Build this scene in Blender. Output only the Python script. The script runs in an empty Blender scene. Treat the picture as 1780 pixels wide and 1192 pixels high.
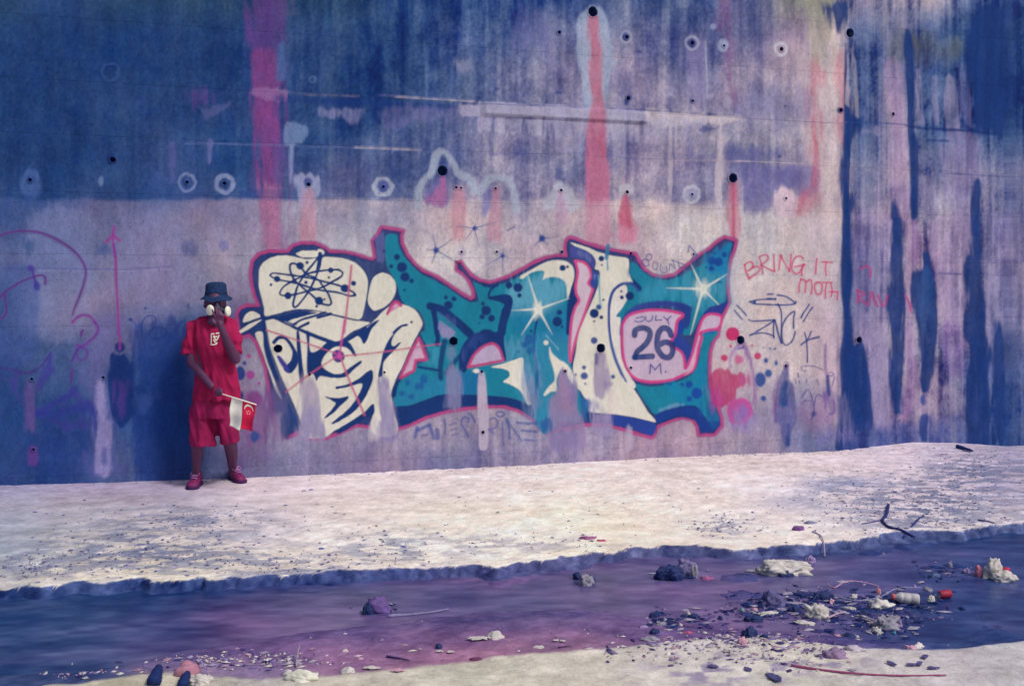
import bpy, bmesh, math, random
import numpy as np
from mathutils import Vector, Matrix, noise as mnoise
from mathutils.bvhtree import BVHTree

# ------------------------------------------------------------------ camera, sky, sun, exposure
scene = bpy.context.scene
W, H = 1780, 1192
FPX = 1730.0
CAM_H = 1.62
PITCH = math.atan((596 - 503) / FPX)
cam_data = bpy.data.cameras.new('camera')
cam = bpy.data.objects.new('camera', cam_data)
scene.collection.objects.link(cam)
cam.location = (0, 0, CAM_H)
cam.rotation_euler = (math.pi / 2 - PITCH, 0, 0)
cam_data.sensor_width = 36.0
cam_data.lens = 36.0 * FPX / W
cam_data.clip_start = 0.05
cam_data.clip_end = 1000
scene.camera = cam

SUN_EL = math.radians(50)
sun_from = Vector((0.80, -0.60, 0)).normalized()
sun_dir = Vector((sun_from.x * math.cos(SUN_EL), sun_from.y * math.cos(SUN_EL), math.sin(SUN_EL)))
world = bpy.data.worlds.new('World')
scene.world = world
world.use_nodes = True
wn = world.node_tree
wn.nodes.clear()
wo = wn.nodes.new('ShaderNodeOutputWorld')
wb = wn.nodes.new('ShaderNodeBackground')
sky = wn.nodes.new('ShaderNodeTexSky')
sky.sky_type = 'NISHITA'
sky.sun_disc = False
sky.sun_elevation = SUN_EL
sky.sun_rotation = math.atan2(sun_from.x, sun_from.y)
sky.air_density = 1.0
sky.dust_density = 3.0
wb.inputs['Strength'].default_value = 0.085
wn.links.new(sky.outputs[0], wb.inputs['Color'])
wn.links.new(wb.outputs[0], wo.inputs['Surface'])
sd = bpy.data.lights.new('sun', 'SUN')
sd.energy = 1.5
sd.angle = math.radians(10)
sd.color = (1.0, 0.95, 0.90)
so = bpy.data.objects.new('sun', sd)
scene.collection.objects.link(so)
so.location = sun_dir * 20
so.rotation_euler = sun_dir.to_track_quat('Z', 'Y').to_euler()
scene.view_settings.view_transform = 'Standard'
scene.view_settings.look = 'None'
scene.view_settings.gamma = 1.0
scene.view_settings.exposure = 0.45
scene.view_settings.use_curve_mapping = False
scene.cycles.max_bounces = 5
try:
    scene.cycles.use_denoising = True
except Exception:
    pass

# ------------------------------------------------------------------ geometry of the place
cp, sp_ = math.cos(PITCH), math.sin(PITCH)

def ray(x, y):
    cx = (np.asarray(x, float) - W / 2) / FPX
    cy = (H / 2 - np.asarray(y, float)) / FPX
    return np.stack([cx, cp + cy * sp_, -sp_ + cy * cp], -1)

def on_plane_z(x, y, z=0.0):
    r = ray(x, y)
    t = (z - CAM_H) / r[..., 2]
    return r * t[..., None] + np.array([0, 0, CAM_H])

def at_depth(x, y, Y):
    r = ray(x, y)
    p = r * (Y / r[1]) + np.array([0, 0, CAM_H])
    return Vector(p)

def project(P):
    q = P - np.array([0, 0, CAM_H])
    f_ = q[..., 1] * cp - q[..., 2] * sp_
    u_ = q[..., 1] * sp_ + q[..., 2] * cp
    return W / 2 + FPX * q[..., 0] / f_, H / 2 - FPX * u_ / f_

WA = on_plane_z(400, 832)
WB = on_plane_z(1250, 787)
WD = (WB - WA) / np.linalg.norm(WB - WA)      # along the wall
WN = np.array([-WD[1], WD[0], 0.0])           # away from the photographer

def wall_uv(x, y):
    r = ray(x, y)
    c = np.array([0, 0, CAM_H])
    t = ((WA - c) @ WN) / (r @ WN)
    q = c + r * t[..., None]
    return (q - WA) @ WD, q[..., 2]

def wall_pt(u, v, out=0.0):
    u = np.asarray(u, float); v = np.asarray(v, float)
    P = WA + u[..., None] * WD - np.asarray(out, float)[..., None] * WN
    P = P.copy(); P[..., 2] = v
    return P

def lin(c):
    c = np.asarray(c, float) / 255.0
    return np.where(c <= 0.04045, c / 12.92, ((c + 0.055) / 1.055) ** 2.4)

def vnoise(h, w, sx, sy, seed, octaves=1):
    """smooth value noise on an h x w raster, 0..1, cell sizes sx, sy"""
    out = np.zeros((h, w), np.float32); amp = 1.0; tot = 0
    rng = np.random.RandomState(seed)
    for o in range(octaves):
        gw = int(w / sx) + 3; gh = int(h / sy) + 3
        g = rng.rand(gh, gw).astype(np.float32)
        xs = np.arange(w) / sx; ys = np.arange(h) / sy
        xi = xs.astype(int); yi = ys.astype(int)
        fx = xs - xi; fy = ys - yi
        fx = (fx * fx * (3 - 2 * fx)).astype(np.float32); fy = (fy * fy * (3 - 2 * fy)).astype(np.float32)
        a = g[yi][:, xi]; b = g[yi][:, xi + 1]; c = g[yi + 1][:, xi]; d = g[yi + 1][:, xi + 1]
        out += amp * ((a * (1 - fx) + b * fx) * (1 - fy)[:, None] + (c * (1 - fx) + d * fx) * fy[:, None])
        tot += amp; amp *= 0.5; sx = max(sx / 2, 1.0); sy = max(sy / 2, 1.0)
    return out / tot

def pnoise(x, y, seed, octaves=3):
    """value noise at arbitrary points (unit cells), 0..1"""
    x = np.asarray(x, float); y = np.asarray(y, float)
    rng = np.random.RandomState(seed); g = rng.rand(256, 256)
    out = 0; amp = 1.0; tot = 0
    for o in range(octaves):
        xi = np.floor(x).astype(int); yi = np.floor(y).astype(int)
        fx = x - xi; fy = y - yi
        fx = fx * fx * (3 - 2 * fx); fy = fy * fy * (3 - 2 * fy)
        a = g[yi % 256, xi % 256]; b = g[yi % 256, (xi + 1) % 256]
        c = g[(yi + 1) % 256, xi % 256]; d = g[(yi + 1) % 256, (xi + 1) % 256]
        out = out + amp * ((a * (1 - fx) + b * fx) * (1 - fy) + (c * (1 - fx) + d * fx) * fy)
        tot += amp; amp *= 0.5; x = x * 2.03 + 17.3; y = y * 2.03 + 5.1
    return out / tot

# ------------------------------------------------------------------ paint raster: the colours of the wall's stains and paint,
# laid down in order like the real coats, then carried by the wall's vertices as a colour attribute
CV = np.zeros((H, W, 3), np.float32)
REC = []
PARTS = {}

class rec:
    def __init__(self, key):
        self.key = key
    def __enter__(self):
        if self.key not in PARTS:
            PARTS[self.key] = np.zeros((H, W), np.float32)
        REC.append(self.key)
    def __exit__(self, *a):
        REC.pop()

def T(ox, oy, s):
    return lambda p: [(ox + q[0] / s, oy + q[1] / s) for q in p]
PX = T(0, 0, 1)
A_ = T(400, 380, 5.9333); B_ = T(400, 560, 5.9333); C_ = T(640, 380, 5.9333); D_ = T(640, 580, 5.9333)
E_ = T(900, 380, 5.9333); F_ = T(900, 580, 5.9333); G_ = T(1080, 380, 5.9333); H_ = T(1080, 580, 5.9333)
L1 = T(0, 380, 5.9333); L2 = T(0, 580, 4.258); L3 = T(0, 560, 7.4167)
U1 = T(0, 0, 3.138); U2 = T(420, 0, 3.138); U3 = T(850, 0, 3.138); U4 = T(1280, 0, 3.136)
R_ = T(1260, 380, 2.981); R2 = T(1280, 430, 7.014); R3 = T(1340, 600, 6.623)
N_ = T(210, 500, 9.931); K_ = T(700, 690, 6.846)

def catmull(pts, closed, n=5):
    pts = [np.array(p, float) for p in pts]
    m = len(pts)
    if m < 3:
        return np.array(pts)
    out = []
    rng = range(m) if closed else range(m - 1)
    for i in rng:
        p1 = pts[i]; p2 = pts[(i + 1) % m]
        p0 = pts[i - 1] if (closed or i > 0) else p1
        p3 = pts[(i + 2) % m] if (closed or i + 2 < m) else p2
        # centripetal-ish damping for long/short neighbours
        l = np.linalg.norm(p2 - p1) + 1e-6
        m1 = (p2 - p0) * 0.5; m2 = (p3 - p1) * 0.5
        for mm in (m1, m2):
            k = np.linalg.norm(mm)
            if k > l: mm *= l / k
        for k in range(n):
            t = k / n
            h1 = 2 * t**3 - 3 * t**2 + 1; h2 = t**3 - 2 * t**2 + t
            h3 = -2 * t**3 + 3 * t**2; h4 = t**3 - t**2
            out.append(h1 * p1 + h2 * m1 + h3 * p2 + h4 * m2)
    if not closed:
        out.append(pts[-1])
    return np.array(out)

def seg_dist(buf, par, x0, y0, segs, reach, wid=None):
    hh, ww = buf.shape
    for k, (ax, ay, bx, by) in enumerate(segs):
        r = reach + (wid[k] if wid is not None else 0)
        xa = max(int(min(ax, bx) - r - x0), 0); xb = min(int(max(ax, bx) + r - x0) + 2, ww)
        ya = max(int(min(ay, by) - r - y0), 0); yb = min(int(max(ay, by) + r - y0) + 2, hh)
        if xa >= xb or ya >= yb:
            pass
        else:
            X = np.arange(xa, xb) + x0 + 0.5; Y = (np.arange(ya, yb) + y0 + 0.5)[:, None]
            dx = bx - ax; dy = by - ay; L = dx * dx + dy * dy + 1e-9
            t = np.clip(((X - ax) * dx + (Y - ay) * dy) / L, 0, 1)
            d = np.hypot(X - ax - t * dx, Y - ay - t * dy)
            if wid is not None:
                d = d - (wid[k] * (1 - t) + wid[k + 1] * t)
            sub = buf[ya:yb, xa:xb]
            np.minimum(sub, d, out=sub)
        if par is not None and ay != by:
            lo, hi = (ay, by) if ay < by else (by, ay)
            r0 = max(int(math.ceil(lo - y0 - 0.5)), 0); r1 = min(int(math.ceil(hi - y0 - 0.5)), hh)
            for rr in range(r0, r1):
                yy = rr + y0 + 0.5
                xc = ax + (yy - ay) / (by - ay) * (bx - ax)
                c0 = int(math.ceil(xc - x0 - 0.5)); c0 = min(max(c0, 0), ww)
                par[rr, c0:] ^= True

def blend(mask, x0, y0, col, alpha, tex):
    hh, ww = mask.shape
    a = mask * alpha
    c = lin(col).astype(np.float32)
    if tex:
        a = a * (1 - tex * (1 - TEXV[y0:y0 + hh, x0:x0 + ww]))
    sub = CV[y0:y0 + hh, x0:x0 + ww]
    sub += (c - sub) * a[..., None]
    if REC:
        s = PARTS[REC[-1]][y0:y0 + hh, x0:x0 + ww]
        np.maximum(s, mask, out=s)

def fill(Tf, pts, col, soft=1.0, alpha=1.0, smooth=True, tex=0.0):
    q = Tf(pts)
    P = catmull(q, True, 4) if smooth else np.array(q, float)
    m = soft + 2
    x0 = max(int(P[:, 0].min() - m), 0); y0 = max(int(P[:, 1].min() - m), 0)
    x1 = min(int(P[:, 0].max() + m) + 1, W); y1 = min(int(P[:, 1].max() + m) + 1, H)
    if x1 <= x0 or y1 <= y0: return
    buf = np.full((y1 - y0, x1 - x0), 1e3, np.float32); par = np.zeros((y1 - y0, x1 - x0), bool)
    segs = [(P[i][0], P[i][1], P[(i + 1) % len(P)][0], P[(i + 1) % len(P)][1]) for i in range(len(P))]
    seg_dist(buf, par, x0, y0, segs, m)
    sd_ = np.where(par, buf, -buf) + (WARP[y0:y1, x0:x1] - .5) * (soft * 2.2 if soft > 2.5 else .9)
    mask = np.clip(sd_ / soft * 0.5 + 0.5, 0, 1)
    mask = mask * mask * (3 - 2 * mask)
    blend(mask, x0, y0, col, alpha, tex)

def line(Tf, pts, w, col, soft=1.0, alpha=1.0, smooth=True, tex=0.0, w2=None, closed=False):
    q = Tf(pts)
    if closed: q = q + [q[0]]
    P = catmull(q, False, 5) if smooth and len(q) > 2 else np.array(q, float)
    if w2 is None: w2 = w
    n = len(P)
    if isinstance(w, (list, tuple)):
        wid = np.interp(np.linspace(0, 1, n), np.linspace(0, 1, len(w)), w) / 2
    else:
        wid = np.linspace(w, w2, n) / 2
    m = soft + 2 + max(wid)
    x0 = max(int(P[:, 0].min() - m), 0); y0 = max(int(P[:, 1].min() - m), 0)
    x1 = min(int(P[:, 0].max() + m) + 1, W); y1 = min(int(P[:, 1].max() + m) + 1, H)
    if x1 <= x0 or y1 <= y0: return
    buf = np.full((y1 - y0, x1 - x0), 1e3, np.float32)
    segs = [(P[i][0], P[i][1], P[i + 1][0], P[i + 1][1]) for i in range(n - 1)]
    seg_dist(buf, None, x0, y0, segs, soft + 2, wid)
    mask = np.clip(-(buf + (WARP[y0:y1, x0:x1] - .5) * (soft * 1.4 if soft > 2.5 else .7)) / soft * 0.5 + 0.5, 0, 1)
    mask = mask * mask * (3 - 2 * mask)
    blend(mask, x0, y0, col, alpha, tex)

def dot(Tf, x, y, r, col, soft=1.0, alpha=1.0, ry=None, tex=0.0):
    (cx, cy), (ex, _) = Tf([(x, y), (x + r, y)])
    R = ex - cx; RY = R * (ry / r) if ry else R
    m = soft + 2
    x0 = max(int(cx - R - m), 0); x1 = min(int(cx + R + m) + 1, W)
    y0 = max(int(cy - RY - m), 0); y1 = min(int(cy + RY + m) + 1, H)
    if x1 <= x0 or y1 <= y0: return
    X = np.arange(x0, x1) + 0.5; Y = (np.arange(y0, y1) + 0.5)[:, None]
    d = (np.hypot((X - cx) / R, (Y - cy) / RY) - 1) * min(R, RY) + (WARP[y0:y1, x0:x1] - .5) * (soft * 1.6 if soft > 2.5 else .9)
    mask = np.clip(-d / soft * 0.5 + 0.5, 0, 1).astype(np.float32)
    mask = mask * mask * (3 - 2 * mask)
    blend(mask, x0, y0, col, alpha, tex)

def ring(Tf, x, y, r, w, col, soft=1.2, alpha=1.0, ry=None):
    ry = ry or r
    rj = random.Random(int(x * 7 + y)); pts = [(x + r * (1 + .22 * (rj.random() - .5)) * math.cos(t), y + ry * (1 + .22 * (rj.random() - .5)) * math.sin(t)) for t in np.linspace(0, 2 * math.pi, 15)[:-1]]
    line(Tf, pts, [w * (.7 + .7 * rj.random()) for _ in range(9)], col, soft, alpha, closed=True, tex=0.35)

def star(Tf, x, y, r, rays, col, w=3.0, soft=1.2, alpha=1.0):
    dot(Tf, x, y, r * 1.3, col, 9 if w > 5 else 3, alpha * .7); dot(Tf, x, y, r * .75, col, soft * 2, alpha)
    for ex, ey in rays:
        line(Tf, [(x, y), (ex, ey)], w * .75, col, soft * 1.5, alpha * .9, smooth=False, w2=0.2)
# ------------------------------------------------------------------ base colours of the old concrete: dirt, dark and bleached zones
WARP = np.clip((vnoise(H, W, 7, 44, 12, 3) - .5) * 1.8 + .5, 0, 1)
vs = vnoise(H, W, 7, 130, 3, 3); vs2 = vnoise(H, W, 26, 260, 4, 3); cl = vnoise(H, W, 60, 50, 5, 4); fine = vnoise(H, W, 3, 5, 6, 2)
TEXV = np.clip((vnoise(H, W, 5, 22, 8, 3) * 0.6 + vnoise(H, W, 30, 40, 9, 3) * 0.4 - 0.3) * 2.4, 0, 1)

def table(xs, ys, rows):
    g = np.array(rows, float)
    X = np.arange(W); Y = np.arange(H)
    xi = np.clip(np.searchsorted(xs, X, side='right') - 1, 0, len(xs) - 2)
    yi = np.clip(np.searchsorted(ys, Y, side='right') - 1, 0, len(ys) - 2)
    xs = np.array(xs, float); ys = np.array(ys, float)
    fx = np.clip((X - xs[xi]) / (xs[xi + 1] - xs[xi]), 0, 1); fy = np.clip((Y - ys[yi]) / (ys[yi + 1] - ys[yi]), 0, 1)
    fx = fx * fx * (3 - 2 * fx)
    fx = fx[None, :, None]; fy = fy[:, None, None]
    a = g[yi][:, xi]; b = g[yi][:, xi + 1]; c = g[yi + 1][:, xi]; d = g[yi + 1][:, xi + 1]
    return (a * (1 - fx) + b * fx) * (1 - fy) + (c * (1 - fx) + d * fx) * fy
N = (24, 60, 120); n = (36, 70, 130); S = (52, 80, 142); s = (66, 90, 144); m = (92, 101, 150); v = (126, 120, 158)
l = (154, 146, 170); p = (183, 167, 178); w = (198, 186, 189); g = (36, 68, 110); y = (140, 140, 138); q = (156, 138, 165)
xs = [0, 100, 200, 300, 400, 500, 600, 700, 800, 900, 1000, 1100, 1200, 1300, 1380, 1440, 1500, 1560, 1620, 1690, 1779]
up = table(xs, [0, 60, 120, 180, 240, 300, 352], [
    [g, n, g, g, g, g, g, n, n, S, S, s, s, m, y, y, v, l, l, S, S],
    [N, N, N, N, N, n, N, N, S, s, m, m, m, m, q, p, s, m, S, N, N],
    [N, N, N, N, N, n, N, N, s, m, v, v, m, v, q, w, s, m, S, N, N],
    [N, N, n, N, n, n, N, n, s, m, v, v, v, v, l, w, S, v, s, n, N],
    [N, N, N, n, n, n, n, s, m, v, v, v, l, l, l, w, s, v, s, s, n],
    [N, N, n, S, n, s, m, s, m, v, m, v, v, v, v, w, m, q, m, v, m],
    [n, n, n, S, S, s, m, m, v, v, v, l, v, l, v, w, m, v, l, v, m]])
lo = table(xs, [340, 380, 460, 520, 560, 600, 640, 720, 800, 850], [
    [S, S, m, m, v, l, l, l, l, l, l, p, p, p, p, p, v, l, l, v, m],
    [S, m, m, v, v, l, l, l, p, l, p, p, w, w, w, w, v, q, l, v, v],
    [m, m, v, v, l, l, w, w, w, p, p, p, w, w, w, w, m, l, q, l, v],
    [s, v, v, v, v, l, l, l, l, l, l, p, p, w, w, p, m, l, q, v, m],
    [s, v, m, s, s, l, p, p, p, p, p, p, p, w, w, p, v, l, l, v, m],
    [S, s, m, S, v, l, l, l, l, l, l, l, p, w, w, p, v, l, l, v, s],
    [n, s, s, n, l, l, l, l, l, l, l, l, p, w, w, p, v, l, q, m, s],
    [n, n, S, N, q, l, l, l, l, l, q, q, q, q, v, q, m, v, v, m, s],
    [n, n, s, n, m, v, v, v, v, v, q, q, q, l, v, m, s, m, m, s, S],
    [n, n, s, s, m, v, v, v, v, v, v, q, q, l, v, m, s, m, s, s, S]])
edge_y = 347 + 10 * np.clip((np.arange(W) - 1000) / 400, 0, 1) + (vnoise(1, W, 25, 5, 11, 3)[0] - .5) * 7
es = np.interp(np.arange(W), [0, 900, 1100, 1380, 1779], [9, 9, 16, 28, 60])
k = np.clip((np.arange(H)[:, None] - edge_y[None, :]) / es[None, :] + 0.5, 0, 1)[..., None]
k = k * k * (3 - 2 * k)
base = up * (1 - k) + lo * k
cl2 = vnoise(H, W, 16, 22, 15, 4); cl3 = vnoise(H, W, 3.2, 3.6, 19, 2)
# rain streaks and blotches modulate how dark the grime lies
amp = np.interp(np.arange(W), [0, 300, 600, 900, 1300, 1420, 1480, 1779], [8, 11, 26, 56, 44, 28, 78, 88])[None, :]
ampy = np.interp(np.arange(H), [0, 150, 340, 360, 500, 800], [.9, 1, 1, .5, .42, .55])[:, None]
ampy = ampy * (np.arange(W)[None, :] < 1470) + 1.0 * (np.arange(W)[None, :] >= 1470)
st = (vs - .5) * 1.1 + (vs2 - .5) * 1.3
fst = np.tanh((vnoise(H, W, 5, 240, 17, 2) - .5) * 9) * .5; fst2 = np.tanh((vnoise(H, W, 9, 110, 18, 2) - .5) * 8) * .5
st = st + (fst * .38 + fst2 * .38) * (np.arange(W)[None, :] >= 1470) + fst2 * .22 * (np.arange(W)[None, :] < 1470)
bay_ = (np.arange(W)[None, :] >= 1470)
mod = st * amp * ampy + np.tanh((cl - .5) * 7) * .32 * amp * ampy + (cl3 - .5) * (6 + amp * ampy * .6) + (cl2 - .5) * (4 + amp * ampy * .9) + (fine - .5) * 14
mod = np.where((mod > 0) & bay_, mod * .5, mod)
base = base + mod[..., None] * np.array([1.15, 1.0, 0.62])
huev = (vnoise(H, W, 70, 90, 21, 3) - .5)[..., None]
base = base * .88 + base.mean(-1, keepdims=True) * .12
base = base + huev * np.array([24, -2, -12]) * (np.clip(np.arange(H) / 400, .35, 1)[:, None, None])
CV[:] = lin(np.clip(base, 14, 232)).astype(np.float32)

CV0 = CV.copy()      # bare stained concrete, for the wall beyond the painted stretch
NAVY = (16, 50, 108); CREAM = (210, 207, 194); TEAL = (20, 122, 148); MAG = (150, 58, 126); PINK = (178, 66, 118)
LT = (98, 168, 190); LAV = (150, 140, 182); HAZE = (165, 172, 196); WALLP = (190, 176, 192); DARK = (20, 42, 104)
# ---- long mineral and rust runs above
fill(PX, [(438, -10), (498, -10), (492, 160), (500, 260), (498, 345), (500, 440), (452, 440), (446, 260), (437, 160)], (98, 60, 132), 12, .7, tex=.35)
fill(PX, [(444, 100), (480, 100), (480, 250), (486, 350), (488, 430), (460, 430), (452, 260), (440, 160)], (146, 68, 130), 9, .6, tex=.4)
fill(PX, [(455, 330), (490, 330), (492, 440), (456, 440)], (196, 140, 164), 12, .5, tex=.3)
fill(U2, [(200, 240), (240, 240), (235, 430), (205, 430)], (66, 104, 158), 4, .7)
fill(U2, [(60, 485), (230, 492), (250, 530), (200, 560), (60, 520)], (150, 110, 165), 3, .6)
for a, b in (((170, 497), (400, 522)), ((400, 520), (640, 528)), ((750, 520), (1280, 560))):
    line(U2, [a, b], 2.4, (150, 142, 172), 2.2, .6, smooth=False, tex=.9)
line(U2, [(840, 530), (1030, 542), (1270, 556)], 3.0, (196, 184, 196), 2.0, .8, tex=.7)
line(U2, [(200, 540), (640, 562), (1260, 590)], 9, (24, 52, 122), 6, .75, tex=.2)
fill(U2, [(430, 598), (660, 598), (650, 640), (600, 680), (540, 640), (470, 655)], (140, 140, 185), 4, .75, tex=.7)
fill(U2, [(770, 600), (1280, 590), (1412, 620), (1412, 680), (1000, 660), (800, 720)], (132, 122, 176), 6, .5, tex=.7)
fill(U2, [(235, 690), (300, 670), (360, 690), (360, 740), (320, 790), (240, 795)], (112, 136, 176), 3, .8, tex=.3)
fill(U2, [(262, 790), (284, 790), (278, 960), (266, 1010), (262, 940)], (130, 142, 186), 2, .8)
line(U2, [(620, 806), (800, 812), (980, 820)], 3.0, (196, 184, 196), 2.0, .8, tex=.7)
line(U2, [(-300, 784), (60, 790), (400, 803), (640, 806)], 1.8, (120, 130, 180), 1.4, .6, tex=.5)
fill(U2, [(0, 1040), (230, 1040), (240, 1090), (0, 1085)], (30, 56, 128), 4, .4)
fill(U1, [(930, 780), (950, 780), (950, 1000), (930, 1000)], (90, 95, 160), 3, .6)
fill(U1, [(1135, 770), (1165, 770), (1155, 890), (1140, 890)], (110, 115, 170), 3, .6)
fill(U1, [(1020, 510), (1130, 510), (1130, 560), (1060, 570)], (84, 66, 136), 10, .6)
fill(U1, [(1080, 580), (1130, 600), (1250, 560), (1240, 590), (1130, 650), (1110, 630)], (90, 98, 150), 3, .5)
# top-right bleached column
fill(PX, [(1392, 60), (1462, 60), (1470, 120), (1468, 460), (1462, 740), (1440, 640), (1400, 420), (1396, 200)], (196, 178, 186), 14, .7, tex=.5)
fill(PX, [(1404, 110), (1424, 110), (1426, 200), (1428, 300), (1418, 350), (1398, 370), (1380, 372), (1404, 330), (1412, 240)], (192, 104, 124), 9, .7, tex=.5)
fill(PX, [(1455, 90), (1468, 90), (1468, 250), (1458, 250)], (204, 120, 134), 6, .6, tex=.5)
fill(PX, [(1400, -10), (1452, -10), (1448, 70), (1440, 110), (1410, 100)], (164, 162, 140), 12, .6, tex=.4)
fill(PX, [(1545, -10), (1560, 40), (1680, 70), (1660, 110), (1560, 115), (1550, 60)], (112, 118, 110), 10, .5, tex=.6)
fill(U3, [(1260, 0), (1330, 0), (1330, 200), (1350, 560), (1300, 560), (1275, 200)], (142, 84, 134), 10, .5, tex=.5)
fill(U3, [(1070, 220), (1185, 220), (1195, 540), (1080, 540)], (144, 134, 178), 8, .6, tex=.3)
line(U3, [(1182, 230), (1190, 420), (1192, 540)], 2.5, (176, 186, 204), 1.5, .6)
# pale ledge under the upper lift
fill(U3, [(-140, 568), (300, 578), (700, 598), (880, 608), (1100, 622), (1380, 636), (1400, 650), (1000, 690), (870, 668), (400, 650), (-140, 640)], (172, 168, 194), 3, .85, tex=.25)
fill(U3, [(860, 600), (1100, 618), (1380, 634), (1370, 655), (1250, 690), (1130, 670), (1000, 700), (900, 690)], (204, 192, 196), 3, .75, tex=.5)
line(U3, [(-140, 568), (300, 580), (860, 604), (1130, 622), (1380, 636)], [2, 3, 2, 4, 2, 3, 1.5], (46, 58, 116), 1.4, .8, tex=.5)
line(U3, [(-140, 642), (300, 650), (880, 672)], 2.6, (66, 80, 146), 1.6, .7, tex=.4)
for i in range(34):
    xx = -60 + i * 36 + 17 * math.sin(i * 7.3); L_ = 60 + 70 * abs(math.sin(i * 3.1))
    fill(U3, [(xx, 655), (xx + 30, 657), (xx + 22, 655 + L_), (xx + 8, 650 + L_)], (176, 172, 196), 4, .6, tex=.3)
fill(U3, [(430, 740), (520, 730), (520, 835), (410, 840)], (150, 148, 184), 5, .7, tex=.3)
line(U3, [(0, 845), (520, 838), (650, 850)], 2, (60, 72, 140), 1.6, .6, tex=.5)
line(U3, [(650, 840), (760, 870), (1060, 860)], 1.6, (78, 84, 148), 1.6, .5, tex=.5)
line(U3, [(1000, 875), (1400, 880)], 2.0, (190, 170, 190), 1.6, .6, tex=.4)
fill(U3, [(1145, 700), (1250, 690), (1255, 715), (1150, 722)], (50, 64, 132), 3, .7)
fill(U3, [(985, 700), (1002, 700), (1002, 1190), (988, 1190)], (204, 190, 200), 3, .6)
fill(U3, [(1240, 700), (1275, 700), (1272, 1190), (1245, 1190)], (206, 192, 200), 4, .65)
fill(U3, [(1300, 800), (1412, 800), (1412, 1000), (1310, 880)], (76, 80, 148), 8, .6, tex=.4)
for a, b, c2, d2 in ((120, 330, 150, 250), (170, 340, 60, 260), (340, 350, 60, 400), (1080, 1150, 700, 880), (670, 760, 380, 560)):
    fill(U3, [(a, c2), (b, c2), (b, d2), (a, d2)], (120, 118, 172), 14, .35, tex=.6)
fill(U4, [(0, 810), (280, 830), (240, 860), (40, 870)], (92, 94, 154), 6, .6, tex=.3)
fill(U4, [(70, 910), (430, 905), (440, 980), (390, 1060), (320, 1030), (220, 1060), (210, 1140), (40, 1150), (50, 980)], (96, 92, 154), 8, .7, tex=.3)
fill(U4, [(60, 480), (390, 500), (400, 640), (40, 660)], (108, 108, 160), 14, .5, tex=.4)
fill(U4, [(330, 1150), (420, 1000), (440, 920), (450, 780), (420, 740), (400, 820), (430, 960), (380, 1060), (300, 1150)], (190, 98, 118), 6, .7, tex=.3)
fill(U2, [(1170, 340), (1250, 330), (1260, 385), (1200, 395)], (140, 144, 176), 6, .7, tex=.3)

# ---- right-hand bay: heavy black runs, a dark strip along the step, paler strips between
for f_, pts, c_, sf, al in (
    (U4, [(645, 310), (660, 330), (676, 640), (655, 640)], (178, 172, 184), 2, .8),
    (U4, [(825, 350), (915, 350), (930, 640), (945, 900), (950, 1190), (880, 1190), (855, 900), (850, 700)], (182, 150, 186), 5, .7),
    (U4, [(985, 380), (1012, 380), (1025, 620), (1030, 680), (992, 680)], (156, 152, 186), 3, .8),
    (U4, [(1075, 420), (1100, 420), (1115, 680), (1090, 680)], (148, 144, 182), 3, .75),
    (U4, [(1155, 420), (1190, 420), (1215, 560), (1230, 690), (1155, 690)], (156, 150, 184), 3, .75),
    (U4, [(1220, 350), (1262, 350), (1295, 560), (1295, 700), (1240, 650)], (112, 114, 164), 4, .7),
    (U4, [(690, 700), (830, 700), (830, 730), (690, 730)], (156, 150, 184), 3, .6),
    (U4, [(1150, 720), (1310, 740), (1320, 1190), (1160, 1190)], (164, 150, 190), 8, .6),
    (U4, [(1010, 960), (1090, 960), (1100, 1190), (1000, 1190)], (170, 160, 190), 6, .6),
    (R_, [(1085, 0), (1275, 0), (1270, 180), (1250, 280), (1245, 560), (1120, 560), (1110, 300), (1080, 180)], (182, 160, 194), 4, .75),
    (R_, [(1120, 560), (1240, 560), (1260, 780), (1180, 820), (1130, 700)], (132, 100, 162), 5, .6),
    (R_, [(1350, 0), (1480, 0), (1495, 280), (1490, 600), (1480, 800), (1390, 860), (1360, 600), (1350, 300)], (138, 136, 180), 5, .6),
    (R_, [(945, 0), (1010, 0), (1030, 180), (975, 290), (990, 560), (1010, 800), (960, 1040), (925, 1040), (940, 700)], (166, 128, 174), 4, .7),
    (R_, [(660, 0), (880, 0), (860, 300), (845, 500), (865, 900), (860, 1080), (785, 1080), (760, 800), (735, 640), (700, 600), (670, 640), (665, 300)], (152, 138, 182), 6, .62),
    (R_, [(735, 600), (850, 560), (862, 1070), (785, 1075), (765, 800)], (176, 162, 194), 5, .6),
    (R_, [(525, 480), (615, 470), (600, 600), (600, 1050), (560, 1020), (540, 700)], (204, 176, 196), 6, .5)):
    fill(f_, pts, c_, sf, al * .85, tex=.55)
STK = (22, 54, 116)
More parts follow.
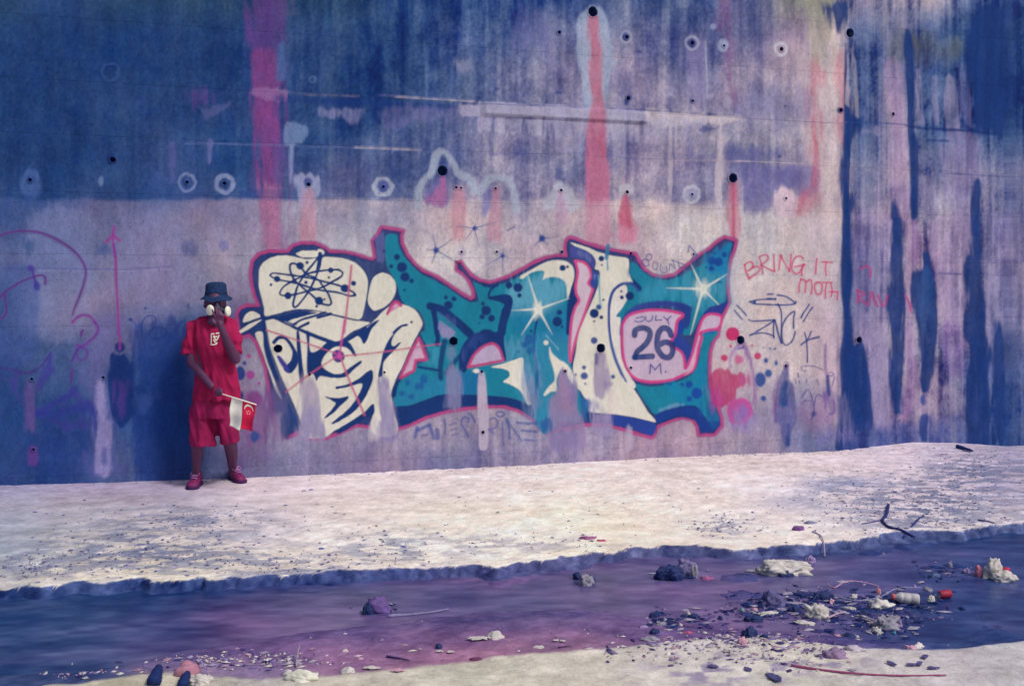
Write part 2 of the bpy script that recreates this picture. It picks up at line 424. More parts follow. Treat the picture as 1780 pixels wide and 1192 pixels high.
for f_, pts, sf in (
    (PX, [(1470, 76), (1473, 120), (1469, 180), (1478, 190), (1478, 380), (1484, 480), (1482, 540), (1490, 620), (1500, 680), (1498, 740), (1476, 780), (1452, 780), (1462, 700), (1460, 620), (1468, 560), (1462, 500), (1464, 400), (1466, 300), (1467, 180)], 2),  # ragged dark strip along the vertical step, softer fringe next
    (PX, [(1474, 330), (1485, 360), (1484, 560), (1488, 640), (1480, 760), (1460, 770), (1464, 600), (1464, 420)], 7),
    (PX, [(1730, 560), (1760, 600), (1760, 770), (1725, 770)], 10),
    (U4, [(930, 150), (975, 200), (985, 600), (1000, 900), (1005, 1192), (965, 1192), (950, 900), (945, 640), (925, 400)], 3),
    (R_, [(880, 0), (930, 0), (935, 200), (945, 400), (935, 560), (940, 760), (925, 1010), (880, 1010), (862, 800), (866, 600), (850, 450), (865, 300)], 3),
    (R_, [(1030, 180), (1065, 180), (1080, 280), (1115, 420), (1112, 600), (1095, 780), (1060, 900), (1030, 880), (1020, 700), (990, 520), (970, 400), (985, 290), (1030, 250)], 3),
    (R_, [(1290, -185), (1310, -200), (1335, -185), (1345, 100), (1350, 320), (1360, 600), (1380, 850), (1385, 1175), (1265, 1175), (1262, 900), (1275, 700), (1250, 570), (1268, 420), (1252, 300), (1262, 195), (1282, 190)], 3),
    (R_, [(1490, -60), (1530, -60), (1530, 1175), (1500, 1175), (1500, 600), (1495, 300)], 4),
    (R_, [(704, 640), (735, 680), (755, 800), (775, 960), (775, 1095), (685, 1095), (680, 900), (660, 780), (670, 690)], 3),
    (U4, [(1285, 60), (1560, 60), (1560, 730), (1440, 740), (1300, 700), (1300, 540), (1270, 400)], 10),
    (U4, [(560, 0), (640, 0), (560, 180), (500, 90), (485, 40)], 8),
    (U4, [(872, 1085), (890, 1100), (905, 1192), (850, 1192)], 3),
    (U4, [(600, 640), (680, 640), (690, 700), (640, 760), (610, 900), (630, 1100), (590, 1192), (580, 900)], 6)):
    fill(f_, pts, STK, sf, .97, tex=.08)
fill(R_, [(1000, 330), (1050, 260), (1080, 420), (1050, 600), (1010, 480)], (52, 92, 150), 8, .6, tex=.3)
line(U4, [(0, 640), (200, 655), (400, 668), (600, 672)], 2.0, (120, 108, 150), 1.6, .5, tex=.6)
line(U4, [(0, 880), (200, 888), (430, 902)], 2.2, (196, 178, 190), 1.5, .7, tex=.4)
line(U3, [(1280, 885), (1412, 880)], 2.0, (196, 178, 190), 1.5, .6, tex=.4)
line(U4, [(600, 665), (830, 672), (930, 680)], 2.6, (36, 62, 128), 1.5, .8, tex=.3)
line(U4, [(930, 685), (1050, 700), (1250, 712), (1440, 735)], [3, 5, 3, 6, 4, 3, 5, 2], (22, 48, 112), 1.5, .9, tex=.3)
line(U4, [(1050, 765), (1170, 768)], 4, (28, 56, 120), 2, .8)
line(U4, [(1160, 945), (1560, 968)], 2.2, (34, 62, 128), 1.5, .8, tex=.3)
line(R_, [(1085, 284), (1240, 288)], 2.4, (30, 58, 126), 1.5, .85, tex=.2)
line(R_, [(20, 290), (590, 296)], 1.5, (140, 120, 160), 1.5, .5, tex=.4)
line(R_, [(1350, 290), (1490, 300)], 1.6, (60, 80, 140), 1.5, .6, tex=.4)
line(R_, [(1120, 558), (1250, 562)], 1.8, (110, 96, 150), 1.5, .6)
fill(U4, [(920, 45), (1140, 75), (1155, 95), (1000, 95), (930, 70)], (120, 132, 160), 4, .7, tex=.4)
fill(PX, [(1474, 735), (1560, 745), (1660, 730), (1700, 760), (1600, 775), (1474, 785)], (70, 86, 152), 12, .6, tex=.4)
fill(R_, [(1025, 1030), (1065, 1030), (1065, 1150), (1035, 1150)], (26, 60, 128), 3, .85)
fill(R_, [(1022, 925), (1042, 925), (1042, 960), (1022, 960)], (34, 66, 134), 3, .85)
# lower zone between the mural and the bay
fill(R3, [(195, 215), (210, 260), (215, 400), (260, 460), (285, 620), (300, 900), (240, 1000), (230, 1150), (150, 1170), (100, 900), (40, 880), (60, 600), (90, 400), (130, 300)], (84, 86, 142), 2.5, .9, tex=.3)
fill(R3, [(185, 220), (200, 250), (120, 310), (90, 460), (60, 700), (45, 880), (30, 860), (50, 560), (85, 380)], (112, 62, 130), 4, .7, tex=.3)
fill(R3, [(150, 400), (205, 420), (215, 600), (195, 700), (120, 680), (110, 500)], (32, 66, 128), 3.5, .92, tex=.2)
fill(R3, [(180, 890), (235, 900), (225, 1040), (200, 1160), (150, 1140), (170, 1000)], (30, 62, 124), 3.5, .9, tex=.2)
fill(R3, [(200, 730), (240, 720), (250, 800), (220, 810)], (160, 156, 186), 5, .7)
fill(R3, [(300, 700), (600, 560), (720, 700), (740, 860), (640, 960), (520, 1050), (400, 1030), (310, 900)], (144, 104, 150), 10, .5, tex=.5)
fill(R3, [(600, 560), (690, 540), (720, 650), (700, 800), (660, 760), (620, 660)], (90, 70, 146), 8, .75, tex=.2)
line(R3, [(632, 0), (625, 140), (635, 280), (650, 360)], 4.5, (130, 90, 150), 2.5, .75)
fill(R3, [(640, 350), (670, 360), (690, 550), (670, 600), (640, 480)], (40, 60, 122), 2.2, .9)
fill(R3, [(780, 620), (880, 600), (960, 700), (980, 900), (990, 1060), (800, 1080), (780, 900)], (120, 118, 158), 9, .6, tex=.5)
fill(R3, [(300, 960), (420, 1040), (560, 1040), (760, 900), (820, 960), (980, 1020), (1050, 1110), (300, 1120)], (112, 110, 166), 8, .75, tex=.4)

# ---- left part: painted-over boards, broad navy patches
fill(PX, [(48, 380), (160, 380), (160, 560), (130, 590), (62, 582), (60, 520)], (118, 128, 172), 10, .55, tex=.3)
fill(PX, [(0, 470), (60, 470), (66, 560), (60, 620), (0, 640)], (58, 84, 152), 6, .5, tex=.3)
fill(PX, [(200, 390), (300, 380), (330, 470), (300, 560), (220, 560)], (130, 130, 176), 14, .5, tex=.5)
line(L1, [(0, 520), (400, 515), (1150, 530), (1400, 520), (1780, 495)], 2.2, (66, 76, 146), 1.5, .65, tex=.4)
line(L1, [(400, 540), (1150, 545), (1780, 525)], 1.8, (160, 150, 190), 1.5, .4, tex=.5)
fill(PX, [(236, 580), (318, 560), (345, 640), (335, 850), (240, 845), (228, 720)], (24, 54, 126), 16, .8, tex=.25)  # broad soft-edged navy patch left of the figure
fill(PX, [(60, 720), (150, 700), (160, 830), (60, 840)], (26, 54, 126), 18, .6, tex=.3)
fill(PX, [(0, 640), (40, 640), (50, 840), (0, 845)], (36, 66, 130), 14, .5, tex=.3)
fill(PX, [(150, 560), (210, 555), (190, 650), (170, 700), (140, 660)], (110, 98, 158), 14, .5, tex=.4)
fill(L2, [(730, 560), (820, 560), (860, 700), (900, 1030), (640, 1040), (690, 800)], (92, 92, 158), 12, .6, tex=.4)
# pale drip / purple core / coat-shaped soot run left of the figure
fill(L2, [(765, 340), (795, 380), (808, 560), (825, 800), (835, 1035), (720, 1035), (712, 760), (715, 560), (725, 400)], (150, 142, 190), 5, .8, tex=.2)
fill(L2, [(770, 850), (800, 870), (805, 960), (755, 960), (758, 880)], (60, 76, 140), 5, .6)
fill(L2, [(208, 350), (255, 350), (266, 470), (270, 700), (205, 700), (192, 470)], (112, 84, 150), 6, .6, tex=.25)
fill(L2, [(235, 850), (265, 850), (270, 970), (235, 970)], (110, 62, 140), 5, .6)
fill(L2, [(845, 150), (935, 150), (968, 190), (985, 300), (992, 420), (1010, 560), (960, 640), (900, 700), (840, 620), (812, 520), (795, 340), (812, 230), (820, 165)], (22, 50, 114), 3, .97)
dot(L2, 890, 102, 38, (22, 48, 116), 2, .95)
fill(L2, [(880, 380), (920, 380), (930, 500), (900, 620), (870, 520)], (84, 58, 138), 9, .7)
fill(L2, [(870, 800), (905, 800), (900, 1040), (860, 1040)], (80, 78, 148), 6, .5)

# ---- halos and rust runs of the upper row of holes
HALO = (160, 170, 190)
fill(U3, [(565, 32), (505, 85), (485, 190), (490, 330), (510, 470), (530, 590), (630, 590), (652, 450), (688, 350), (672, 200), (640, 105), (610, 50)], (150, 164, 192), 4, .9, tex=.15)
fill(U3, [(565, 95), (520, 160), (515, 330), (540, 560), (620, 560), (640, 330), (630, 160)], (172, 176, 198), 6, .6, tex=.2)
fill(U3, [(545, 95), (597, 95), (612, 300), (605, 470), (622, 590), (640, 700), (655, 900), (655, 1200), (648, 1330), (540, 1330), (525, 1100), (525, 800), (545, 650), (560, 500), (548, 300)], (188, 98, 126), 4, .85, tex=.25)
fill(U3, [(535, 850), (645, 850), (655, 1120), (530, 1120)], (184, 120, 154), 6, .5, tex=.2)
fill(U3, [(525, 1110), (660, 1110), (670, 1330), (530, 1330)], (186, 154, 172), 7, .7, tex=.2)
line(U2, [(965, 1130), (972, 1030), (1035, 935), (1065, 850), (1105, 830), (1150, 885), (1190, 955), (1245, 975), (1275, 1045)], 13, HALO, 3, .85, tex=.15)
line(U2, [(1305, 1050), (1345, 985), (1400, 970), (1455, 985), (1490, 1060), (1500, 1150)], 12, HALO, 3, .85, tex=.15)
fill(U2, [(1080, 940), (1120, 960), (1130, 1110), (1090, 1130), (1010, 1105), (1040, 1010)], (96, 92, 158), 4, .7)
fill(U2, [(1085, 965), (1115, 975), (1112, 1120), (1020, 1100), (1060, 1030)], (172, 104, 150), 5, .75, tex=.2)
fill(U2, [(1160, 1030), (1200, 1030), (1225, 1120), (1225, 1300), (1140, 1300), (1145, 1120)], (190, 132, 150), 5, .7, tex=.2)
fill(U2, [(1368, 1035), (1395, 1035), (1410, 1150), (1420, 1300), (1350, 1300), (1355, 1130)], (186, 128, 150), 5, .65, tex=.2)
fill(U2, [(1330, 1050), (1360, 1010), (1360, 1130), (1310, 1180)], (106, 108, 170), 4, .6)
fill(U3, [(315, 1150), (330, 1040), (370, 1000), (420, 1000), (470, 1060), (500, 1150)], (182, 184, 200), 4, .85, tex=.15)
fill(U3, [(375, 1045), (410, 1045), (430, 1200), (360, 1200)], (180, 148, 176), 4, .7)
dot(U3, 750, 1035, 38, (186, 182, 196), 3, .85, ry=28)
fill(U3, [(752, 1050), (780, 1100), (795, 1200), (800, 1320), (715, 1320), (716, 1180), (728, 1090)], (184, 70, 108), 4, .85, tex=.2)
fill(U3, [(712, 1240), (800, 1240), (800, 1340), (710, 1340)], (200, 150, 172), 6, .6, tex=.3)
fill(U3, [(1320, 985), (1350, 985), (1372, 1090), (1365, 1300), (1315, 1300), (1290, 1190), (1300, 1060)], (190, 122, 142), 4, .75, tex=.2)
line(U3, [(1336, 990), (1340, 1150), (1335, 1330)], 5, (184, 80, 112), 3, .8)
fill(U2, [(300, 960), (365, 950), (425, 980), (428, 1060), (400, 1100), (390, 1130), (330, 1130), (300, 1040)], (150, 156, 192), 3, .9, tex=.15)
fill(U2, [(345, 1040), (395, 1040), (405, 1192), (400, 1320), (325, 1320), (330, 1150)], (192, 134, 152), 6, .7, tex=.3)
dot(U2, 365, 995, 24, (60, 76, 142), 2, .9)
# rings
for f_, x_, y_, r_, w_, c_, al in (
    (U2, 772, 1020, 46, 7, (176, 184, 202), .9), (U1, 1022, 997, 46, 4, (126, 140, 184), .9), (U1, 1225, 1005, 46, 7, (140, 152, 190), .9),
    (U3, 750, 205, 28, 4, (172, 176, 200), .9), (U3, 1110, 238, 33, 4, (172, 176, 200), .9), (U4, 245, 270, 32, 4.5, (196, 196, 206), .95),
    (U3, 1108, 1062, 42, 5, (190, 190, 204), .9), (U1, 605, 395, 48, 4, (50, 82, 142), .8), (U3, 383, 185, 26, 3, (120, 126, 176), .6),
    (U2, 388, 437, 16, 2.5, (90, 120, 166), .8)):
    ring(f_, x_, y_, r_, w_, c_, 1.6, al)
dot(U2, 772, 1020, 30, (84, 96, 160), 3, .8)
dot(U3, 1108, 1062, 34, (158, 160, 190), 3, .7)
dot(U3, 1110, 238, 26, (54, 68, 134), 3, .85)
dot(U3, 750, 205, 22, (58, 72, 138), 3, .8)
dot(U1, 168, 1000, 66, (70, 98, 156), 4, .9, ry=70, tex=.2)
dot(U1, 168, 985, 20, (36, 66, 130), 3, .8)
fill(U1, [(120, 1050), (170, 1060), (230, 1040), (200, 1100), (150, 1090)], (58, 86, 150), 4, .7)
dot(U1, 553, 990, 14, (110, 130, 176), 2, .8, ry=26)
dot(U1, 609, 872, 26, (22, 44, 108), 3, .9)
dot(U3, 1280, 250, 30, (152, 160, 192), 2, .85, ry=36, tex=.15)
dot(U3, 1225, 148, 18, (140, 148, 184), 2, .8)
dot(U4, 268, 1085, 56, (212, 188, 200), 4, .9, ry=60)
fill(U4, [(215, 1085), (325, 1085), (310, 1190), (225, 1190)], (208, 184, 198), 5, .7)
for f_, x_, y_, r_, ry_ in ((U3, 765, 535, 18, 18), (U3, 750, 560, 14, 20), (U3, 820, 285, 12, 8), (U3, 385, 175, 12, 9), (U3, 383, 508, 14, 8), (U3, 45, 487, 14, 8), (U3, 1107, 550, 10, 9), (U4, 238, 855, 10, 8), (U4, 567, 603, 18, 16), (U4, 268, 582, 8, 6)):
    dot(f_, x_, y_, r_, (38, 56, 120), 2, .85, ry=ry_)
for x_, y_, r_ in ((1305, 560, 30), (1215, 525, 10)):
    dot(U3, x_, y_, r_, (168, 160, 186), 3, .7)
# blurred old spots
dot(L1, 310, 288, 62, (52, 82, 136), 7, .7); dot(L1, 1075, 320, 55, (52, 80, 134), 7, .7); dot(PX, 330, 432, 12, (74, 84, 138), 5, .6)
dot(PX, 390, 428, 9, (92, 98, 160), 5, .6); dot(PX, 803, 440, 9, (160, 136, 178), 5, .6)
line(PX, [(508, 440), (900, 452)], 1.5, (170, 160, 190), 2, .4)
# ghosts behind the figure
fill(PX, [(395, 700), (420, 640), (455, 680), (470, 760), (452, 800), (400, 810)], (112, 84, 142), 14, .6, tex=.4)
dot(PX, 404, 618, 14, (112, 60, 140), 4, .8)
fill(PX, [(425, 690), (455, 690), (462, 760), (430, 770)], (126, 66, 132), 8, .5, tex=.3)

# ------------------------------------------------------------------ the mural
SIL = A_([(90, 1090), (75, 990), (110, 930), (180, 900), (260, 903), (300, 900), (262, 800), (230, 680), (220, 560), (238, 440), (300, 372), (400, 345), (600, 345), (650, 285), (740, 258), (880, 260), (980, 305), (1030, 345), (1180, 350), (1300, 375), (1470, 428), (1500, 405), (1480, 290), (1470, 235), (1530, 165), (1568, 95)]) \
    + C_([(300, 120), (362, 132), (342, 180), (350, 260), (400, 370), (480, 470), (560, 540), (700, 600), (800, 665), (900, 735), (1000, 800), (1060, 832), (1098, 810), (1090, 740), (1040, 640), (980, 570), (915, 530), (918, 460), (958, 448), (1000, 510), (1060, 585), (1150, 640), (1260, 665), (1340, 640), (1460, 600), (1600, 525), (1740, 440)]) \
    + E_([(150, 470), (280, 412), (400, 387), (505, 390), (490, 300), (500, 235), (535, 200), (600, 215), (700, 258), (850, 303), (1000, 335), (1150, 362), (1215, 372), (1250, 440), (1310, 530), (1400, 590), (1500, 608), (1620, 585)]) \
    + G_([(720, 455), (800, 390), (920, 310), (1000, 240), (1070, 197), (1188, 232), (1168, 320), (1128, 420), (1108, 520), (1095, 620), (1100, 760), (1118, 865), (1078, 940), (1038, 1018), (975, 988), (900, 995), (850, 1035), (815, 1110), (820, 1180), (900, 1150), (1008, 1132)]) \
    + H_([(995, 20), (948, 80), (918, 180), (910, 300), (905, 430), (920, 560), (958, 680), (1002, 790), (1035, 880), (1035, 950), (960, 1040), (880, 1038), (808, 1045), (790, 960), (740, 885), (640, 862), (540, 885), (440, 925), (372, 955), (330, 1060)]) \
    + F_([(1380, 1065), (1250, 1030), (1100, 985), (950, 945), (720, 930), (600, 960), (300, 1010), (220, 960)]) \
    + D_([(1780, 940), (1700, 880), (1550, 790), (1400, 748), (1240, 748), (1000, 770), (800, 803), (600, 862), (450, 932), (370, 962), (300, 985)]) \
    + B_([(1650, 1050), (1480, 1080), (1300, 1060), (1150, 1130), (1000, 1190), (800, 1200), (740, 1120), (600, 1180), (500, 1150), (430, 900), (400, 650), (370, 480), (320, 320), (270, 200), (200, 130), (110, 160)])
INNER = [(1082, 566), (1090, 552), (1102, 545), (1127, 540), (1153, 540), (1178, 544), (1188, 548.5), (1178, 558), (1174, 580), (1166, 599), (1184, 612), (1190, 627), (1192, 641), (1201, 624), (1208, 600), (1213, 580), (1217, 567), (1223, 554), (1232, 547), (1245, 547), (1255, 552), (1250, 570), (1232, 574), (1218, 579), (1220, 587), (1215, 605), (1211, 622), (1205, 642), (1188, 652), (1164, 661), (1131, 664), (1107, 659), (1093, 646), (1085, 626), (1082, 602)]
with rec('mural'):
    line(PX, SIL, 9.5, MAG, 2.2, .92, closed=True, smooth=False, tex=.12)
    fill(PX, SIL, NAVY, 1.5, .97, smooth=False, tex=.06)
    line(PX, SIL, 3.4, PINK, 1.8, .85, closed=True, smooth=False, tex=.1)
    # teal bodies
    def teal(Tf, pts, c=TEAL, soft=1.6, al=1.0): fill(Tf, pts, c, soft, al, tex=.05)
    teal(C_, [(190, 175), (298, 170), (312, 250), (360, 370), (450, 480), (540, 565), (700, 650), (830, 720), (960, 815), (1050, 862), (1140, 855), (1120, 760), (1080, 650), (1120, 670), (1200, 700), (1340, 690), (1460, 650), (1620, 570), (1800, 500), (1900, 470), (2100, 640), (2080, 900), (2040, 1187), (1400, 1187), (600, 1187), (590, 1080), (520, 950), (400, 900), (330, 800), (300, 680), (230, 560), (190, 480), (175, 300)])
    teal(D_, [(560, -20), (2060, -20), (2060, 200), (2120, 400), (2200, 650), (2180, 900), (1990, 900), (1880, 1010), (1790, 950), (1700, 760), (1500, 670), (1240, 640), (960, 628), (740, 635), (600, 680), (420, 745), (290, 755), (270, 650), (300, 560), (345, 480), (480, 400), (510, 320), (635, 262), (620, 150)])
    teal(E_, [(1170, 450), (1230, 480), (1320, 570), (1420, 625), (1520, 640), (1640, 615), (1790, 540), (1860, 500), (2080, 380), (2180, 260), (2215, 265), (2180, 360), (2150, 500), (2140, 700), (2148, 860), (2060, 900), (1960, 930), (1900, 1010), (1850, 1100), (1800, 1187), (1700, 1187), (1780, 920), (1600, 870), (1400, 870), (1230, 930), (1110, 1050), (1070, 1187), (1040, 1187), (1010, 1010), (1060, 930), (1130, 820), (1140, 700), (1180, 640), (1150, 560)])
    teal(H_, [(840, -20), (1000, -20), (925, 100), (895, 250), (888, 440), (920, 620), (975, 790), (1010, 900), (930, 930), (850, 840), (700, 745), (560, 760), (430, 800), (350, 830), (290, 770), (190, 620), (140, 520), (300, 545), (500, 520), (680, 455), (780, 350), (815, 200)])
    teal(F_, [(190, 0), (520, 0), (530, 250), (545, 330), (400, 430), (380, 560), (340, 800), (330, 1000), (270, 1040), (215, 980), (165, 850), (200, 640), (200, 480), (170, 200)], (44, 128, 162))
    # lighter mist of paint round the flare
    teal(E_, [(20, 640), (90, 570), (260, 550), (300, 620), (440, 605), (500, 680), (500, 800), (380, 900), (250, 960), (60, 960), (-70, 900), (-80, 740)], (92, 160, 186), 14, .85)
    teal(E_, [(0, 1000), (150, 960), (330, 1000), (500, 900), (505, 1187), (0, 1187)], (20, 112, 160), 16, .6)
    teal(G_, [(300, 700), (600, 640), (900, 480), (1080, 480), (1075, 840), (960, 860), (800, 900), (500, 820), (250, 840)], (72, 152, 182), 20, .55)
    teal(G_, [(905, 370), (1100, 250), (1130, 260), (1085, 480), (1080, 560), (905, 560)], (14, 120, 172), 5, .8)
    teal(G_, [(100, 480), (300, 620), (260, 700), (150, 650)], (26, 120, 150), 12, .6)
    teal(G_, [(330, 740), (500, 760), (700, 830), (500, 850), (330, 830)], (40, 144, 178), 16, .6)
    teal(D_, [(300, 620), (420, 470), (700, 430), (820, 560), (700, 640), (400, 740)], (36, 120, 160), 12, .7)
    teal(D_, [(620, 120), (740, 140), (720, 360), (560, 300), (620, 260)], (64, 150, 178), 8, .7)
    teal(D_, [(1440, 80), (1700, 60), (1690, 300), (1700, 640), (1620, 560), (1600, 240), (1440, 280)], (84, 146, 178), 10, .6)
    teal(D_, [(980, 420), (1130, 420), (1130, 640), (960, 630)], (20, 98, 158), 10, .7)
    teal(H_, [(500, 520), (700, 470), (820, 240), (900, 300), (900, 620), (760, 740), (560, 750)], (10, 122, 170), 16, .55)
    # hat and face
    fill(A_, [(300, 600), (305, 520), (350, 450), (430, 405), (520, 385), (600, 385), (690, 402), (780, 420), (900, 412), (1000, 398), (1120, 405), (1250, 438), (1330, 490), (1390, 560), (1422, 650), (1415, 760), (1400, 860), (1378, 960), (1335, 1042), (1200, 1015), (1080, 988), (950, 960), (830, 940), (700, 935), (560, 962), (370, 1006), (352, 920), (322, 800), (300, 700)], CREAM, 1.2)
    fill(A_, [(682, 366), (740, 338), (820, 332), (900, 335), (910, 318), (950, 322), (975, 350), (950, 385), (900, 398), (820, 405), (740, 398)], CREAM, 1.2)
    dot(A_, 930, 365, 20, NAVY, 1.2)
    fill(A_, [(1490, 600), (1560, 562), (1640, 580), (1700, 650), (1712, 740), (1680, 830), (1600, 910), (1500, 950), (1450, 920), (1424, 850), (1436, 740), (1460, 650)], CREAM, 1.2)
    for o_ in ([(415, 585), (445, 565), (600, 582), (800, 610), (1000, 660), (1150, 700), (1270, 760), (1292, 790), (1240, 800), (1100, 762), (900, 735), (700, 672), (500, 632), (430, 602)],
               [(620, 480), (650, 463), (720, 492), (790, 575), (900, 625), (960, 700), (1020, 790), (1045, 870), (1020, 895), (930, 870), (850, 795), (740, 705), (660, 625), (622, 540)],
               [(930, 380), (932, 480), (880, 620), (800, 770), (700, 900), (662, 915), (655, 870), (700, 700), (770, 580), (860, 470)],
               [(1165, 560), (1150, 600), (1060, 652), (950, 712), (800, 752), (650, 788), (545, 795), (515, 770), (560, 700), (680, 630), (800, 572), (950, 540), (1120, 530)]):
        line(A_, o_, 3.6, NAVY, 1.1, closed=True)
    line(A_, [(935, 390), (915, 470), (890, 560)], 9, NAVY, 1.2, w2=3)
    for x_, y_, r_ in ((725, 490, 40), (795, 455, 15), (1040, 535, 28), (1020, 610, 12), (485, 625, 34), (425, 685, 17), (600, 797, 36), (1185, 722, 44), (1277, 670, 27), (920, 850, 42), (895, 906, 13), (975, 835, 12), (785, 660, 16), (1288, 790, 18), (855, 1050, 10)):
        dot(A_, x_, y_, r_, NAVY, 1.3)
    # left part of the brim
    fill(A_, [(140, 1072), (158, 1000), (208, 960), (270, 970), (318, 1012), (240, 1042)], CREAM, 1.1)
    fill(A_, [(95, 1165), (200, 1092), (330, 1042), (270, 1090), (180, 1150), (100, 1187)], CREAM, 1.1)
    # face, brim and hand in bone white
    fill(B_, [(374, -32), (460, -46), (580, 12), (700, 72), (960, 180), (1090, 225), (1180, 205), (1300, 120), (1400, 62), (1500, -25), (1570, -100), (1650, -160), (1740, -182), (1850, -160), (1930, -105), (1985, 0), (1975, 60), (1894, 205), (1834, 339), (1774, 469), (1710, 600), (1670, 740), (1690, 900), (1730, 1060), (1720, 1150), (1600, 1190), (1480, 1150), (1452, 1050), (1482, 940), (1476, 860), (1430, 900), (1350, 965), (1220, 1040), (1080, 1120), (980, 1187), (760, 1187), (700, 1040), (620, 880), (560, 720), (500, 560), (440, 400), (400, 250), (378, 120)], CREAM, 1.3)
    line(B_, [(376, -30), (460, -45), (700, 72), (960, 182), (1095, 225), (1185, 205), (1400, 62)], 5.5, NAVY, 1.2)
    fill(B_, [(560, -12), (640, -55), (800, -98), (905, -108), (1050, -68), (1250, -20), (1440, 5), (1370, 50), (1250, 108), (1170, 168), (1095, 200), (1040, 182), (900, 130), (760, 75), (640, 30)], CREAM, 1.2)
    fill(A_, [(470, 1030), (560, 1000), (700, 965), (830, 965), (900, 975), (760, 1010), (600, 1062), (690, 1090), (650, 1100), (540, 1050)], NAVY, 1.2)
    line(A_, [(660, 1095), (740, 1045), (860, 1010), (985, 970)], 4.2, NAVY, 1.1)
    line(A_, [(715, 1125), (810, 1078)], 5, NAVY, 1.1)
    line(A_, [(905, 1022), (1040, 985)], 5, NAVY, 1.1)
    fill(B_, [(262, 122), (338, 108), (350, 250), (385, 400), (440, 540), (500, 700), (540, 800), (470, 700), (400, 500), (330, 300)], CREAM, 1.4, .9)
    line(B_, [(330, -80), (355, 30), (370, 130), (395, 280), (450, 440), (510, 600), (580, 760), (650, 930), (720, 1100)], [6, 7, 8, 9, 11, 12, 13, 14, 12], NAVY, 1.8, .95, tex=.08)
    line(B_, [(455, 210), (500, 165), (560, 160), (620, 220), (675, 320)], 6, NAVY, 1.3)
    fill(B_, [(610, 190), (690, 310), (700, 430), (640, 520), (590, 522), (555, 480), (625, 400), (645, 300)], NAVY, 1.3)
    fill(B_, [(480, 350), (520, 350), (600, 460), (610, 520), (570, 500), (520, 430)], (60, 60, 140), 1.5)
    fill(B_, [(690, 95), (708, 90), (722, 180), (735, 300), (750, 450), (765, 570), (735, 640), (712, 540), (702, 400), (690, 250)], NAVY, 1.2)
    fill(B_, [(785, 100), (825, 115), (822, 250), (845, 312), (930, 275), (1000, 212), (1060, 205), (1120, 212), (1210, 200), (1262, 250), (1305, 345), (1282, 352), (1230, 285), (1150, 252), (1060, 270), (985, 335), (945, 420), (965, 470), (1050, 525), (1150, 532), (1210, 490), (1280, 440), (1350, 400), (1362, 415), (1280, 490), (1200, 560), (1100, 580), (1000, 568), (930, 560), (893, 608), (860, 540), (800, 540), (795, 400), (800, 250)], NAVY, 1.3)
    dot(B_, 1120, 352, 58, (110, 58, 140), 1.5); ring(B_, 1120, 350, 55, 3.0, NAVY, 1.2)
    fill(B_, [(1090, 665), (1200, 648), (1330, 580), (1430, 505), (1470, 500), (1476, 590), (1430, 710), (1350, 845), (1250, 950), (1065, 1055), (1048, 1040), (1200, 915), (1310, 780), (1365, 640), (1250, 660), (1100, 692)], NAVY, 1.2)
    fill(B_, [(980, 768), (1100, 785), (1220, 765), (1222, 790), (1130, 875), (1060, 945), (980, 996), (973, 985), (1060, 890), (1092, 840), (1060, 815)], NAVY, 1.2)
    fill(B_, [(1285, 132), (1330, 150), (1355, 180), (1382, 225), (1420, 180), (1460, 80), (1540, -20), (1460, 15), (1400, 70)], NAVY, 1.2)
    fill(B_, [(1468, 845), (1488, 855), (1482, 950), (1380, 1000), (1250, 1085), (1130, 1150), (1095, 1130), (1250, 1020), (1400, 920), (1440, 870)], NAVY, 1.4)
    fill(B_, [(1780, 42), (1690, 120), (1625, 210), (1580, 310), (1560, 400), (1530, 560), (1572, 560), (1582, 430), (1622, 370), (1700, 290), (1765, 215), (1745, 212), (1700, 248), (1672, 240), (1668, 200), (1700, 130)], NAVY, 1.2)
    line(C_, [(265, 1180), (335, 1115), (400, 1098)], 4.2, NAVY, 1.2)
    dot(C_, 450, 1070, 13, NAVY, 1.2); dot(C_, 265, 1395 - 0, 1, NAVY)
    # Z
    fill(C_, [(90, 190), (175, 175), (180, 350), (150, 440), (100, 400)], (104, 110, 168), 5, .7, tex=.5)
    line(C_, [(640, 905), (760, 940), (900, 1050), (1050, 1187)], 13, NAVY, 1.5, w2=15)
    line(C_, [(668, 905), (690, 1020), (715, 1187)], 9, NAVY, 1.5)
    fill(C_, [(740, 1060), (820, 1110), (900, 1187), (738, 1187)], (128, 128, 174), 2, .9)
    fill(C_, [(700, 960), (800, 990), (900, 1080), (860, 1080), (740, 1010)], (70, 88, 146), 6, .6)
    line(D_, [(715, -20), (722, 60), (710, 110)], 8, NAVY, 1.5)
    dot(D_, 830, -5, 70, (140, 136, 180), 3, .9, ry=55)
    line(D_, [(790, 80), (765, 220), (748, 360), (752, 460)], 9, NAVY, 2, .85)
    line(D_, [(520, 345), (620, 362), (730, 380)], 4.5, NAVY, 1.6, .9)
    line(D_, [(810, 410), (870, 320), (940, 240)], 8, NAVY, 2.5, .8)
    dot(C_, 1220, 1185, 80, NAVY, 2, ry=42)
    fill(D_, [(945, 372), (940, 230), (990, 100), (1060, 20), (1140, -10), (1250, -18), (1340, -20), (1345, -80), (1400, -80), (1402, 100), (1425, 275), (1388, 270), (1360, 160), (1280, 108), (1180, 138), (1100, 220), (1035, 340), (1000, 400)], NAVY, 1.6)
    fill(D_, [(1010, 120), (1090, 30), (1200, 20), (1180, 70), (1080, 140), (1000, 260)], (58, 80, 156), 6, .5, tex=.5)
    fill(D_, [(1035, 345), (1095, 225), (1180, 142), (1280, 105), (1350, 150), (1385, 240), (1392, 275), (1280, 300), (1150, 325)], (176, 160, 190), 1.5)
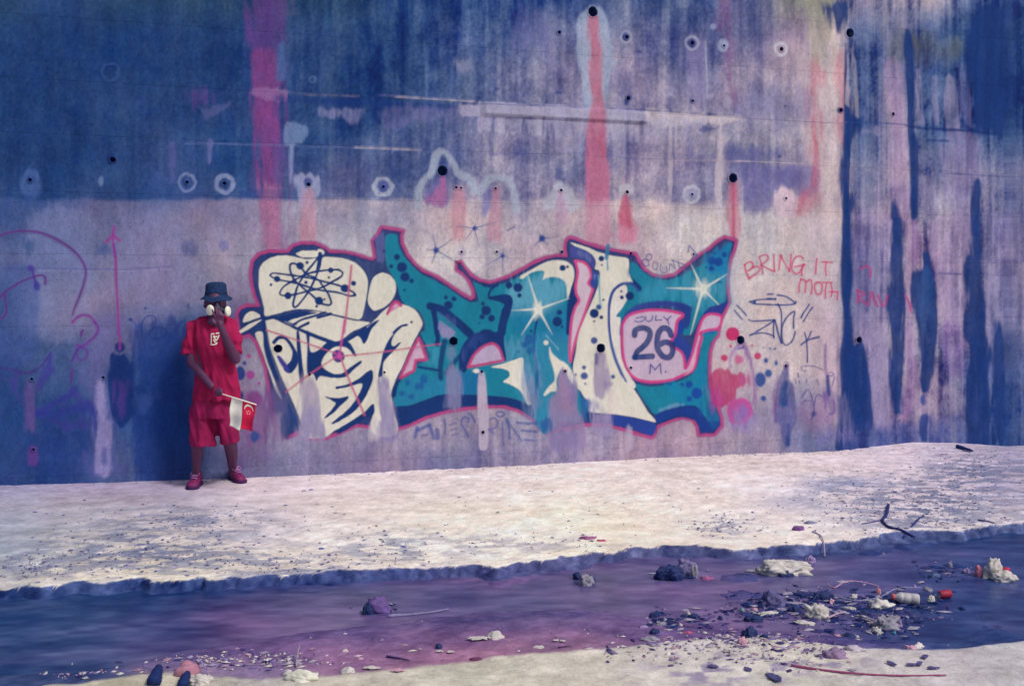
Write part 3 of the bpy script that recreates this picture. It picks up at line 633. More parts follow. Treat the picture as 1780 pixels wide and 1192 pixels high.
    line(D_, [(1035, 345), (1095, 225), (1180, 142), (1280, 105), (1350, 150), (1385, 240), (1392, 275), (1280, 300), (1150, 325)], 5, PINK, 1.6, .95, closed=True)
    fill(D_, [(522, 50), (562, 130), (605, 268), (492, 275), (474, 382), (335, 458), (382, 340), (445, 200)], (190, 160, 184), 1.5, smooth=False)
    line(D_, [(522, 50), (562, 130), (605, 268), (492, 275), (474, 382), (335, 458), (382, 340), (445, 200)], 5, PINK, 1.6, .95, closed=True, smooth=False)
    fill(C_, [(200, 985), (240, 900), (290, 860), (345, 900), (260, 950)], (198, 120, 160), 1.8); line(C_, [(200, 985), (240, 900), (290, 860), (345, 900)], 4.5, PINK, 1.5)
    fill(C_, [(270, 900), (300, 885), (310, 915), (270, 925)], (200, 170, 190), 2)
    line(C_, [(1335, 688), (1272, 730), (1245, 795), (1262, 825)], 4.2, NAVY, 1.2)
    line(C_, [(1190, 690), (1260, 705), (1335, 690)], 4.5, NAVY, 1.6, .9)
    fill(C_, [(1240, 812), (1330, 795), (1400, 780), (1465, 795), (1492, 850), (1475, 950), (1440, 1070), (1412, 1200), (1340, 1200), (1355, 1060), (1380, 940), (1402, 890), (1330, 852), (1260, 838)], NAVY, 1.3)
    fill(D_, [(1270, 345), (1400, 310), (1510, 272), (1598, 252), (1605, 380), (1640, 560), (1682, 722), (1650, 738), (1610, 650), (1560, 580), (1480, 530), (1398, 500), (1410, 480), (1460, 440), (1450, 388), (1380, 360)], CREAM, 1.4)
    fill(D_, [(285, 762), (430, 742), (600, 682), (750, 632), (960, 628), (1240, 642), (1500, 672), (1640, 732), (1690, 745), (1700, 862), (1550, 775), (1400, 735), (1240, 735), (1000, 755), (800, 790), (600, 850), (450, 918), (370, 945), (300, 900)], NAVY, 1.6)
    fill(D_, [(330, 470), (300, 560), (290, 640), (255, 660), (238, 640), (262, 540)], NAVY, 1.6)
    for t_ in ((300, 400, 30), (350, 505, 52), (380, 605, 48), (240, 495, 20), (450, 645, 22), (375, 740, 14), (830, 895, 44), (805, 815, 20), (890, 830, 26), (1220, 950, 50), (1185, 880, 18), (1175, 1015, 28), (1275, 1030, 36), (1455, 690, 36), (1545, 715, 47), (1560, 795, 22), (1150, 1080, 11), (165, 340, 14)):
        dot(C_, *t_, NAVY, 2)
    for t_ in ((420, 505, 25), (520, 545, 45), (570, 470, 34), (450, 650, 36), (350, 620, 32), (1650, 60, 48), (1615, 115, 34), (1665, 178, 26), (1555, 190, 13)):
        dot(D_, *t_, (26, 84, 148), 3, .85)
    # N
    fill(E_, [(60, 575), (150, 525), (280, 455), (400, 432), (500, 442), (562, 490), (586, 560), (572, 680), (540, 790), (512, 825), (504, 700), (478, 642), (400, 608), (300, 612), (262, 630), (272, 545), (180, 548), (110, 580), (60, 622), (22, 620), (30, 592)], CREAM, 1.8)
    line(E_, [(590, 470), (605, 600), (575, 720), (540, 860), (525, 1020), (520, 1187)], [5, 5, 8, 8, 7, 6], NAVY, 1.5)
    fill(E_, [(585, 640), (600, 700), (632, 830), (590, 900), (555, 1040), (545, 1187), (505, 1187), (512, 1000), (535, 840), (560, 720)], NAVY, 1.5)
    CH = E_([(595, 440), (680, 455), (735, 510), (758, 600), (728, 668), (772, 720), (752, 800), (705, 940), (650, 1100), (618, 1187)]) + F_([(560, 220), (545, 290), (538, 160), (545, 0)]) + E_([(560, 1040), (598, 915), (635, 848), (608, 780), (600, 700), (622, 560), (608, 480)])
    fill(PX, CH, (198, 178, 194), 1.5)
    line(PX, CH, 4.8, (200, 72, 130), 1.6, .95, closed=True)
    fill(E_, [(548, 252), (620, 268), (750, 312), (870, 360), (1000, 392), (1135, 412), (1150, 480), (1150, 560), (1180, 640), (1192, 662), (1100, 672), (1020, 700), (960, 770), (938, 900), (940, 1010), (948, 1187), (1060, 1600), (1200, 1760), (1340, 1985), (1440, 2100), (1400, 2098), (1200, 2050), (950, 2018), (740, 1990), (760, 1900), (700, 1860), (640, 1760), (580, 1610), (575, 1520), (600, 1390), (630, 1190), (700, 1010), (770, 850), (822, 720), (848, 600), (840, 540), (795, 520), (805, 450), (770, 380), (700, 330), (600, 292)], CREAM, 1.4)
    fill(E_, [(985, 790), (1040, 715), (1110, 690), (1130, 760), (1120, 850), (1060, 950), (1020, 1008), (1062, 1025), (1060, 1187), (1070, 1390), (1100, 1500), (1170, 1640), (1215, 1710), (1185, 1750), (1120, 1690), (1050, 1570), (985, 1390), (962, 1190), (955, 960)], (212, 208, 202), 1.5)
    line(E_, [(1250, 735), (1200, 685), (1130, 665), (1050, 685), (980, 755), (945, 860), (938, 1000), (946, 1150), (968, 1300), (1010, 1450), (1070, 1590), (1120, 1680)], [9, 7, 4.5, 3.5, 3.5, 3.5, 3.5, 3.5, 5, 5, 5, 4], (46, 76, 146), 1.4, .92)
    fill(E_, [(1195, 625), (1240, 665), (1282, 715), (1262, 745), (1215, 700), (1190, 665)], NAVY, 1.6)
    fill(E_, [(1160, 480), (1185, 470), (1175, 560), (1205, 650), (1180, 640), (1148, 560)], (52, 90, 150), 3, .7)
    dot(F_, 1190, 540, 28, CREAM, 1.4)
    fill(E_, [(548, 292), (620, 302), (715, 340), (785, 400), (803, 470), (788, 520), (768, 515), (745, 470), (700, 430), (620, 408), (550, 398)], (66, 74, 146), 1.6, .95)
    fill(E_, [(600, 330), (680, 345), (760, 420), (740, 440), (660, 390), (600, 380)], (110, 124, 172), 4, .6, tex=.5)
    fill(E_, [(765, 540), (815, 555), (838, 600), (832, 660), (800, 712), (770, 718), (748, 668), (765, 600)], (44, 72, 146), 1.8, .95)
    fill(E_, [(785, 560), (815, 590), (800, 640), (780, 610)], (130, 140, 180), 3, .6)
    line(E_, [(932, 285), (925, 340), (915, 405)], 7.5, (48, 112, 152), 2, .9); line(E_, [(918, 405), (926, 470), (930, 530)], 3, (70, 140, 170), 1.6, .85)
    line(E_, [(835, 590), (845, 760), (852, 890)], 2.6, (90, 160, 180), 1.5, .85)
    for t_ in ((865, 415, 29), (868, 480, 9), (790, 980, 47), (863, 1020, 20), (790, 1062, 11), (885, 840, 11), (1155, 800, 45), (1075, 815, 20), (1070, 752, 11), (465, 512, 31), (515, 500, 13), (435, 970, 28), (410, 1065, 52), (460, 1118, 15), (140, 1160, 14), (20, 715, 28), (20, 795, 20)):
        dot(E_, *t_, NAVY, 1.6)
    dot(E_, 838, 915, 28, (34, 90, 142), 1.8)
    line(E_, [(205, 1040), (190, 1100), (172, 1187)], 4, NAVY, 1.8, w2=2)
    for t_ in ((790, 72, 34), (685, 350, 22), (690, 437, 37), (700, 518, 12), (600, 425, 12), (985, 445, 21)):
        dot(F_, *t_, (66, 84, 140), 2)
    dot(F_, 942, 525, 30, (112, 92, 158), 4)
    line(F_, [(175, 0), (170, 150), (190, 330), (205, 480), (190, 650)], 5, (34, 78, 144), 2.2, .9)
    fill(F_, [(620, 590), (700, 670), (745, 680), (740, 820), (785, 905), (720, 915), (660, 850), (640, 760)], (38, 96, 152), 4, .9)
    fill(F_, [(700, 820), (790, 825), (780, 905), (720, 918)], NAVY, 3, .9)
    fill(F_, [(60, 240), (150, 260), (190, 600), (160, 860), (80, 700), (60, 400)], (108, 140, 180), 12, .6, tex=.3)
    fill(F_, [(945, 835), (1100, 848), (1300, 890), (1428, 930), (1436, 960), (1390, 1048), (1250, 1010), (1100, 965), (965, 935)], (36, 62, 142), 2)
    fill(F_, [(1428, 930), (1450, 850), (1540, 800), (1650, 765), (1780, 742), (1860, 765), (1860, 890), (1700, 862), (1600, 885), (1500, 920)], NAVY, 2)
    fill(H_, [(358, 850), (430, 805), (560, 765), (700, 748), (800, 772), (850, 838), (905, 905), (1010, 900), (1020, 940), (955, 1000), (895, 1020), (830, 1015), (798, 950), (750, 880), (650, 848), (560, 855), (440, 900), (375, 930)], (22, 56, 132), 2)
    teal(H_, [(860, 730), (960, 740), (1010, 900), (905, 900)], (26, 84, 148), 10, .8)
    line(F_, [(1470, 790), (1600, 745), (1700, 730)], 4, (120, 150, 190), 3, .5)
    # C with the date window
    line(E_, [(1082, 1187), (1092, 1090), (1145, 985), (1250, 915), (1400, 885), (1550, 880), (1700, 900), (1775, 935)], 10, (46, 60, 138), 2, .95, tex=.1)
    fill(G_, [(560, 880), (700, 905), (722, 940), (718, 1040), (700, 1110), (660, 1140), (640, 1080), (655, 1040), (640, 985)], (34, 58, 134), 2, .95)
    fill(G_, [(600, 1060), (645, 1060), (640, 1187), (560, 1187), (575, 1110)], (24, 62, 146), 2, .95)
    fill(H_, [(555, 20), (640, 45), (705, 110), (722, 190), (722, 262), (690, 288), (650, 220), (600, 150), (525, 112)], (36, 62, 140), 2, .95, tex=.08)
    fill(G_, [(1095, 852), (1085, 905), (1035, 985), (955, 972), (885, 990), (830, 1060), (808, 1090), (850, 990), (915, 915), (1000, 895)], (38, 56, 136), 2, .95)
    fill(G_, [(840, 1187), (900, 1165), (985, 1150), (940, 1187)], (40, 90, 160), 2, .9)
    fill(PX, INNER, (190, 170, 192), 1.5)
    line(PX, INNER, 5.0, (196, 62, 130), 1.7, .95, closed=True)
    fill(PX, [(1196, 646), (1206, 622), (1212, 600), (1210, 625), (1203, 645), (1190, 653)], (206, 150, 174), 2, .8)
    for t_ in ((940, 440, 42), (1005, 450, 46), (1070, 375, 28), (935, 515, 28), (970, 360, 12), (880, 505, 8)):
        dot(G_, *t_, (18, 70, 144), 2.5)
    line(G_, [(985, 655), (1035, 658)], 4, (20, 80, 130), 2, .8)
    for t_ in ((700, 525, 35), (630, 525, 18), (780, 615, 57), (705, 675, 30), (510, 525, 12)):
        dot(H_, *t_, (20, 70, 152), 2.5)
    # flares
    CR = (214, 216, 204)
    star(E_, 215, 935, 46, [(105, 590), (530, 825), (-60, 950), (40, 1200), (360, 1200), (235, 860)], CR, 6.5, 1.3)
    star(G_, 845, 728, 54, [(722, 475), (470, 718), (1095, 575), (1005, 888), (715, 1200)], CR, 7, 1.3)
    fill(F_, [(330, 140), (350, 190), (420, 262), (500, 310), (555, 382), (640, 560), (695, 655), (720, 640), (560, 520), (470, 370), (420, 430), (402, 500), (405, 590), (340, 600), (282, 642), (270, 626), (330, 540), (382, 480), (372, 380), (335, 250)], CREAM, 1.8)
    dot(F_, 295, 95, 24, CREAM, 1.5)
    # worn, washed-out streaks over the paint where the weep holes run
    for f_, pts, c_, sf, al in (
        (B_, [(740, 650), (775, 575), (820, 550), (868, 590), (905, 680), (935, 850), (975, 1040), (990, 1200), (700, 1200), (712, 900)], (150, 140, 178), 5, .9),
        (B_, [(735, 950), (930, 950), (960, 1200), (720, 1200)], (140, 132, 184), 10, .7),
        (B_, [(770, 580), (860, 580), (890, 720), (860, 760), (760, 740)], (186, 166, 188), 8, .6),
        (B_, [(1530, 700), (1545, 580), (1600, 545), (1650, 610), (1668, 800), (1705, 960), (1720, 1200), (1510, 1200), (1545, 1000), (1518, 850)], (130, 120, 176), 4, .88),
        (B_, [(1460, 1040), (1520, 960), (1540, 1080), (1520, 1200), (1450, 1190)], (196, 190, 200), 5, .7),
        (B_, [(440, 640), (520, 640), (600, 800), (620, 1000), (600, 1200), (430, 1200), (420, 900)], (92, 88, 146), 8, .75),
        (B_, [(450, 1000), (540, 960), (560, 1200), (430, 1200)], (160, 140, 180), 7, .6),
        (B_, [(540, 960), (610, 980), (640, 1190), (560, 1200)], (36, 66, 132), 5, .8),
        (B_, [(600, 880), (680, 900), (720, 1080), (690, 1100), (600, 960)], (40, 72, 146), 5, .7),
        (B_, [(380, 700), (440, 760), (450, 1000), (420, 1200), (360, 1200), (340, 900)], (104, 66, 136), 9, .65),
        (D_, [(830, 380), (880, 330), (930, 380), (965, 600), (990, 760), (900, 770), (800, 760), (830, 600)], (128, 128, 178), 5, .9),
        (D_, [(850, 110), (910, 130), (930, 230), (860, 260), (820, 200)], (110, 132, 176), 6, .7),
        (D_, [(1145, 400), (1198, 400), (1225, 600), (1245, 850), (1240, 1010), (1225, 1187), (1150, 1187), (1145, 1000), (1130, 750)], (186, 172, 198), 1.8, .95),
        (F_, [(400, 470), (430, 390), (490, 365), (545, 420), (610, 560), (640, 750), (680, 900), (700, 1187), (315, 1187), (330, 900), (355, 700), (395, 600)], (146, 124, 176), 5, .9),
        (F_, [(430, 450), (540, 450), (560, 700), (520, 850), (440, 800)], (166, 118, 160), 9, .6),
        (F_, [(560, 420), (620, 560), (640, 720), (560, 700), (540, 520)], (112, 108, 172), 7, .6),
        (F_, [(365, 1010), (600, 1010), (600, 1180), (360, 1180)], (112, 110, 164), 7, .6),
        (F_, [(790, 205), (912, 205), (930, 340), (955, 460), (930, 620), (880, 690), (800, 660), (775, 500), (790, 340)], (148, 128, 174), 4, .9),
        (F_, [(785, 210), (830, 210), (830, 310), (795, 320)], (84, 84, 150), 3, .8),
        (F_, [(740, 680), (860, 660), (900, 720), (930, 830), (800, 830), (750, 790)], (150, 146, 188), 8, .8),
        (F_, [(900, 600), (1000, 620), (1040, 740), (940, 810), (890, 760)], (206, 188, 196), 10, .6),
        (F_, [(780, 810), (940, 830), (960, 1010), (780, 1010)], (148, 134, 182), 5, .9),
        (F_, [(1150, 965), (1195, 965), (1215, 1187), (1150, 1187)], (176, 164, 194), 4, .75),
        (F_, [(110, 450), (180, 520), (180, 760), (120, 700)], (134, 138, 182), 8, .6),
        (D_, [(1690, 640), (1780, 700), (1700, 800)], (120, 128, 180), 8, .5)):
        g_ = sum(c_) / 3; c_ = tuple(a * .8 + g_ * .2 - 6 for a in c_); fill(f_, pts, c_, sf, al, tex=.22)
    dot(D_, 1118, 386, 34, (214, 212, 208), 1.4, ry=25)
    line(F_, [(295, 20), (420, 160)], 2, (150, 190, 200), 2, .5)
    # drop shadow strokes at the feet of the mural
    fill(F_, [(215, 900), (330, 880), (325, 1000), (270, 1035), (225, 990)], (46, 82, 146), 4, .85)

# crosshair sprayed over the face
with rec('crosshair'):
    XH = (178, 84, 122)
    line(A_, [(1255, 490), (1225, 760), (1180, 1180)], 4.2, XH, 1.6, .85)
    line(B_, [(1185, -20), (1130, 350)], 4.0, (186, 70, 140), 1.6, .9)
    line(B_, [(378, 85), (700, 190), (1090, 322)], 2.8, XH, 1.5, .85)
    line(B_, [(1150, 352), (1500, 318), (1780, 280), (1960, 255), (2180, 225)], 3.4, XH, 1.5, .8, w2=2)
    line(B_, [(1140, 360), (1230, 600), (1390, 960)], 4.2, XH, 1.6, .85)
    line(B_, [(1090, 365), (850, 520), (580, 720)], 3.2, XH, 1.6, .8)
    dot(B_, 1130, 352, 26, (186, 76, 150), 2)

# the date window
DK = (52, 68, 140)
with rec('date'):
    D2 = (16, 54, 108)
    line(PX, [(1103.5, 583), (1105, 575), (1112, 571), (1122, 571), (1130, 577), (1129, 588), (1121, 600), (1108, 612), (1104, 621)], 10.2, D2, 1.2, .95, tex=.1)
    line(PX, [(1103, 621.5), (1134, 619.5)], 10, (22, 54, 114), 1.2, .95, smooth=False, tex=.1)
    line(PX, [(1167, 583), (1163, 574), (1154, 570.5), (1146, 577), (1142.5, 592), (1144, 608), (1152, 619), (1163, 621.5), (1170, 611), (1167, 599), (1157, 595), (1147, 599)], 10.2, (18, 50, 112), 1.2, .95, tex=.1)
    dot(PX, 1156.5, 608, 3.4, (190, 170, 192), 1.2, ry=5)
    for ln in ([(1107, 553.5), (1114, 551.5), (1121, 552), (1119, 557), (1112, 560), (1104.5, 558.5)], [(1123, 550.5), (1122.5, 557), (1128, 559.5), (1134, 556), (1134.5, 550)], [(1140.5, 549.5), (1139.5, 557), (1150, 556.5)], [(1154, 551), (1160, 556.5), (1167, 549.5)], [(1160.5, 556), (1163, 564)],
               [(1130, 649), (1131, 633.5), (1139, 643), (1148, 632.5), (1149.5, 649)]):
        line(PX, ln, 2.0, DK, 1.0, .9, smooth=(len(ln) > 5))
    dot(H_, 458, 395, 10, DK, 1)
with rec('name_tag'):
    TG = (74, 76, 136)
    for ln in ([(1390, 385), (1350, 368), (1325, 400), (1350, 435), (1385, 410), (1375, 385)], [(1350, 435), (1300, 425), (1285, 460), (1320, 490), (1355, 480), (1345, 440)],
               [(1400, 450), (1440, 460), (1445, 500), (1420, 530), (1395, 510), (1400, 460)], [(1430, 520), (1450, 545)], [(1480, 475), (1470, 530), (1500, 560), (1540, 550), (1535, 500)], [(1565, 540), (1575, 470), (1625, 520), (1600, 430)], [(1590, 430), (1730, 485), (1680, 510), (1660, 460)]):
        line(E_, ln, 2.1, TG, 1.1, .8)
    for ln in ([(690, 350), (705, 280), (745, 330), (790, 392)], [(790, 392), (720, 440), (745, 395), (770, 380)]):
        line(G_, ln, 2.6, (96, 86, 150), 1.2, .8, smooth=False)
# little blue flares above
BL = (40, 62, 134)
for i_, a_ in enumerate(((C_, 1095, 102, 22, [(915, 80), (1315, 42), (1005, 225), (1150, 290), (1112, 40), (1165, 130)]), (C_, 705, 330, 24, [(668, 160), (870, 215), (662, 465), (940, 465), (610, 320)]),
                         (C_, 1387, 388, 24, [(1387, 575), (1345, 335), (1225, 485), (1440, 395), (1400, 310)]), (E_, 250, 207, 20, [(205, 120), (175, 285), (305, 268), (330, 200)]))):
    with rec('flare%d' % i_):
        star(a_[0], a_[1], a_[2], a_[3], a_[4], BL, 3.4, 1.4, .9)
line(C_, [(1435, 125), (1490, 100), (1520, 72)], 2.2, BL, 1.2, .7); line(C_, [(1500, 90), (1530, 108)], 1.8, BL, 1.2, .6)
line(E_, [(360, 195), (425, 190)], 1.6, BL, 1.2, .5); dot(E_, 452, 350, 12, (70, 50, 120), 1.5); line(C_, [(1090, 580), (1140, 545), (1130, 590)], 1.4, BL, 1, .4)
dot(E_, 970, 175, 22, (176, 120, 158), 4, .7)

# red and blue spots right of the mural
RD = (182, 50, 102)
with rec('spots_right'):
    dot(PX, 1274, 581, 12, RD, 1.8)
    for t_ in ((1130, 130, 14), (1350, 125, 15), (1062, 252, 35), (1405, 232, 36)):
        dot(H_, *t_, RD, 2, .95)
    dot(H_, 1215, 265, 40, (190, 84, 140), 3.5, .85)
    fill(H_, [(920, 400), (1000, 360), (1100, 370), (1165, 410), (1235, 380), (1292, 440), (1290, 520), (1200, 585), (1170, 680), (1100, 745), (1012, 765), (950, 690), (915, 550)], (172, 46, 102), 3, .95, tex=.15)
    fill(H_, [(1180, 420), (1290, 430), (1290, 520), (1200, 560)], (174, 84, 146), 8, .6)
    fill(H_, [(920, 540), (1050, 600), (1100, 740), (1010, 765), (950, 690)], (164, 66, 144), 12, .5)
    dot(H_, 1225, 800, 130, (176, 76, 148), 3, .9)
    dot(H_, 1245, 870, 90, (128, 104, 168), 14, .85)
    ring(H_, 1225, 800, 112, 6, (186, 66, 136), 3, .5)
    for x_, y_, r_, ry_ in ((1432, 475, 56, 75), (1520, 410, 36, 40), (1493, 278, 23, 25), (1596, 305, 17, 27), (1466, 668, 28, 28), (1535, 155, 11, 11), (1586, 158, 12, 12), (1467, 145, 7, 7)):
        dot(H_, x_, y_, r_, (28, 74, 142), 2, .93, ry=ry_)
line(H_, [(1235, 110), (1165, 170), (1130, 240), (1120, 350)], 5, (138, 100, 164), 3, .65)
line(H_, [(1265, 115), (1310, 200), (1345, 320), (1370, 480), (1375, 640), (1370, 720)], [6, 8, 9, 8, 6, 4], (134, 82, 156), 3.5, .75)
line(H_, [(1215, 155), (1240, 150), (1262, 140)], 4, (76, 60, 140), 2, .85)
fill(H_, [(1160, 840), (1340, 880), (1300, 1000), (1180, 960)], (140, 132, 180), 12, .5)
with rec('spots_left'):
    for t_, c_ in (((195, 352, 22), (158, 60, 136)), ((152, 425, 22), (40, 60, 130)), ((212, 545, 46), (150, 62, 140)), ((300, 630, 17), (150, 66, 140))):
        dot(B_, *t_, c_, 2, .9)
    dot(B_, 105, 530, 54, (24, 54, 124), 2, .95, ry=72); dot(B_, 120, 757, 22, (24, 54, 124), 2, .95, ry=38)
    dot(B_, 250, 800, 92, (120, 58, 128), 4, .8); dot(B_, 250, 1180, 62, (28, 72, 142), 4, .85, ry=45)

# ------------------------------------------------------------------ marker and spray tags
with rec('slogan'):
    SL = (190, 70, 112)
    for ln in ([(105, 215), (120, 300), (160, 390)], [(105, 220), (160, 180), (205, 200), (200, 250), (140, 290)], [(200, 250), (260, 235), (290, 270), (250, 320), (165, 375)],
               [(285, 120), (310, 220), (325, 320)], [(285, 120), (350, 92), (392, 120), (370, 170), (300, 220)], [(310, 222), (380, 260), (465, 300)], [(460, 90), (460, 180), (468, 290)],
               [(522, 275), (535, 180), (545, 100)], [(545, 100), (600, 210), (650, 295)], [(650, 295), (665, 190), (670, 90)], [(820, 140), (780, 110), (720, 130), (685, 210), (685, 290), (730, 325), (780, 300), (835, 210)], [(720, 240), (840, 215)], [(820, 215), (800, 280), (800, 345)],
               [(985, 140), (975, 230), (968, 320)], [(1045, 180), (1165, 185)], [(1105, 190), (1090, 270), (1100, 345)],
               [(765, 550), (770, 460), (790, 390)], [(790, 390), (850, 420), (840, 550)], [(850, 430), (910, 400), (925, 480), (915, 570)],
               [(1030, 430), (970, 440), (955, 500), (985, 575), (1035, 560), (1050, 480), (1030, 430)], [(1060, 430), (1170, 430)], [(1105, 440), (1090, 530), (1090, 620)], [(1150, 440), (1170, 520), (1160, 600)], [(1130, 545), (1240, 545)], [(1240, 545), (1235, 640)]):
        line(R2, ln, 3.3, SL, 1.4, .85, smooth=(len(ln) > 2))
    for ln in ([(715, 262), (740, 248), (765, 262), (764, 305)], [(695, 372), (700, 440)], [(698, 375), (735, 392), (705, 410), (745, 445)], [(760, 450), (772, 380), (785, 425), (800, 455)], [(800, 400), (830, 455), (848, 425), (852, 400)], [(945, 400), (965, 440), (972, 480)]):
        line(R_, ln, 3.8, (170, 54, 120), 1.8, .8)
with rec('halo_tag'):
    HN = (34, 58, 126)
    for ln in ([(385, 575), (450, 572)], [(505, 585), (600, 600), (670, 640), (720, 680)], [(165, 665), (280, 640), (480, 632)], [(165, 665), (220, 690), (400, 700), (600, 705), (720, 690), (730, 665)],
               [(155, 885), (200, 902), (440, 890), (470, 885)], [(460, 900), (300, 1000), (165, 1075)], [(165, 1075), (300, 1045), (400, 1060), (460, 1090)], [(460, 890), (455, 1000), (460, 1110)], [(475, 900), (510, 1040), (550, 1170)],
               [(510, 695), (548, 780), (555, 920), (548, 1100), (555, 1170)], [(700, 985), (700, 860), (712, 785), (640, 830), (575, 930), (555, 1060), (575, 1170), (625, 1192), (690, 1130), (720, 1030)],
               [(10, 710), (70, 770), (122, 830)], [(-20, 770), (30, 830), (75, 880)], [(790, 860), (830, 790), (890, 700)], [(822, 905), (870, 820), (930, 735)],
               [(835, 1045), (855, 1120), (865, 1250), (868, 1400)], [(915, 1025), (890, 1090), (870, 1130)], [(790, 1190), (880, 1130), (1010, 1095)]):
        line(R2, ln, 3.0, HN, 1.2, .9, smooth=(len(ln) > 2))
    line(R2, [(390, 630), (480, 635)], 4, HN, 1.4, .8); dot(R2, 225, 670, 18, HN, 1.5); dot(R2, 462, 895, 18, HN, 1.5)
with rec('faint_tag'):
    FT = (56, 58, 128)
    for ln in ([(400, 300), (360, 285), (360, 250), (420, 240), (520, 250), (610, 290)], [(670, 320), (700, 310), (725, 340), (700, 355), (670, 345)], [(310, 325), (320, 370)], [(282, 390), (292, 445)], [(328, 410), (338, 455)], [(415, 390), (415, 430)], [(530, 395), (550, 460)], [(735, 370), (705, 470)],
               [(365, 595), (385, 560), (430, 510), (460, 560), (475, 600)], [(365, 665), (400, 640), (460, 640)], [(470, 580), (495, 690), (520, 600), (550, 570), (600, 600)], [(495, 690), (500, 770), (470, 860)], [(720, 640), (735, 700), (725, 780), (680, 790)]):
        line(R3, ln, 2.0, FT, 1.3, .75)
    dot(R3, 495, 790, 20, FT, 3, .8)
with rec('foot_tag'):
    FO = (66, 80, 142)
    for ln, w_ in (([(175, 365), (150, 480)], 5), ([(180, 400), (240, 370), (320, 335)], 6), ([(320, 335), (345, 400), (370, 490)], 6), ([(235, 460), (290, 450)], 3), ([(415, 395), (420, 490)], 8), ([(495, 270), (510, 350), (505, 450)], 3.5), ([(560, 335), (640, 310)], 3), ([(570, 400), (640, 375)], 3), ([(580, 455), (660, 440)], 3),
                   ([(780, 300), (790, 260), (745, 240), (705, 280), (710, 340), (760, 420), (785, 470)], 4.5), ([(790, 200), (830, 230), (860, 300)], 5.5), ([(1045, 270), (1090, 250), (1130, 290), (1120, 350), (1070, 380), (1030, 390), (1090, 430)], 4), ([(1120, 190), (1165, 175), (1210, 195), (1200, 225), (1160, 235), (1120, 215), (1118, 190)], 4),
                   ([(1190, 300), (1190, 420), (1200, 580)], 3), ([(1240, 260), (1270, 380), (1275, 490)], 5), ([(1250, 290), (1330, 400), (1415, 520)], 3.5), ([(1365, 305), (1480, 318), (1590, 315)], 5), ([(1420, 400), (1590, 415)], 5), ([(1450, 510), (1590, 520)], 4)):
        line(K_, ln, w_, FO, 2.2, .75)
PU = (90, 40, 124)
with rec('arc_drawing'):
    line(L1, [(-30, 195), (40, 165), (120, 145), (220, 130), (400, 145), (550, 200), (700, 285), (800, 372), (865, 470), (888, 560), (862, 690), (812, 830), (772, 930), (750, 1000)], [4, 4, 4.5, 5, 5.5, 5.5, 5.5, 5.5, 5, 4, 3], PU, 1.6, .85, tex=.1)
    line(L3, [(930, -10), (945, 10)], 3, (120, 46, 136), 2, .7)
    line(L1, [(750, 1075), (800, 1020), (870, 995), (940, 1018), (985, 1080)], 4.5, (120, 48, 138), 1.6, .85)
    line(L3, [(1215, 0), (1260, 50), (1265, 110), (1230, 180), (1150, 250), (1070, 310), (1000, 300)], 4.8, (104, 46, 138), 1.8, .85)
    line(L3, [(1070, 110), (1055, 150), (1050, 190)], [5, 6, 3], PU, 2, .8)
    ring(L3, 1062, 410, 70, 4.6, (84, 46, 138), 2, .9, ry=80)
    line(L3, [(1000, 340), (970, 420), (930, 510)], 4.5, (78, 46, 138), 2, .9)
    line(L3, [(930, 580), (930, 680), (920, 790)], [2, 5, 3], PU, 2, .8)
with rec('eye_drawing'):
    dot(L1, 325, 515, 40, (66, 54, 142), 3, .9); line(L1, [(340, 540), (350, 600), (380, 700)], 5, (74, 50, 140), 2, .9); dot(L1, 380, 700, 36, (60, 56, 146), 3, .9, ry=46)
    line(L1, [(-20, 850), (50, 765), (130, 710), (220, 655), (330, 610), (430, 585), (468, 610), (470, 675)], [4, 4, 4, 4, 4, 4, 6, 5], PU, 1.6, .85)
    line(L1, [(60, 780), (60, 860), (72, 960), (40, 1020), (-10, 1030)], 3.8, PU, 1.6, .8)
with rec('arrow_drawing'):
    AR = (142, 52, 142)
    line(L1, [(1185, 85), (1165, 190), (1185, 350), (1198, 440), (1197, 520), (1205, 700), (1215, 880), (1232, 1187), (1240, 1270), (1238, 1350)], [4.5, 4.5, 5.5, 5, 4, 4, 4.5, 4, 3.5], AR, 1.5, .88)
    line(L1, [(1095, 248), (1130, 215), (1168, 180), (1200, 200), (1238, 232)], 4.5, AR, 1.5, .85)
    line(L1, [(1180, 270), (1195, 400)], 4, (96, 50, 140), 2, .6)
with rec('scrawl_left'):
    MS = (66, 44, 126)
    line(L3, [(-20, 600), (120, 600), (230, 640), (340, 655), (450, 630), (540, 560), (610, 470), (660, 395)], [3, 3.5, 4, 4, 4, 4, 5, 3], MS, 2, .8)
    fill(L3, [(660, 395), (665, 470), (660, 560), (700, 620), (660, 680), (560, 780), (470, 890), (450, 870), (540, 730), (570, 620), (620, 500)], (58, 54, 140), 5, .8, tex=.15)
    line(L3, [(-10, 700), (130, 740), (200, 800), (220, 640)], 6, (66, 58, 142), 4, .6)
    line(L3, [(130, 740), (200, 900), (280, 1050)], 6, (64, 56, 140), 4, .6)
    line(L3, [(950, 860), (900, 940), (770, 1010), (650, 1090), (520, 1170)], [5, 9, 10, 12, 12], (50, 54, 140), 5, .8)
    line(L3, [(950, 870), (1000, 960), (1080, 1030), (1180, 1050), (1230, 1170)], 7, (60, 54, 140), 5, .7)
    line(L2, [(280, 590), (400, 600), (520, 560), (680, 560), (700, 700)], [5, 12, 14, 14, 8], (44, 52, 138), 7, .7)
    line(L2, [(400, 640), (520, 690), (620, 670)], 14, (62, 50, 138), 8, .5)
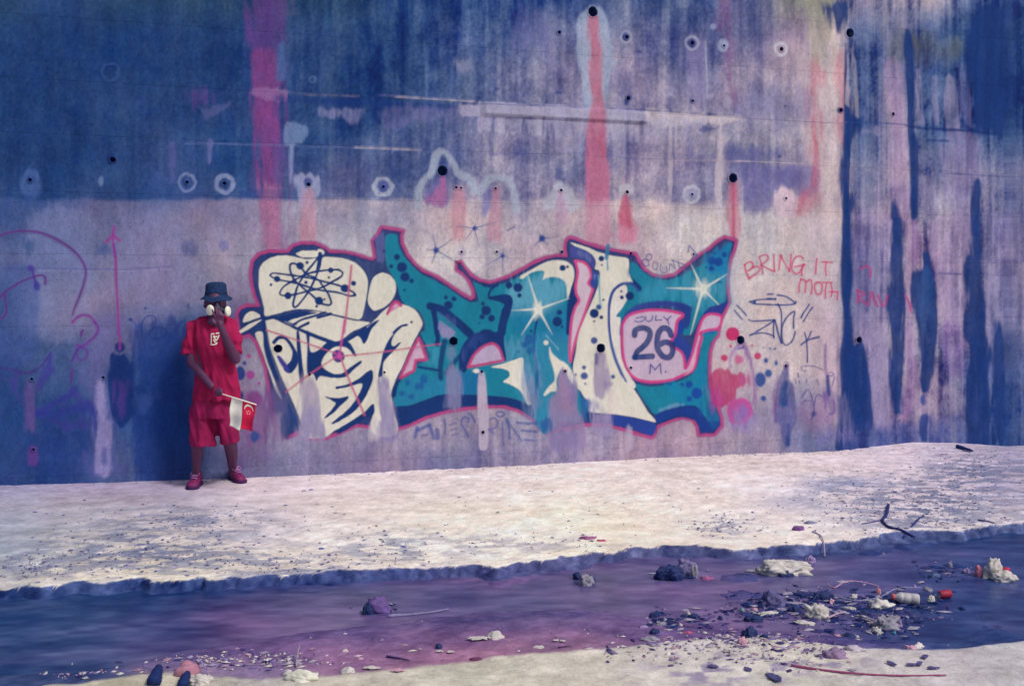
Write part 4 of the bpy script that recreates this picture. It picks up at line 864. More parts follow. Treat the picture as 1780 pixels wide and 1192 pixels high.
with rec('old_tag'):
    OT = (24, 54, 118)
    line(N_, [(165, 550), (230, 600), (300, 720)], 3.4, (58, 84, 150), 2, .8); dot(N_, 168, 552, 30, OT, 2.5, .9)
    line(N_, [(190, 640), (230, 850), (290, 1010)], 3, (70, 80, 150), 2, .5)
    line(N_, [(365, 855), (360, 700), (380, 600), (440, 510), (530, 485), (605, 530), (605, 620)], [5, 4.5, 3, 2.6, 2.6, 2.6, 2.4], OT, 1.8, .8)
    line(N_, [(580, 690), (510, 770), (500, 840), (560, 880), (680, 870), (780, 820), (800, 760), (720, 700), (620, 690)], [5, 4, 3, 2.4, 2.4, 2.4, 3.2, 2.4], OT, 1.8, .8)
    line(N_, [(855, 780), (845, 860), (810, 955)], 5, (26, 60, 132), 1.8, .9); line(N_, [(1070, 590), (1020, 630), (985, 700)], 4.4, (32, 64, 134), 2, .85)
    line(N_, [(490, 850), (455, 980), (480, 1100), (530, 1180), (640, 1060)], 4.5, (44, 74, 142), 2.5, .7)
    dot(N_, 430, 360, 26, OT, 2.5, .85); line(N_, [(440, 370), (640, 380), (800, 375)], 2, (90, 104, 160), 2.5, .5)
    dot(N_, 1165, 325, 20, (52, 72, 136), 2.5, .8, ry=34); ring(N_, 1040, 305, 95, 2, (104, 108, 160), 2.5, .4)
line(L2, [(1000, 410), (1100, 380), (1230, 350)], 4, (28, 56, 128), 3, .8)
line(L2, [(1040, 440), (1100, 600), (1200, 700)], 6, (26, 54, 126), 5, .6)
fill(L2, [(1000, 480), (1090, 430), (1180, 450), (1130, 560), (1060, 600)], (60, 84, 152), 7, .5)
# mortar-coloured kicker at the foot and soft dirt line
PXN = None
# ------------------------------------------------------------------ object helpers
col = scene.collection
def link(o, parent=None):
    col.objects.link(o)
    if parent is not None: o.parent = parent
    return o
def tag(o, label=None, cat=None, group=None, kind=None):
    if label: o['label'] = label
    if cat: o['category'] = cat
    if group: o['group'] = group
    if kind: o['kind'] = kind
    return o
def empty(name, loc=(0, 0, 0)):
    o = bpy.data.objects.new(name, None); o.location = loc; o.empty_display_size = 0.1
    return link(o)
def fast_mesh(name, V, F, colors=None, smooth=True):
    me = bpy.data.meshes.new(name)
    V = np.ascontiguousarray(V, np.float32); F = np.ascontiguousarray(F, np.int32)
    me.vertices.add(len(V)); me.vertices.foreach_set('co', V.ravel())
    k_ = F.shape[1]
    me.loops.add(F.size); me.loops.foreach_set('vertex_index', F.ravel())
    me.polygons.add(len(F))
    me.polygons.foreach_set('loop_start', np.arange(0, F.size, k_, dtype=np.int32))
    me.polygons.foreach_set('loop_total', np.full(len(F), k_, np.int32))
    me.polygons.foreach_set('use_smooth', np.full(len(F), smooth, bool))
    me.update(calc_edges=True)
    if colors is not None:
        ca = me.color_attributes.new('coat', 'FLOAT_COLOR', 'POINT')
        c4 = np.ones((len(V), 4), np.float32); c4[:, :3] = colors
        ca.data.foreach_set('color', c4.ravel())
    return me
def grid_mesh(name, P, C, cells=None, flip=False):
    ny, nx = P.shape[:2]
    idx = np.arange(ny * nx).reshape(ny, nx)
    q4 = np.stack([idx[:-1, :-1], idx[:-1, 1:], idx[1:, 1:], idx[1:, :-1]], -1)
    if flip: q4 = q4[..., ::-1]
    F = q4[cells] if cells is not None else q4.reshape(-1, 4)
    if len(F) == 0: return None
    used = np.unique(F); mp = np.zeros(ny * nx, np.int32); mp[used] = np.arange(len(used))
    return fast_mesh(name, P.reshape(-1, 3)[used], mp[F], C.reshape(-1, 3)[used] if C is not None else None)

# ------------------------------------------------------------------ materials
def new_mat(name):
    mt = bpy.data.materials.new(name); mt.use_nodes = True
    nt = mt.node_tree; nt.nodes.clear()
    o = nt.nodes.new('ShaderNodeOutputMaterial'); b = nt.nodes.new('ShaderNodeBsdfPrincipled')
    nt.links.new(b.outputs[0], o.inputs[0])
    return mt, nt, b
def nd(nt, t, **kw):
    x = nt.nodes.new(t)
    for a, v_ in kw.items(): setattr(x, a, v_)
    return x
def coat_mat(name, rough=0.85, scale=1.0, var=0.16, bump=0.25, spec=0.3, stretch=(1, 1, 1), bscale=90, pits=0.0):
    """colour from the coat attribute, broken up by grain at two scales, with a fine pitted relief"""
    mt, nt, b = new_mat(name); L = nt.links.new
    at = nd(nt, 'ShaderNodeAttribute', attribute_name='coat')
    tc = nd(nt, 'ShaderNodeTexCoord'); mp = nd(nt, 'ShaderNodeMapping'); mp.inputs['Scale'].default_value = stretch
    L(tc.outputs['Object'], mp.inputs['Vector'])
    n1 = nd(nt, 'ShaderNodeTexNoise'); n1.inputs['Scale'].default_value = 38 * scale; n1.inputs['Detail'].default_value = 5; n1.inputs['Roughness'].default_value = .65
    n2 = nd(nt, 'ShaderNodeTexNoise'); n2.inputs['Scale'].default_value = 6 * scale; n2.inputs['Detail'].default_value = 6
    L(mp.outputs[0], n1.inputs['Vector']); L(mp.outputs[0], n2.inputs['Vector'])
    a = nd(nt, 'ShaderNodeMath', operation='ADD'); L(n1.outputs['Fac'], a.inputs[0]); L(n2.outputs['Fac'], a.inputs[1])
    mr = nd(nt, 'ShaderNodeMapRange'); mr.inputs['From Min'].default_value = .6; mr.inputs['From Max'].default_value = 1.4
    mr.inputs['To Min'].default_value = 1 - var; mr.inputs['To Max'].default_value = 1 + var
    L(a.outputs[0], mr.inputs['Value'])
    vm = nd(nt, 'ShaderNodeVectorMath', operation='SCALE'); L(at.outputs['Color'], vm.inputs[0]); L(mr.outputs[0], vm.inputs['Scale'])
    out_c = vm.outputs[0]
    if pits:
        n4 = nd(nt, 'ShaderNodeTexNoise'); n4.inputs['Scale'].default_value = 75; n4.inputs['Detail'].default_value = 2; L(tc.outputs['Object'], n4.inputs['Vector'])
        m4 = nd(nt, 'ShaderNodeMapRange'); m4.inputs['From Min'].default_value = .62; m4.inputs['From Max'].default_value = .72; m4.inputs['To Min'].default_value = 1; m4.inputs['To Max'].default_value = 1 - pits
        L(n4.outputs['Fac'], m4.inputs['Value'])
        v4 = nd(nt, 'ShaderNodeVectorMath', operation='SCALE'); L(out_c, v4.inputs[0]); L(m4.outputs[0], v4.inputs['Scale']); out_c = v4.outputs[0]
    L(out_c, b.inputs['Base Color'])
    b.inputs['Roughness'].default_value = rough
    b.inputs['Specular IOR Level'].default_value = spec
    n3 = nd(nt, 'ShaderNodeTexNoise'); n3.inputs['Scale'].default_value = bscale; n3.inputs['Detail'].default_value = 4
    L(tc.outputs['Object'], n3.inputs['Vector'])
    bp = nd(nt, 'ShaderNodeBump'); bp.inputs['Strength'].default_value = bump; bp.inputs['Distance'].default_value = .004
    L(n3.outputs['Fac'], bp.inputs['Height']); L(bp.outputs[0], b.inputs['Normal'])
    return mt
M_WALL = coat_mat('weathered_concrete', .92, 1.0, .28, .6, .12, (1, 1, .6), pits=.4)
M_PAINT = coat_mat('spray_paint_on_concrete', .8, 1.0, .17, .5, .15, (1, 1, .5))
M_GROUND = coat_mat('dusty_earth', .95, 1.0, .26, .9, .15, (1, 1, 1), 60, pits=.3)
_solid = {}
def solid(name, c, rough=.8, var=.15, spec=.3, scale=30, bump=.15, metal=0.0):
    if name in _solid: return _solid[name]
    mt, nt, b = new_mat(name); L = nt.links.new
    tc = nd(nt, 'ShaderNodeTexCoord')
    n1 = nd(nt, 'ShaderNodeTexNoise'); n1.inputs['Scale'].default_value = scale; n1.inputs['Detail'].default_value = 5
    L(tc.outputs['Object'], n1.inputs['Vector'])
    mr = nd(nt, 'ShaderNodeMapRange'); mr.inputs['From Min'].default_value = .3; mr.inputs['From Max'].default_value = .7
    mr.inputs['To Min'].default_value = 1 - var; mr.inputs['To Max'].default_value = 1 + var
    L(n1.outputs['Fac'], mr.inputs['Value'])
    rgb = nd(nt, 'ShaderNodeRGB'); cc = lin(c); rgb.outputs[0].default_value = (*cc, 1)
    vm = nd(nt, 'ShaderNodeVectorMath', operation='SCALE'); L(rgb.outputs[0], vm.inputs[0]); L(mr.outputs[0], vm.inputs['Scale'])
    L(vm.outputs[0], b.inputs['Base Color'])
    b.inputs['Roughness'].default_value = rough; b.inputs['Specular IOR Level'].default_value = spec; b.inputs['Metallic'].default_value = metal
    bp = nd(nt, 'ShaderNodeBump'); bp.inputs['Strength'].default_value = bump; bp.inputs['Distance'].default_value = .004
    L(n1.outputs['Fac'], bp.inputs['Height']); L(bp.outputs[0], b.inputs['Normal'])
    _solid[name] = mt
    return mt

# ------------------------------------------------------------------ the wall
def fold(a, lo_, hi_):
    a = (a - lo_) % (2 * (hi_ - lo_)); return lo_ + np.where(a > (hi_ - lo_), 2 * (hi_ - lo_) - a, a)
def sample(img, x, y_):
    x = np.asarray(x, float); y_ = np.asarray(y_, float)
    if img is CV:
        k_ = np.clip(np.maximum(-x / 50, (x - 1745) / 50), 0, 1)[..., None]
        return sample2(CV, np.clip(x, 0, W - 28.), y_) * (1 - k_) + sample2(CV0, x, y_) * k_
    return sample2(img, x, y_)
def sample2(img, x, y_):
    x = fold(x, 0.0, W - 28.0); y_ = np.where(y_ < 0, fold(y_, 0.0, 330.0), y_); y_ = np.clip(y_, 0, H - 1.001)
    xi = x.astype(int); yi = y_.astype(int)
    xi = np.clip(xi, 0, W - 2); yi = np.clip(yi, 0, H - 2)
    fx = (x - xi); fy = (y_ - yi)
    if img.ndim == 3: fx = fx[..., None]; fy = fy[..., None]
    return (img[yi, xi] * (1 - fx) + img[yi, xi + 1] * fx) * (1 - fy) + (img[yi + 1, xi] * (1 - fx) + img[yi + 1, xi + 1] * fx) * fy

U_STEP = float(wall_uv(1474, 500)[0])
LEDGE_HI = float(wall_uv(980, 185)[1]); LEDGE_LO = float(wall_uv(980, 209)[1]); LEDGE_U0 = float(wall_uv(835, 190)[0]); LEDGE_U1 = float(wall_uv(1128, 210)[0])
def relief(u, v_):
    """how far the cast face stands out (m): board waviness, pitting, the thick band left at the lift joint"""
    d = (pnoise(u * 1.1, v_ * 1.5, 31, 3) - .5) * .012 + (pnoise(u * 14, v_ * 7, 32, 3) - .5) * .004
    band = np.clip((LEDGE_HI - v_) / .02, 0, 1) * np.clip((v_ - LEDGE_LO) / .02, 0, 1) * np.clip((u - LEDGE_U0) / .05, 0, 1) * np.clip((LEDGE_U1 - u) / .04, 0, 1)
    d = d + band * .022
    u2 = u - U_STEP
    fins = np.where(u2 > 0, (pnoise(u * 9, v_ * .6, 33, 2) - .5) * .03, 0)
    return d + fins
HOLES = [(769, 297, 8.5), (1274, 310, 7), (1030, 21, 8), (1477, 58, 6.5), (483, 606, 7.3), (788, 593, 7.3), (1044, 605, 7.3), (1287, 591, 6.5), (1496, 591, 4.6),
         (536, 321, 3.2), (666, 325, 2.2), (793, 326, 2), (801, 327, 1.6), (861, 328, 1.8), (975, 331, 2.2), (1090, 334, 2.6), (1203, 338, 1.8), (1366, 345, 1.8),
         (1358, 86, 3), (1203, 75, 3.2), (1089, 65, 3), (1258, 80, 1.8), (972, 57, 2.6), (325, 317, 2.6), (390, 319, 3), (52, 313, 3), (802, 438, 1.8), (863, 438, 1.8),
         (538, 651, 2.0), (668, 647, 1.8), (837, 646, 2.2), (982, 645, 2.2), (1096, 639, 2.0), (1365, 636, 2.0), (179, 656, 2.2), (55, 659, 2.4), (839, 751, 2.6),
         (58, 781, 2.2), (976, 438, 2.0), (1096, 441, 2.0), (1205, 442, 1.6), (1092, 171, 3), (196, 278, 5), (1461, 192, 3), (1204, 176, 1.8), (1555, 198, 2.4)]
HU = []
for hx, hy, hr in HOLES:
    u_, v_ = wall_uv(hx, hy); u1_, _ = wall_uv(hx + 1, hy)
    HU.append((float(u_), float(v_), hr * float(u1_ - u_)))
GAP = .004
wall = empty('retaining_wall', tuple(WA))
tag(wall, 'tall stained concrete wall covered with graffiti behind the concrete bank', 'wall')
def fix_parent(o, par):
    o.parent = par; o.matrix_parent_inverse = Matrix.Translation(-Vector(par.location))

def wall_grid(us, vs_, out, bg=True):
    Ug, Vg = np.meshgrid(us, vs_)
    off = relief(Ug, Vg) + out + np.where(Ug > U_STEP, -.028, 0)
    P = wall_pt(Ug, Vg, off)
    Pf = wall_pt(Ug, Vg, 0.0)
    x_, y_ = project(Pf)
    return Ug, Vg, P, x_, y_
def hole_cells(us, vs_):
    uc = (us[:-1] + us[1:]) / 2; vc = (vs_[:-1] + vs_[1:]) / 2
    Uc, Vc = np.meshgrid(uc, vc); keep = np.ones(Uc.shape, bool)
    for hu, hv, hr in HU:
        keep &= np.hypot(Uc - hu, Vc - hv) > hr + .006
    return keep
def joint_v(x_, y_): return float(wall_uv(x_, y_)[1])
VJ = [-.6, joint_v(200, 822), joint_v(900, 557 + 2), joint_v(900, 449), joint_v(900, 354), joint_v(700, 258), joint_v(440, 158)]
VJ += [VJ[-1] + .5, VJ[-1] + 1.0, VJ[-1] + 1.5, VJ[-1] + 2.4, VJ[-1] + 3.2]
VJ = [VJ[0], VJ[1]] + VJ[2:]
UJ = [-14, -2.6, .9, 3.2, 5.2, U_STEP, U_STEP + 1.15, 9.2, 22]
du = .012
def panel_mesh(P, C, keep):
    """cast face of a panel plus its four cut edges, the edges with vertices of their own so that the arris stays crisp"""
    ny, nx = P.shape[:2]; idx = np.arange(ny * nx).reshape(ny, nx)
    F = np.stack([idx[:-1, :-1], idx[:-1, 1:], idx[1:, 1:], idx[1:, :-1]], -1)[keep]
    V = [P.reshape(-1, 3)]; CC = [C.reshape(-1, 3)]; FF = [F]; n0 = ny * nx
    for row, rc in ((P[0], C[0]), (P[-1], C[-1]), (P[:, 0], C[:, 0]), (P[:, -1], C[:, -1])):
        k_ = len(row); V += [row, row + WN * .045]; CC += [rc, rc * .8]
        i_ = np.arange(k_ - 1); FF.append(np.stack([n0 + i_, n0 + i_ + 1, n0 + k_ + i_ + 1, n0 + k_ + i_], -1)); n0 += 2 * k_
    return fast_mesh('concrete_panel', np.concatenate(V), np.concatenate(FF), np.concatenate(CC))
for i in range(len(UJ) - 1):
    for j in range(len(VJ) - 1):
        ua, ub = UJ[i], UJ[i + 1]; va, vb = VJ[j], VJ[j + 1]
        far = (i in (0, len(UJ) - 2)) or va > 4.85
        stp = .08 if far else du
        nu = max(int((ub - ua) / stp), 4); nv = max(int((vb - va) / stp), 3)
        gv = .0007; gu = .0003
        us = np.linspace(ua + gu, ub - gu, nu + 1); vv = np.linspace(va + gv, vb - gv, nv + 1)
        Ug, Vg, P, x_, y_ = wall_grid(us, vv, 0.0)
        # ragged broken arris along the big vertical step
        if ub == U_STEP:
            P[:, -1] += ((pnoise(Vg[:, -1] * 9, Vg[:, -1] * 0, 41, 3) - .5) * .05)[:, None] * WD
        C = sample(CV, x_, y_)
        keep = hole_cells(us, vv)
        me = panel_mesh(P, C, keep)
        me.materials.append(M_WALL)
        o = bpy.data.objects.new('concrete_panel', me); link(o); fix_parent(o, wall)
# wall core behind the cast face
def box_uv(name, u0, u1, v0, v1, d0, d1, mat, par):
    P = [wall_pt(u, v_, -d) for d in (d0, d1) for (u, v_) in ((u0, v0), (u1, v0), (u1, v1), (u0, v1))]
    me = bpy.data.meshes.new(name)
    me.from_pydata([tuple(q_) for q_ in P], [], [(0, 1, 2, 3), (7, 6, 5, 4), (0, 4, 5, 1), (1, 5, 6, 2), (2, 6, 7, 3), (3, 7, 4, 0)])
    me.materials.append(mat); o = bpy.data.objects.new(name, me); link(o); fix_parent(o, par)
    return o
M_CORE = solid('concrete_core', (88, 92, 120), .95)
box_uv('wall_core', -14, 22, -.6, VJ[-1] - .01, .2, .8, M_CORE, wall)
box_uv('coping', -14.1, 22.1, VJ[-1] + .003, VJ[-1] + .18, -.06, .8, solid('coping_concrete', (120, 118, 140), .95), wall)
M_HOLE = solid('hole_dirt', (16, 26, 62), .95)
# weep holes and tie holes, each a rim and a bore sunk into the wall
for (hx, hy, _), (hu, hv, hr) in zip(HOLES, HU):
    nseg = 20 if hr > .02 else 12
    prof = [(hr + .017, -.001), (hr + .008, .0052), (hr, .0035), (hr * .96, -.006), (hr * .9, -min(.07, hr * 2 + .01)), (0.0001, -min(.075, hr * 2 + .014))]
    V = []; 
    base_ = relief(np.array(hu), np.array(hv)) + (-.028 if hu > U_STEP else 0)
    rr = np.random.RandomState(int(hx))
    jr = 1 + (rr.rand(nseg) - .5) * .12
    for (r_, d_) in prof:
        for t in range(nseg):
            a = 2 * math.pi * t / nseg
            uu = hu + r_ * jr[t] * math.cos(a); vv_ = hv + r_ * jr[t] * math.sin(a)
            V.append(wall_pt(uu, vv_, float(base_) + d_ + .002))
    F = [(a * nseg + t, a * nseg + (t + 1) % nseg, (a + 1) * nseg + (t + 1) % nseg, (a + 1) * nseg + t) for a in range(len(prof) - 1) for t in range(nseg)]
    V = np.array(V); x_, y_ = project(V)
    C = sample(CV, x_, y_)
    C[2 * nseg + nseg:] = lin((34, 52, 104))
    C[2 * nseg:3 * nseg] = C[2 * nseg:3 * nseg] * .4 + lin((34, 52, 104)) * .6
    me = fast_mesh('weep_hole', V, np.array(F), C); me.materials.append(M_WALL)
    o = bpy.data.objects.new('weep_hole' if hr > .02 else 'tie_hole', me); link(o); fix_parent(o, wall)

# paint films: every letter, figure and tag is its own thin skin on the concrete
BX_Z = lambda y_: np.interp(y_, [380, 405, 445, 480, 520, 540, 556, 575, 600, 650, 690, 790], [648, 650, 662, 684, 692, 690, 715, 737, 728, 700, 684, 684])
BX_N = lambda y_: np.interp(y_, [380, 470, 500, 515, 522, 580, 630, 640, 700, 800], [900, 880, 858, 862, 886, 880, 878, 915, 930, 946])
BX_C = lambda y_: np.interp(y_, [380, 440, 470, 500, 560, 620, 655, 700, 740, 800], [1106, 1103, 1094, 1100, 1082, 1080, 1094, 1126, 1142, 1136])
YY, XX = np.mgrid[0:H, 0:W].astype(np.float32)
mur = PARTS.pop('mural')
bz = BX_Z(np.arange(H))[:, None]; bn = BX_N(np.arange(H))[:, None]; bc = BX_C(np.arange(H))[:, None]
FILMS = [
    ('painted_character', np.where(XX < bz, mur, 0), 'sprayed white cartoon head in an atom cap, left of the teal letters', .0012),
    ('painted_letter', np.where((XX >= bz) & (XX < bn), mur, 0), 'teal letter Z with navy shading beside the cartoon head', .0012),
    ('painted_letter', np.where((XX >= bn) & (XX < bc), mur, 0), 'teal and white letter N with a star flare, in the middle', .0012),
    ('painted_letter', np.where(XX >= bc, mur, 0), 'teal letter C round the pink date window, rightmost letter', .0012)]
LAB = {'crosshair': ('painted_crosshair', 'thin pink crosshair lines meeting on the cartoon eye', .0024),
       'date': ('painted_date', 'hand lettered date JULY 26 M. inside the letter C', .0024),
       'name_tag': ('graffiti_tag', 'small grey-blue signature with an arrow above the letter C', .0014),
       'flare0': ('painted_flare', 'blue star flare high above the letter Z', .0012), 'flare1': ('painted_flare', 'blue star flare with a long ray touching the pink tip', .0012),
       'flare2': ('painted_flare', 'blue star flare with a long ray pointing down', .0012), 'flare3': ('painted_flare', 'small blue flare left of the letter N corner', .0012),
       'spots_right': ('paint_spots', 'red and navy paint spots right of the letter C', .0018), 'spots_left': ('paint_spots', 'magenta and navy spots left of the cartoon head', .0010),
       'slogan': ('graffiti_tag', 'red hand lettering BRING IT over MOTH', .0014), 'halo_tag': ('graffiti_tag', 'navy tag under a halo with quote marks and a star', .0014),
       'faint_tag': ('graffiti_tag', 'faint washed tag above the pink stain near the foot', .0014), 'foot_tag': ('graffiti_tag', 'pale blue lettering below the letter Z along the foot', .0014),
       'arc_drawing': ('graffiti_tag', 'purple arc with a hooked loop at the far left', .0014), 'eye_drawing': ('graffiti_tag', 'purple curve with two dark blobs inside the arc', .0012),
       'arrow_drawing': ('graffiti_tag', 'tall purple arrow pointing up over the soot run', .0014), 'scrawl_left': ('graffiti_tag', 'dark purple scrawl at the lower left', .0012),
       'old_tag': ('graffiti_tag', 'washed blue tag beside the figure in red', .0012)}
for key, (nm, lb, off) in LAB.items():
    FILMS.append((nm, PARTS[key], lb, off))
ff = .0062
for nm, msk, lb, off in FILMS:
    ys_, xs_ = np.nonzero(msk > .04)
    if len(xs_) == 0: continue
    x0, x1, y0, y1 = xs_.min() - 2, xs_.max() + 3, ys_.min() - 2, ys_.max() + 3
    u0 = float(wall_uv(max(x0, -5), 503)[0]); u1 = float(wall_uv(x1, 503)[0])
    v0 = min(float(wall_uv(x0, y1)[1]), float(wall_uv(x1, y1)[1])); v1 = max(float(wall_uv(x0, y0)[1]), float(wall_uv(x1, y0)[1]))
    us = np.arange(u0, u1 + ff, ff); vv = np.arange(v0, v1 + ff, ff)
    Ug, Vg, P, x_, y_ = wall_grid(us, vv, off)
    C = sample(CV, x_, y_)
    a = sample(msk, np.clip(x_, 0, W - 30), np.clip(y_, 1, H - 2)) * ((x_ >= 0) & (x_ < W - 30))
    cell = np.maximum(np.maximum(a[:-1, :-1], a[1:, 1:]), np.maximum(a[:-1, 1:], a[1:, :-1])) > .04
    cell &= hole_cells(us, vv)
    strad = (Ug[:-1, :-1] < U_STEP) & (Ug[:-1, 1:] > U_STEP); cell &= ~strad
    me = grid_mesh(nm, P, C, cell)
    if me is None: continue
    me.materials.append(M_PAINT)
    o = bpy.data.objects.new(nm, me); link(o); fix_parent(o, wall); o['label'] = lb

# ------------------------------------------------------------------ the ground
def edge_curve(pts, z):
    P = np.array([on_plane_z(a, b, z) for a, b in pts]); o_ = np.argsort(P[:, 0]); return P[o_, 0], P[o_, 1]
EX, EY = edge_curve([(-200, 1040), (0, 1022), (70, 1022), (130, 1012), (330, 1008), (450, 1000), (600, 998), (730, 990), (860, 984), (900, 978), (1000, 970), (1100, 952), (1180, 950), (1260, 952), (1340, 954), (1420, 948), (1480, 942), (1540, 930), (1600, 926), (1660, 924), (1720, 915), (1800, 905), (2000, 880)], 0.0)
SX, SY = edge_curve([(-200, 1200), (0, 1190), (150, 1182), (260, 1165), (330, 1145), (440, 1128), (560, 1108), (680, 1098), (800, 1084), (900, 1078), (1000, 1072), (1100, 1078), (1180, 1096), (1260, 1108), (1340, 1116), (1450, 1122), (1560, 1126), (1660, 1130), (1800, 1122), (2000, 1110)], -.11)
NX, NY = edge_curve([(-200, 1215), (0, 1205), (150, 1196), (240, 1182), (330, 1178), (450, 1188), (560, 1184), (700, 1172), (800, 1158), (900, 1148), (1000, 1139), (1080, 1134), (1140, 1126), (1220, 1122), (1330, 1118), (1420, 1126), (1480, 1133), (1560, 1138), (1640, 1136), (1700, 1130), (1800, 1122), (2000, 1110)], -.05)
FBU, FBZ = [], []
for bx_, by_ in ((-100, 848), (0, 843), (200, 838), (400, 832), (700, 818), (900, 809), (1120, 797), (1340, 787), (1480, 783), (1590, 769), (1660, 770), (1760, 776), (1900, 772)):
    uu, zz = wall_uv(bx_, by_); FBU.append(float(uu)); FBZ.append(float(zz))
WATER_Z = -.058
def edge_y(X):
    """crumbled scalloped lip of the far bank"""
    e = np.interp(X, EX, EY)
    return e + (pnoise(X * 2.2, X * 0, 55, 3) - .5) * .10 - np.abs(pnoise(X * 3.6, X * 0 + 3, 56, 4) - .5) * .26 + (pnoise(X * 17, X * 0, 56, 2) - .5) * .03 + .09
def ground_z(X, Y):
    Q = np.stack([X, Y, np.zeros_like(X)], -1) - WA
    uu = Q @ WD; s_ = -(Q @ WN)
    zb = np.interp(uu, FBU, FBZ) * np.clip(1 - s_ / .9, 0, 1)
    n1 = pnoise(X * 3, Y * 3, 51, 4) - .5; n2 = pnoise(X * 13, Y * 16, 52, 3) - .5; n3 = pnoise(X * 45, Y * 55, 53, 2) - .5
    rough_ = np.clip(pnoise(X * .9 + 3, Y * 1.2, 54, 2) * 2.2 - .6, .25, 1.3)
    zb = zb + n1 * .014 + (n2 * .020 + n3 * .010) * rough_
    ye = edge_y(X)
    ysn = np.interp(X, SX, SY) + (pnoise(X * 3, Y, 57, 3) - .5) * .12
    yn = np.interp(X, NX, NY) + (pnoise(X * 2.5, Y, 58, 3) - .5) * .07 + (pnoise(X * 14, Y * 3, 59, 2) - .5) * .04
    d = Y - ye
    d = d + (pnoise(X * 21, Y * 33, 67, 3) - .5) * .075 * np.clip(1 - np.abs(d + .03) / .14, 0, 1)
    t = np.clip((d + .08) / .08, 0, 1); t = t * t * (3 - 2 * t)
    foot = np.clip((d + .26) / .20, 0, 1)
    isl = np.clip((X + 1.6) / 1.5, 0, 1)
    bed = -.077 + n1 * (.012 + .085 * isl) + n2 * .008 * isl + foot * .016
    mud = WATER_Z + .004 + np.clip((ysn - Y) * .10, -.02, .028) + n2 * .012 + n1 * .014
    k1 = np.clip((ysn + .12 - Y) / .24, 0, 1); k1 = k1 * k1 * (3 - 2 * k1)
    bed = bed * (1 - k1) + mud * k1
    near = -.020 + n1 * .02 + n2 * .012 + n3 * .005
    k2 = np.clip((yn - Y + .03) / .06, 0, 1); k2 = k2 * k2 * (3 - 2 * k2)
    bed = bed * (1 - k2) + near * k2
    z = bed * (1 - t) + zb * t
    z = np.where(s_ < -.03, np.minimum(z, 0), z)
    return z, t, k1, k2, d, s_
# colours
gx = [0, 150, 300, 450, 600, 800, 1000, 1200, 1400, 1550, 1650, 1779]
bank_t = table(gx, [760, 850, 880, 920, 960, 1000, 1050], [
    [(150, 140, 176), (160, 148, 180), (160, 150, 180), (196, 184, 200), (204, 192, 204), (206, 194, 206), (208, 196, 206), (206, 196, 206), (206, 194, 206), (200, 186, 204), (188, 176, 200), (150, 146, 180)],
    [(140, 136, 172), (152, 142, 176), (160, 150, 180), (196, 184, 200), (208, 198, 208), (212, 202, 210), (216, 206, 208), (214, 204, 210), (208, 198, 210), (204, 192, 208), (196, 184, 204), (170, 162, 192)],
    [(150, 150, 176), (166, 160, 178), (170, 164, 182), (200, 190, 204), (214, 204, 210), (218, 210, 210), (222, 214, 210), (218, 208, 210), (208, 198, 208), (200, 190, 206), (196, 188, 204), (182, 174, 196)],
    [(150, 156, 176), (170, 168, 180), (184, 178, 188), (200, 192, 204), (216, 208, 210), (222, 214, 210), (226, 218, 208), (222, 212, 210), (218, 208, 210), (210, 200, 208), (204, 196, 206), (196, 190, 202)],
    [(152, 160, 178), (186, 182, 184), (204, 196, 192), (208, 200, 200), (216, 208, 208), (220, 212, 210), (226, 216, 210), (222, 212, 212), (220, 208, 212), (216, 206, 210), (208, 200, 206), (196, 190, 200)],
    [(176, 174, 180), (206, 198, 192), (210, 202, 194), (212, 204, 204), (220, 210, 212), (222, 212, 212), (222, 212, 212), (216, 206, 210), (210, 200, 206), (206, 198, 206), (200, 194, 204), (190, 186, 200)],
    [(176, 174, 180), (206, 198, 192), (210, 202, 194), (212, 204, 204), (220, 210, 212), (222, 212, 212), (222, 212, 212), (216, 206, 210), (210, 200, 206), (206, 198, 206), (200, 194, 204), (190, 186, 200)]])
chan_t = table(gx, [900, 1000, 1060, 1100, 1130, 1160, 1191], [
    [(30, 62, 124), (32, 64, 128), (36, 62, 130), (50, 66, 134), (72, 72, 140), (80, 74, 140), (92, 78, 142), (74, 72, 140), (40, 62, 132), (36, 60, 130), (30, 58, 128), (26, 56, 126)],
    [(30, 62, 124), (32, 64, 128), (36, 62, 130), (50, 66, 134), (78, 74, 140), (92, 76, 142), (98, 80, 144), (84, 76, 142), (60, 66, 134), (52, 64, 134), (36, 60, 130), (28, 56, 126)],
    [(28, 62, 122), (32, 66, 126), (50, 66, 132), (70, 66, 134), (76, 72, 138), (88, 78, 142), (98, 84, 146), (92, 76, 142), (72, 68, 136), (48, 60, 130), (28, 58, 128), (26, 54, 122)],
    [(28, 62, 122), (34, 66, 126), (60, 66, 132), (88, 72, 136), (98, 80, 142), (126, 92, 146), (134, 98, 148), (98, 78, 142), (80, 70, 138), (50, 62, 132), (28, 58, 126), (26, 54, 120)],
    [(28, 60, 120), (36, 64, 124), (70, 70, 134), (92, 76, 138), (124, 92, 146), (150, 108, 150), (152, 112, 150), (112, 88, 144), (90, 76, 140), (56, 66, 132), (34, 62, 128), (30, 58, 122)],
    [(28, 58, 118), (36, 60, 120), (110, 104, 150), (120, 108, 156), (138, 106, 152), (156, 118, 152), (160, 130, 156), (150, 130, 160), (140, 128, 160), (70, 80, 138), (50, 70, 130), (40, 64, 124)],
    [(30, 58, 116), (50, 70, 124), (130, 120, 156), (130, 118, 158), (150, 122, 156), (160, 130, 156), (160, 130, 156), (150, 130, 160), (140, 128, 160), (70, 80, 138), (50, 70, 130), (40, 64, 124)]])
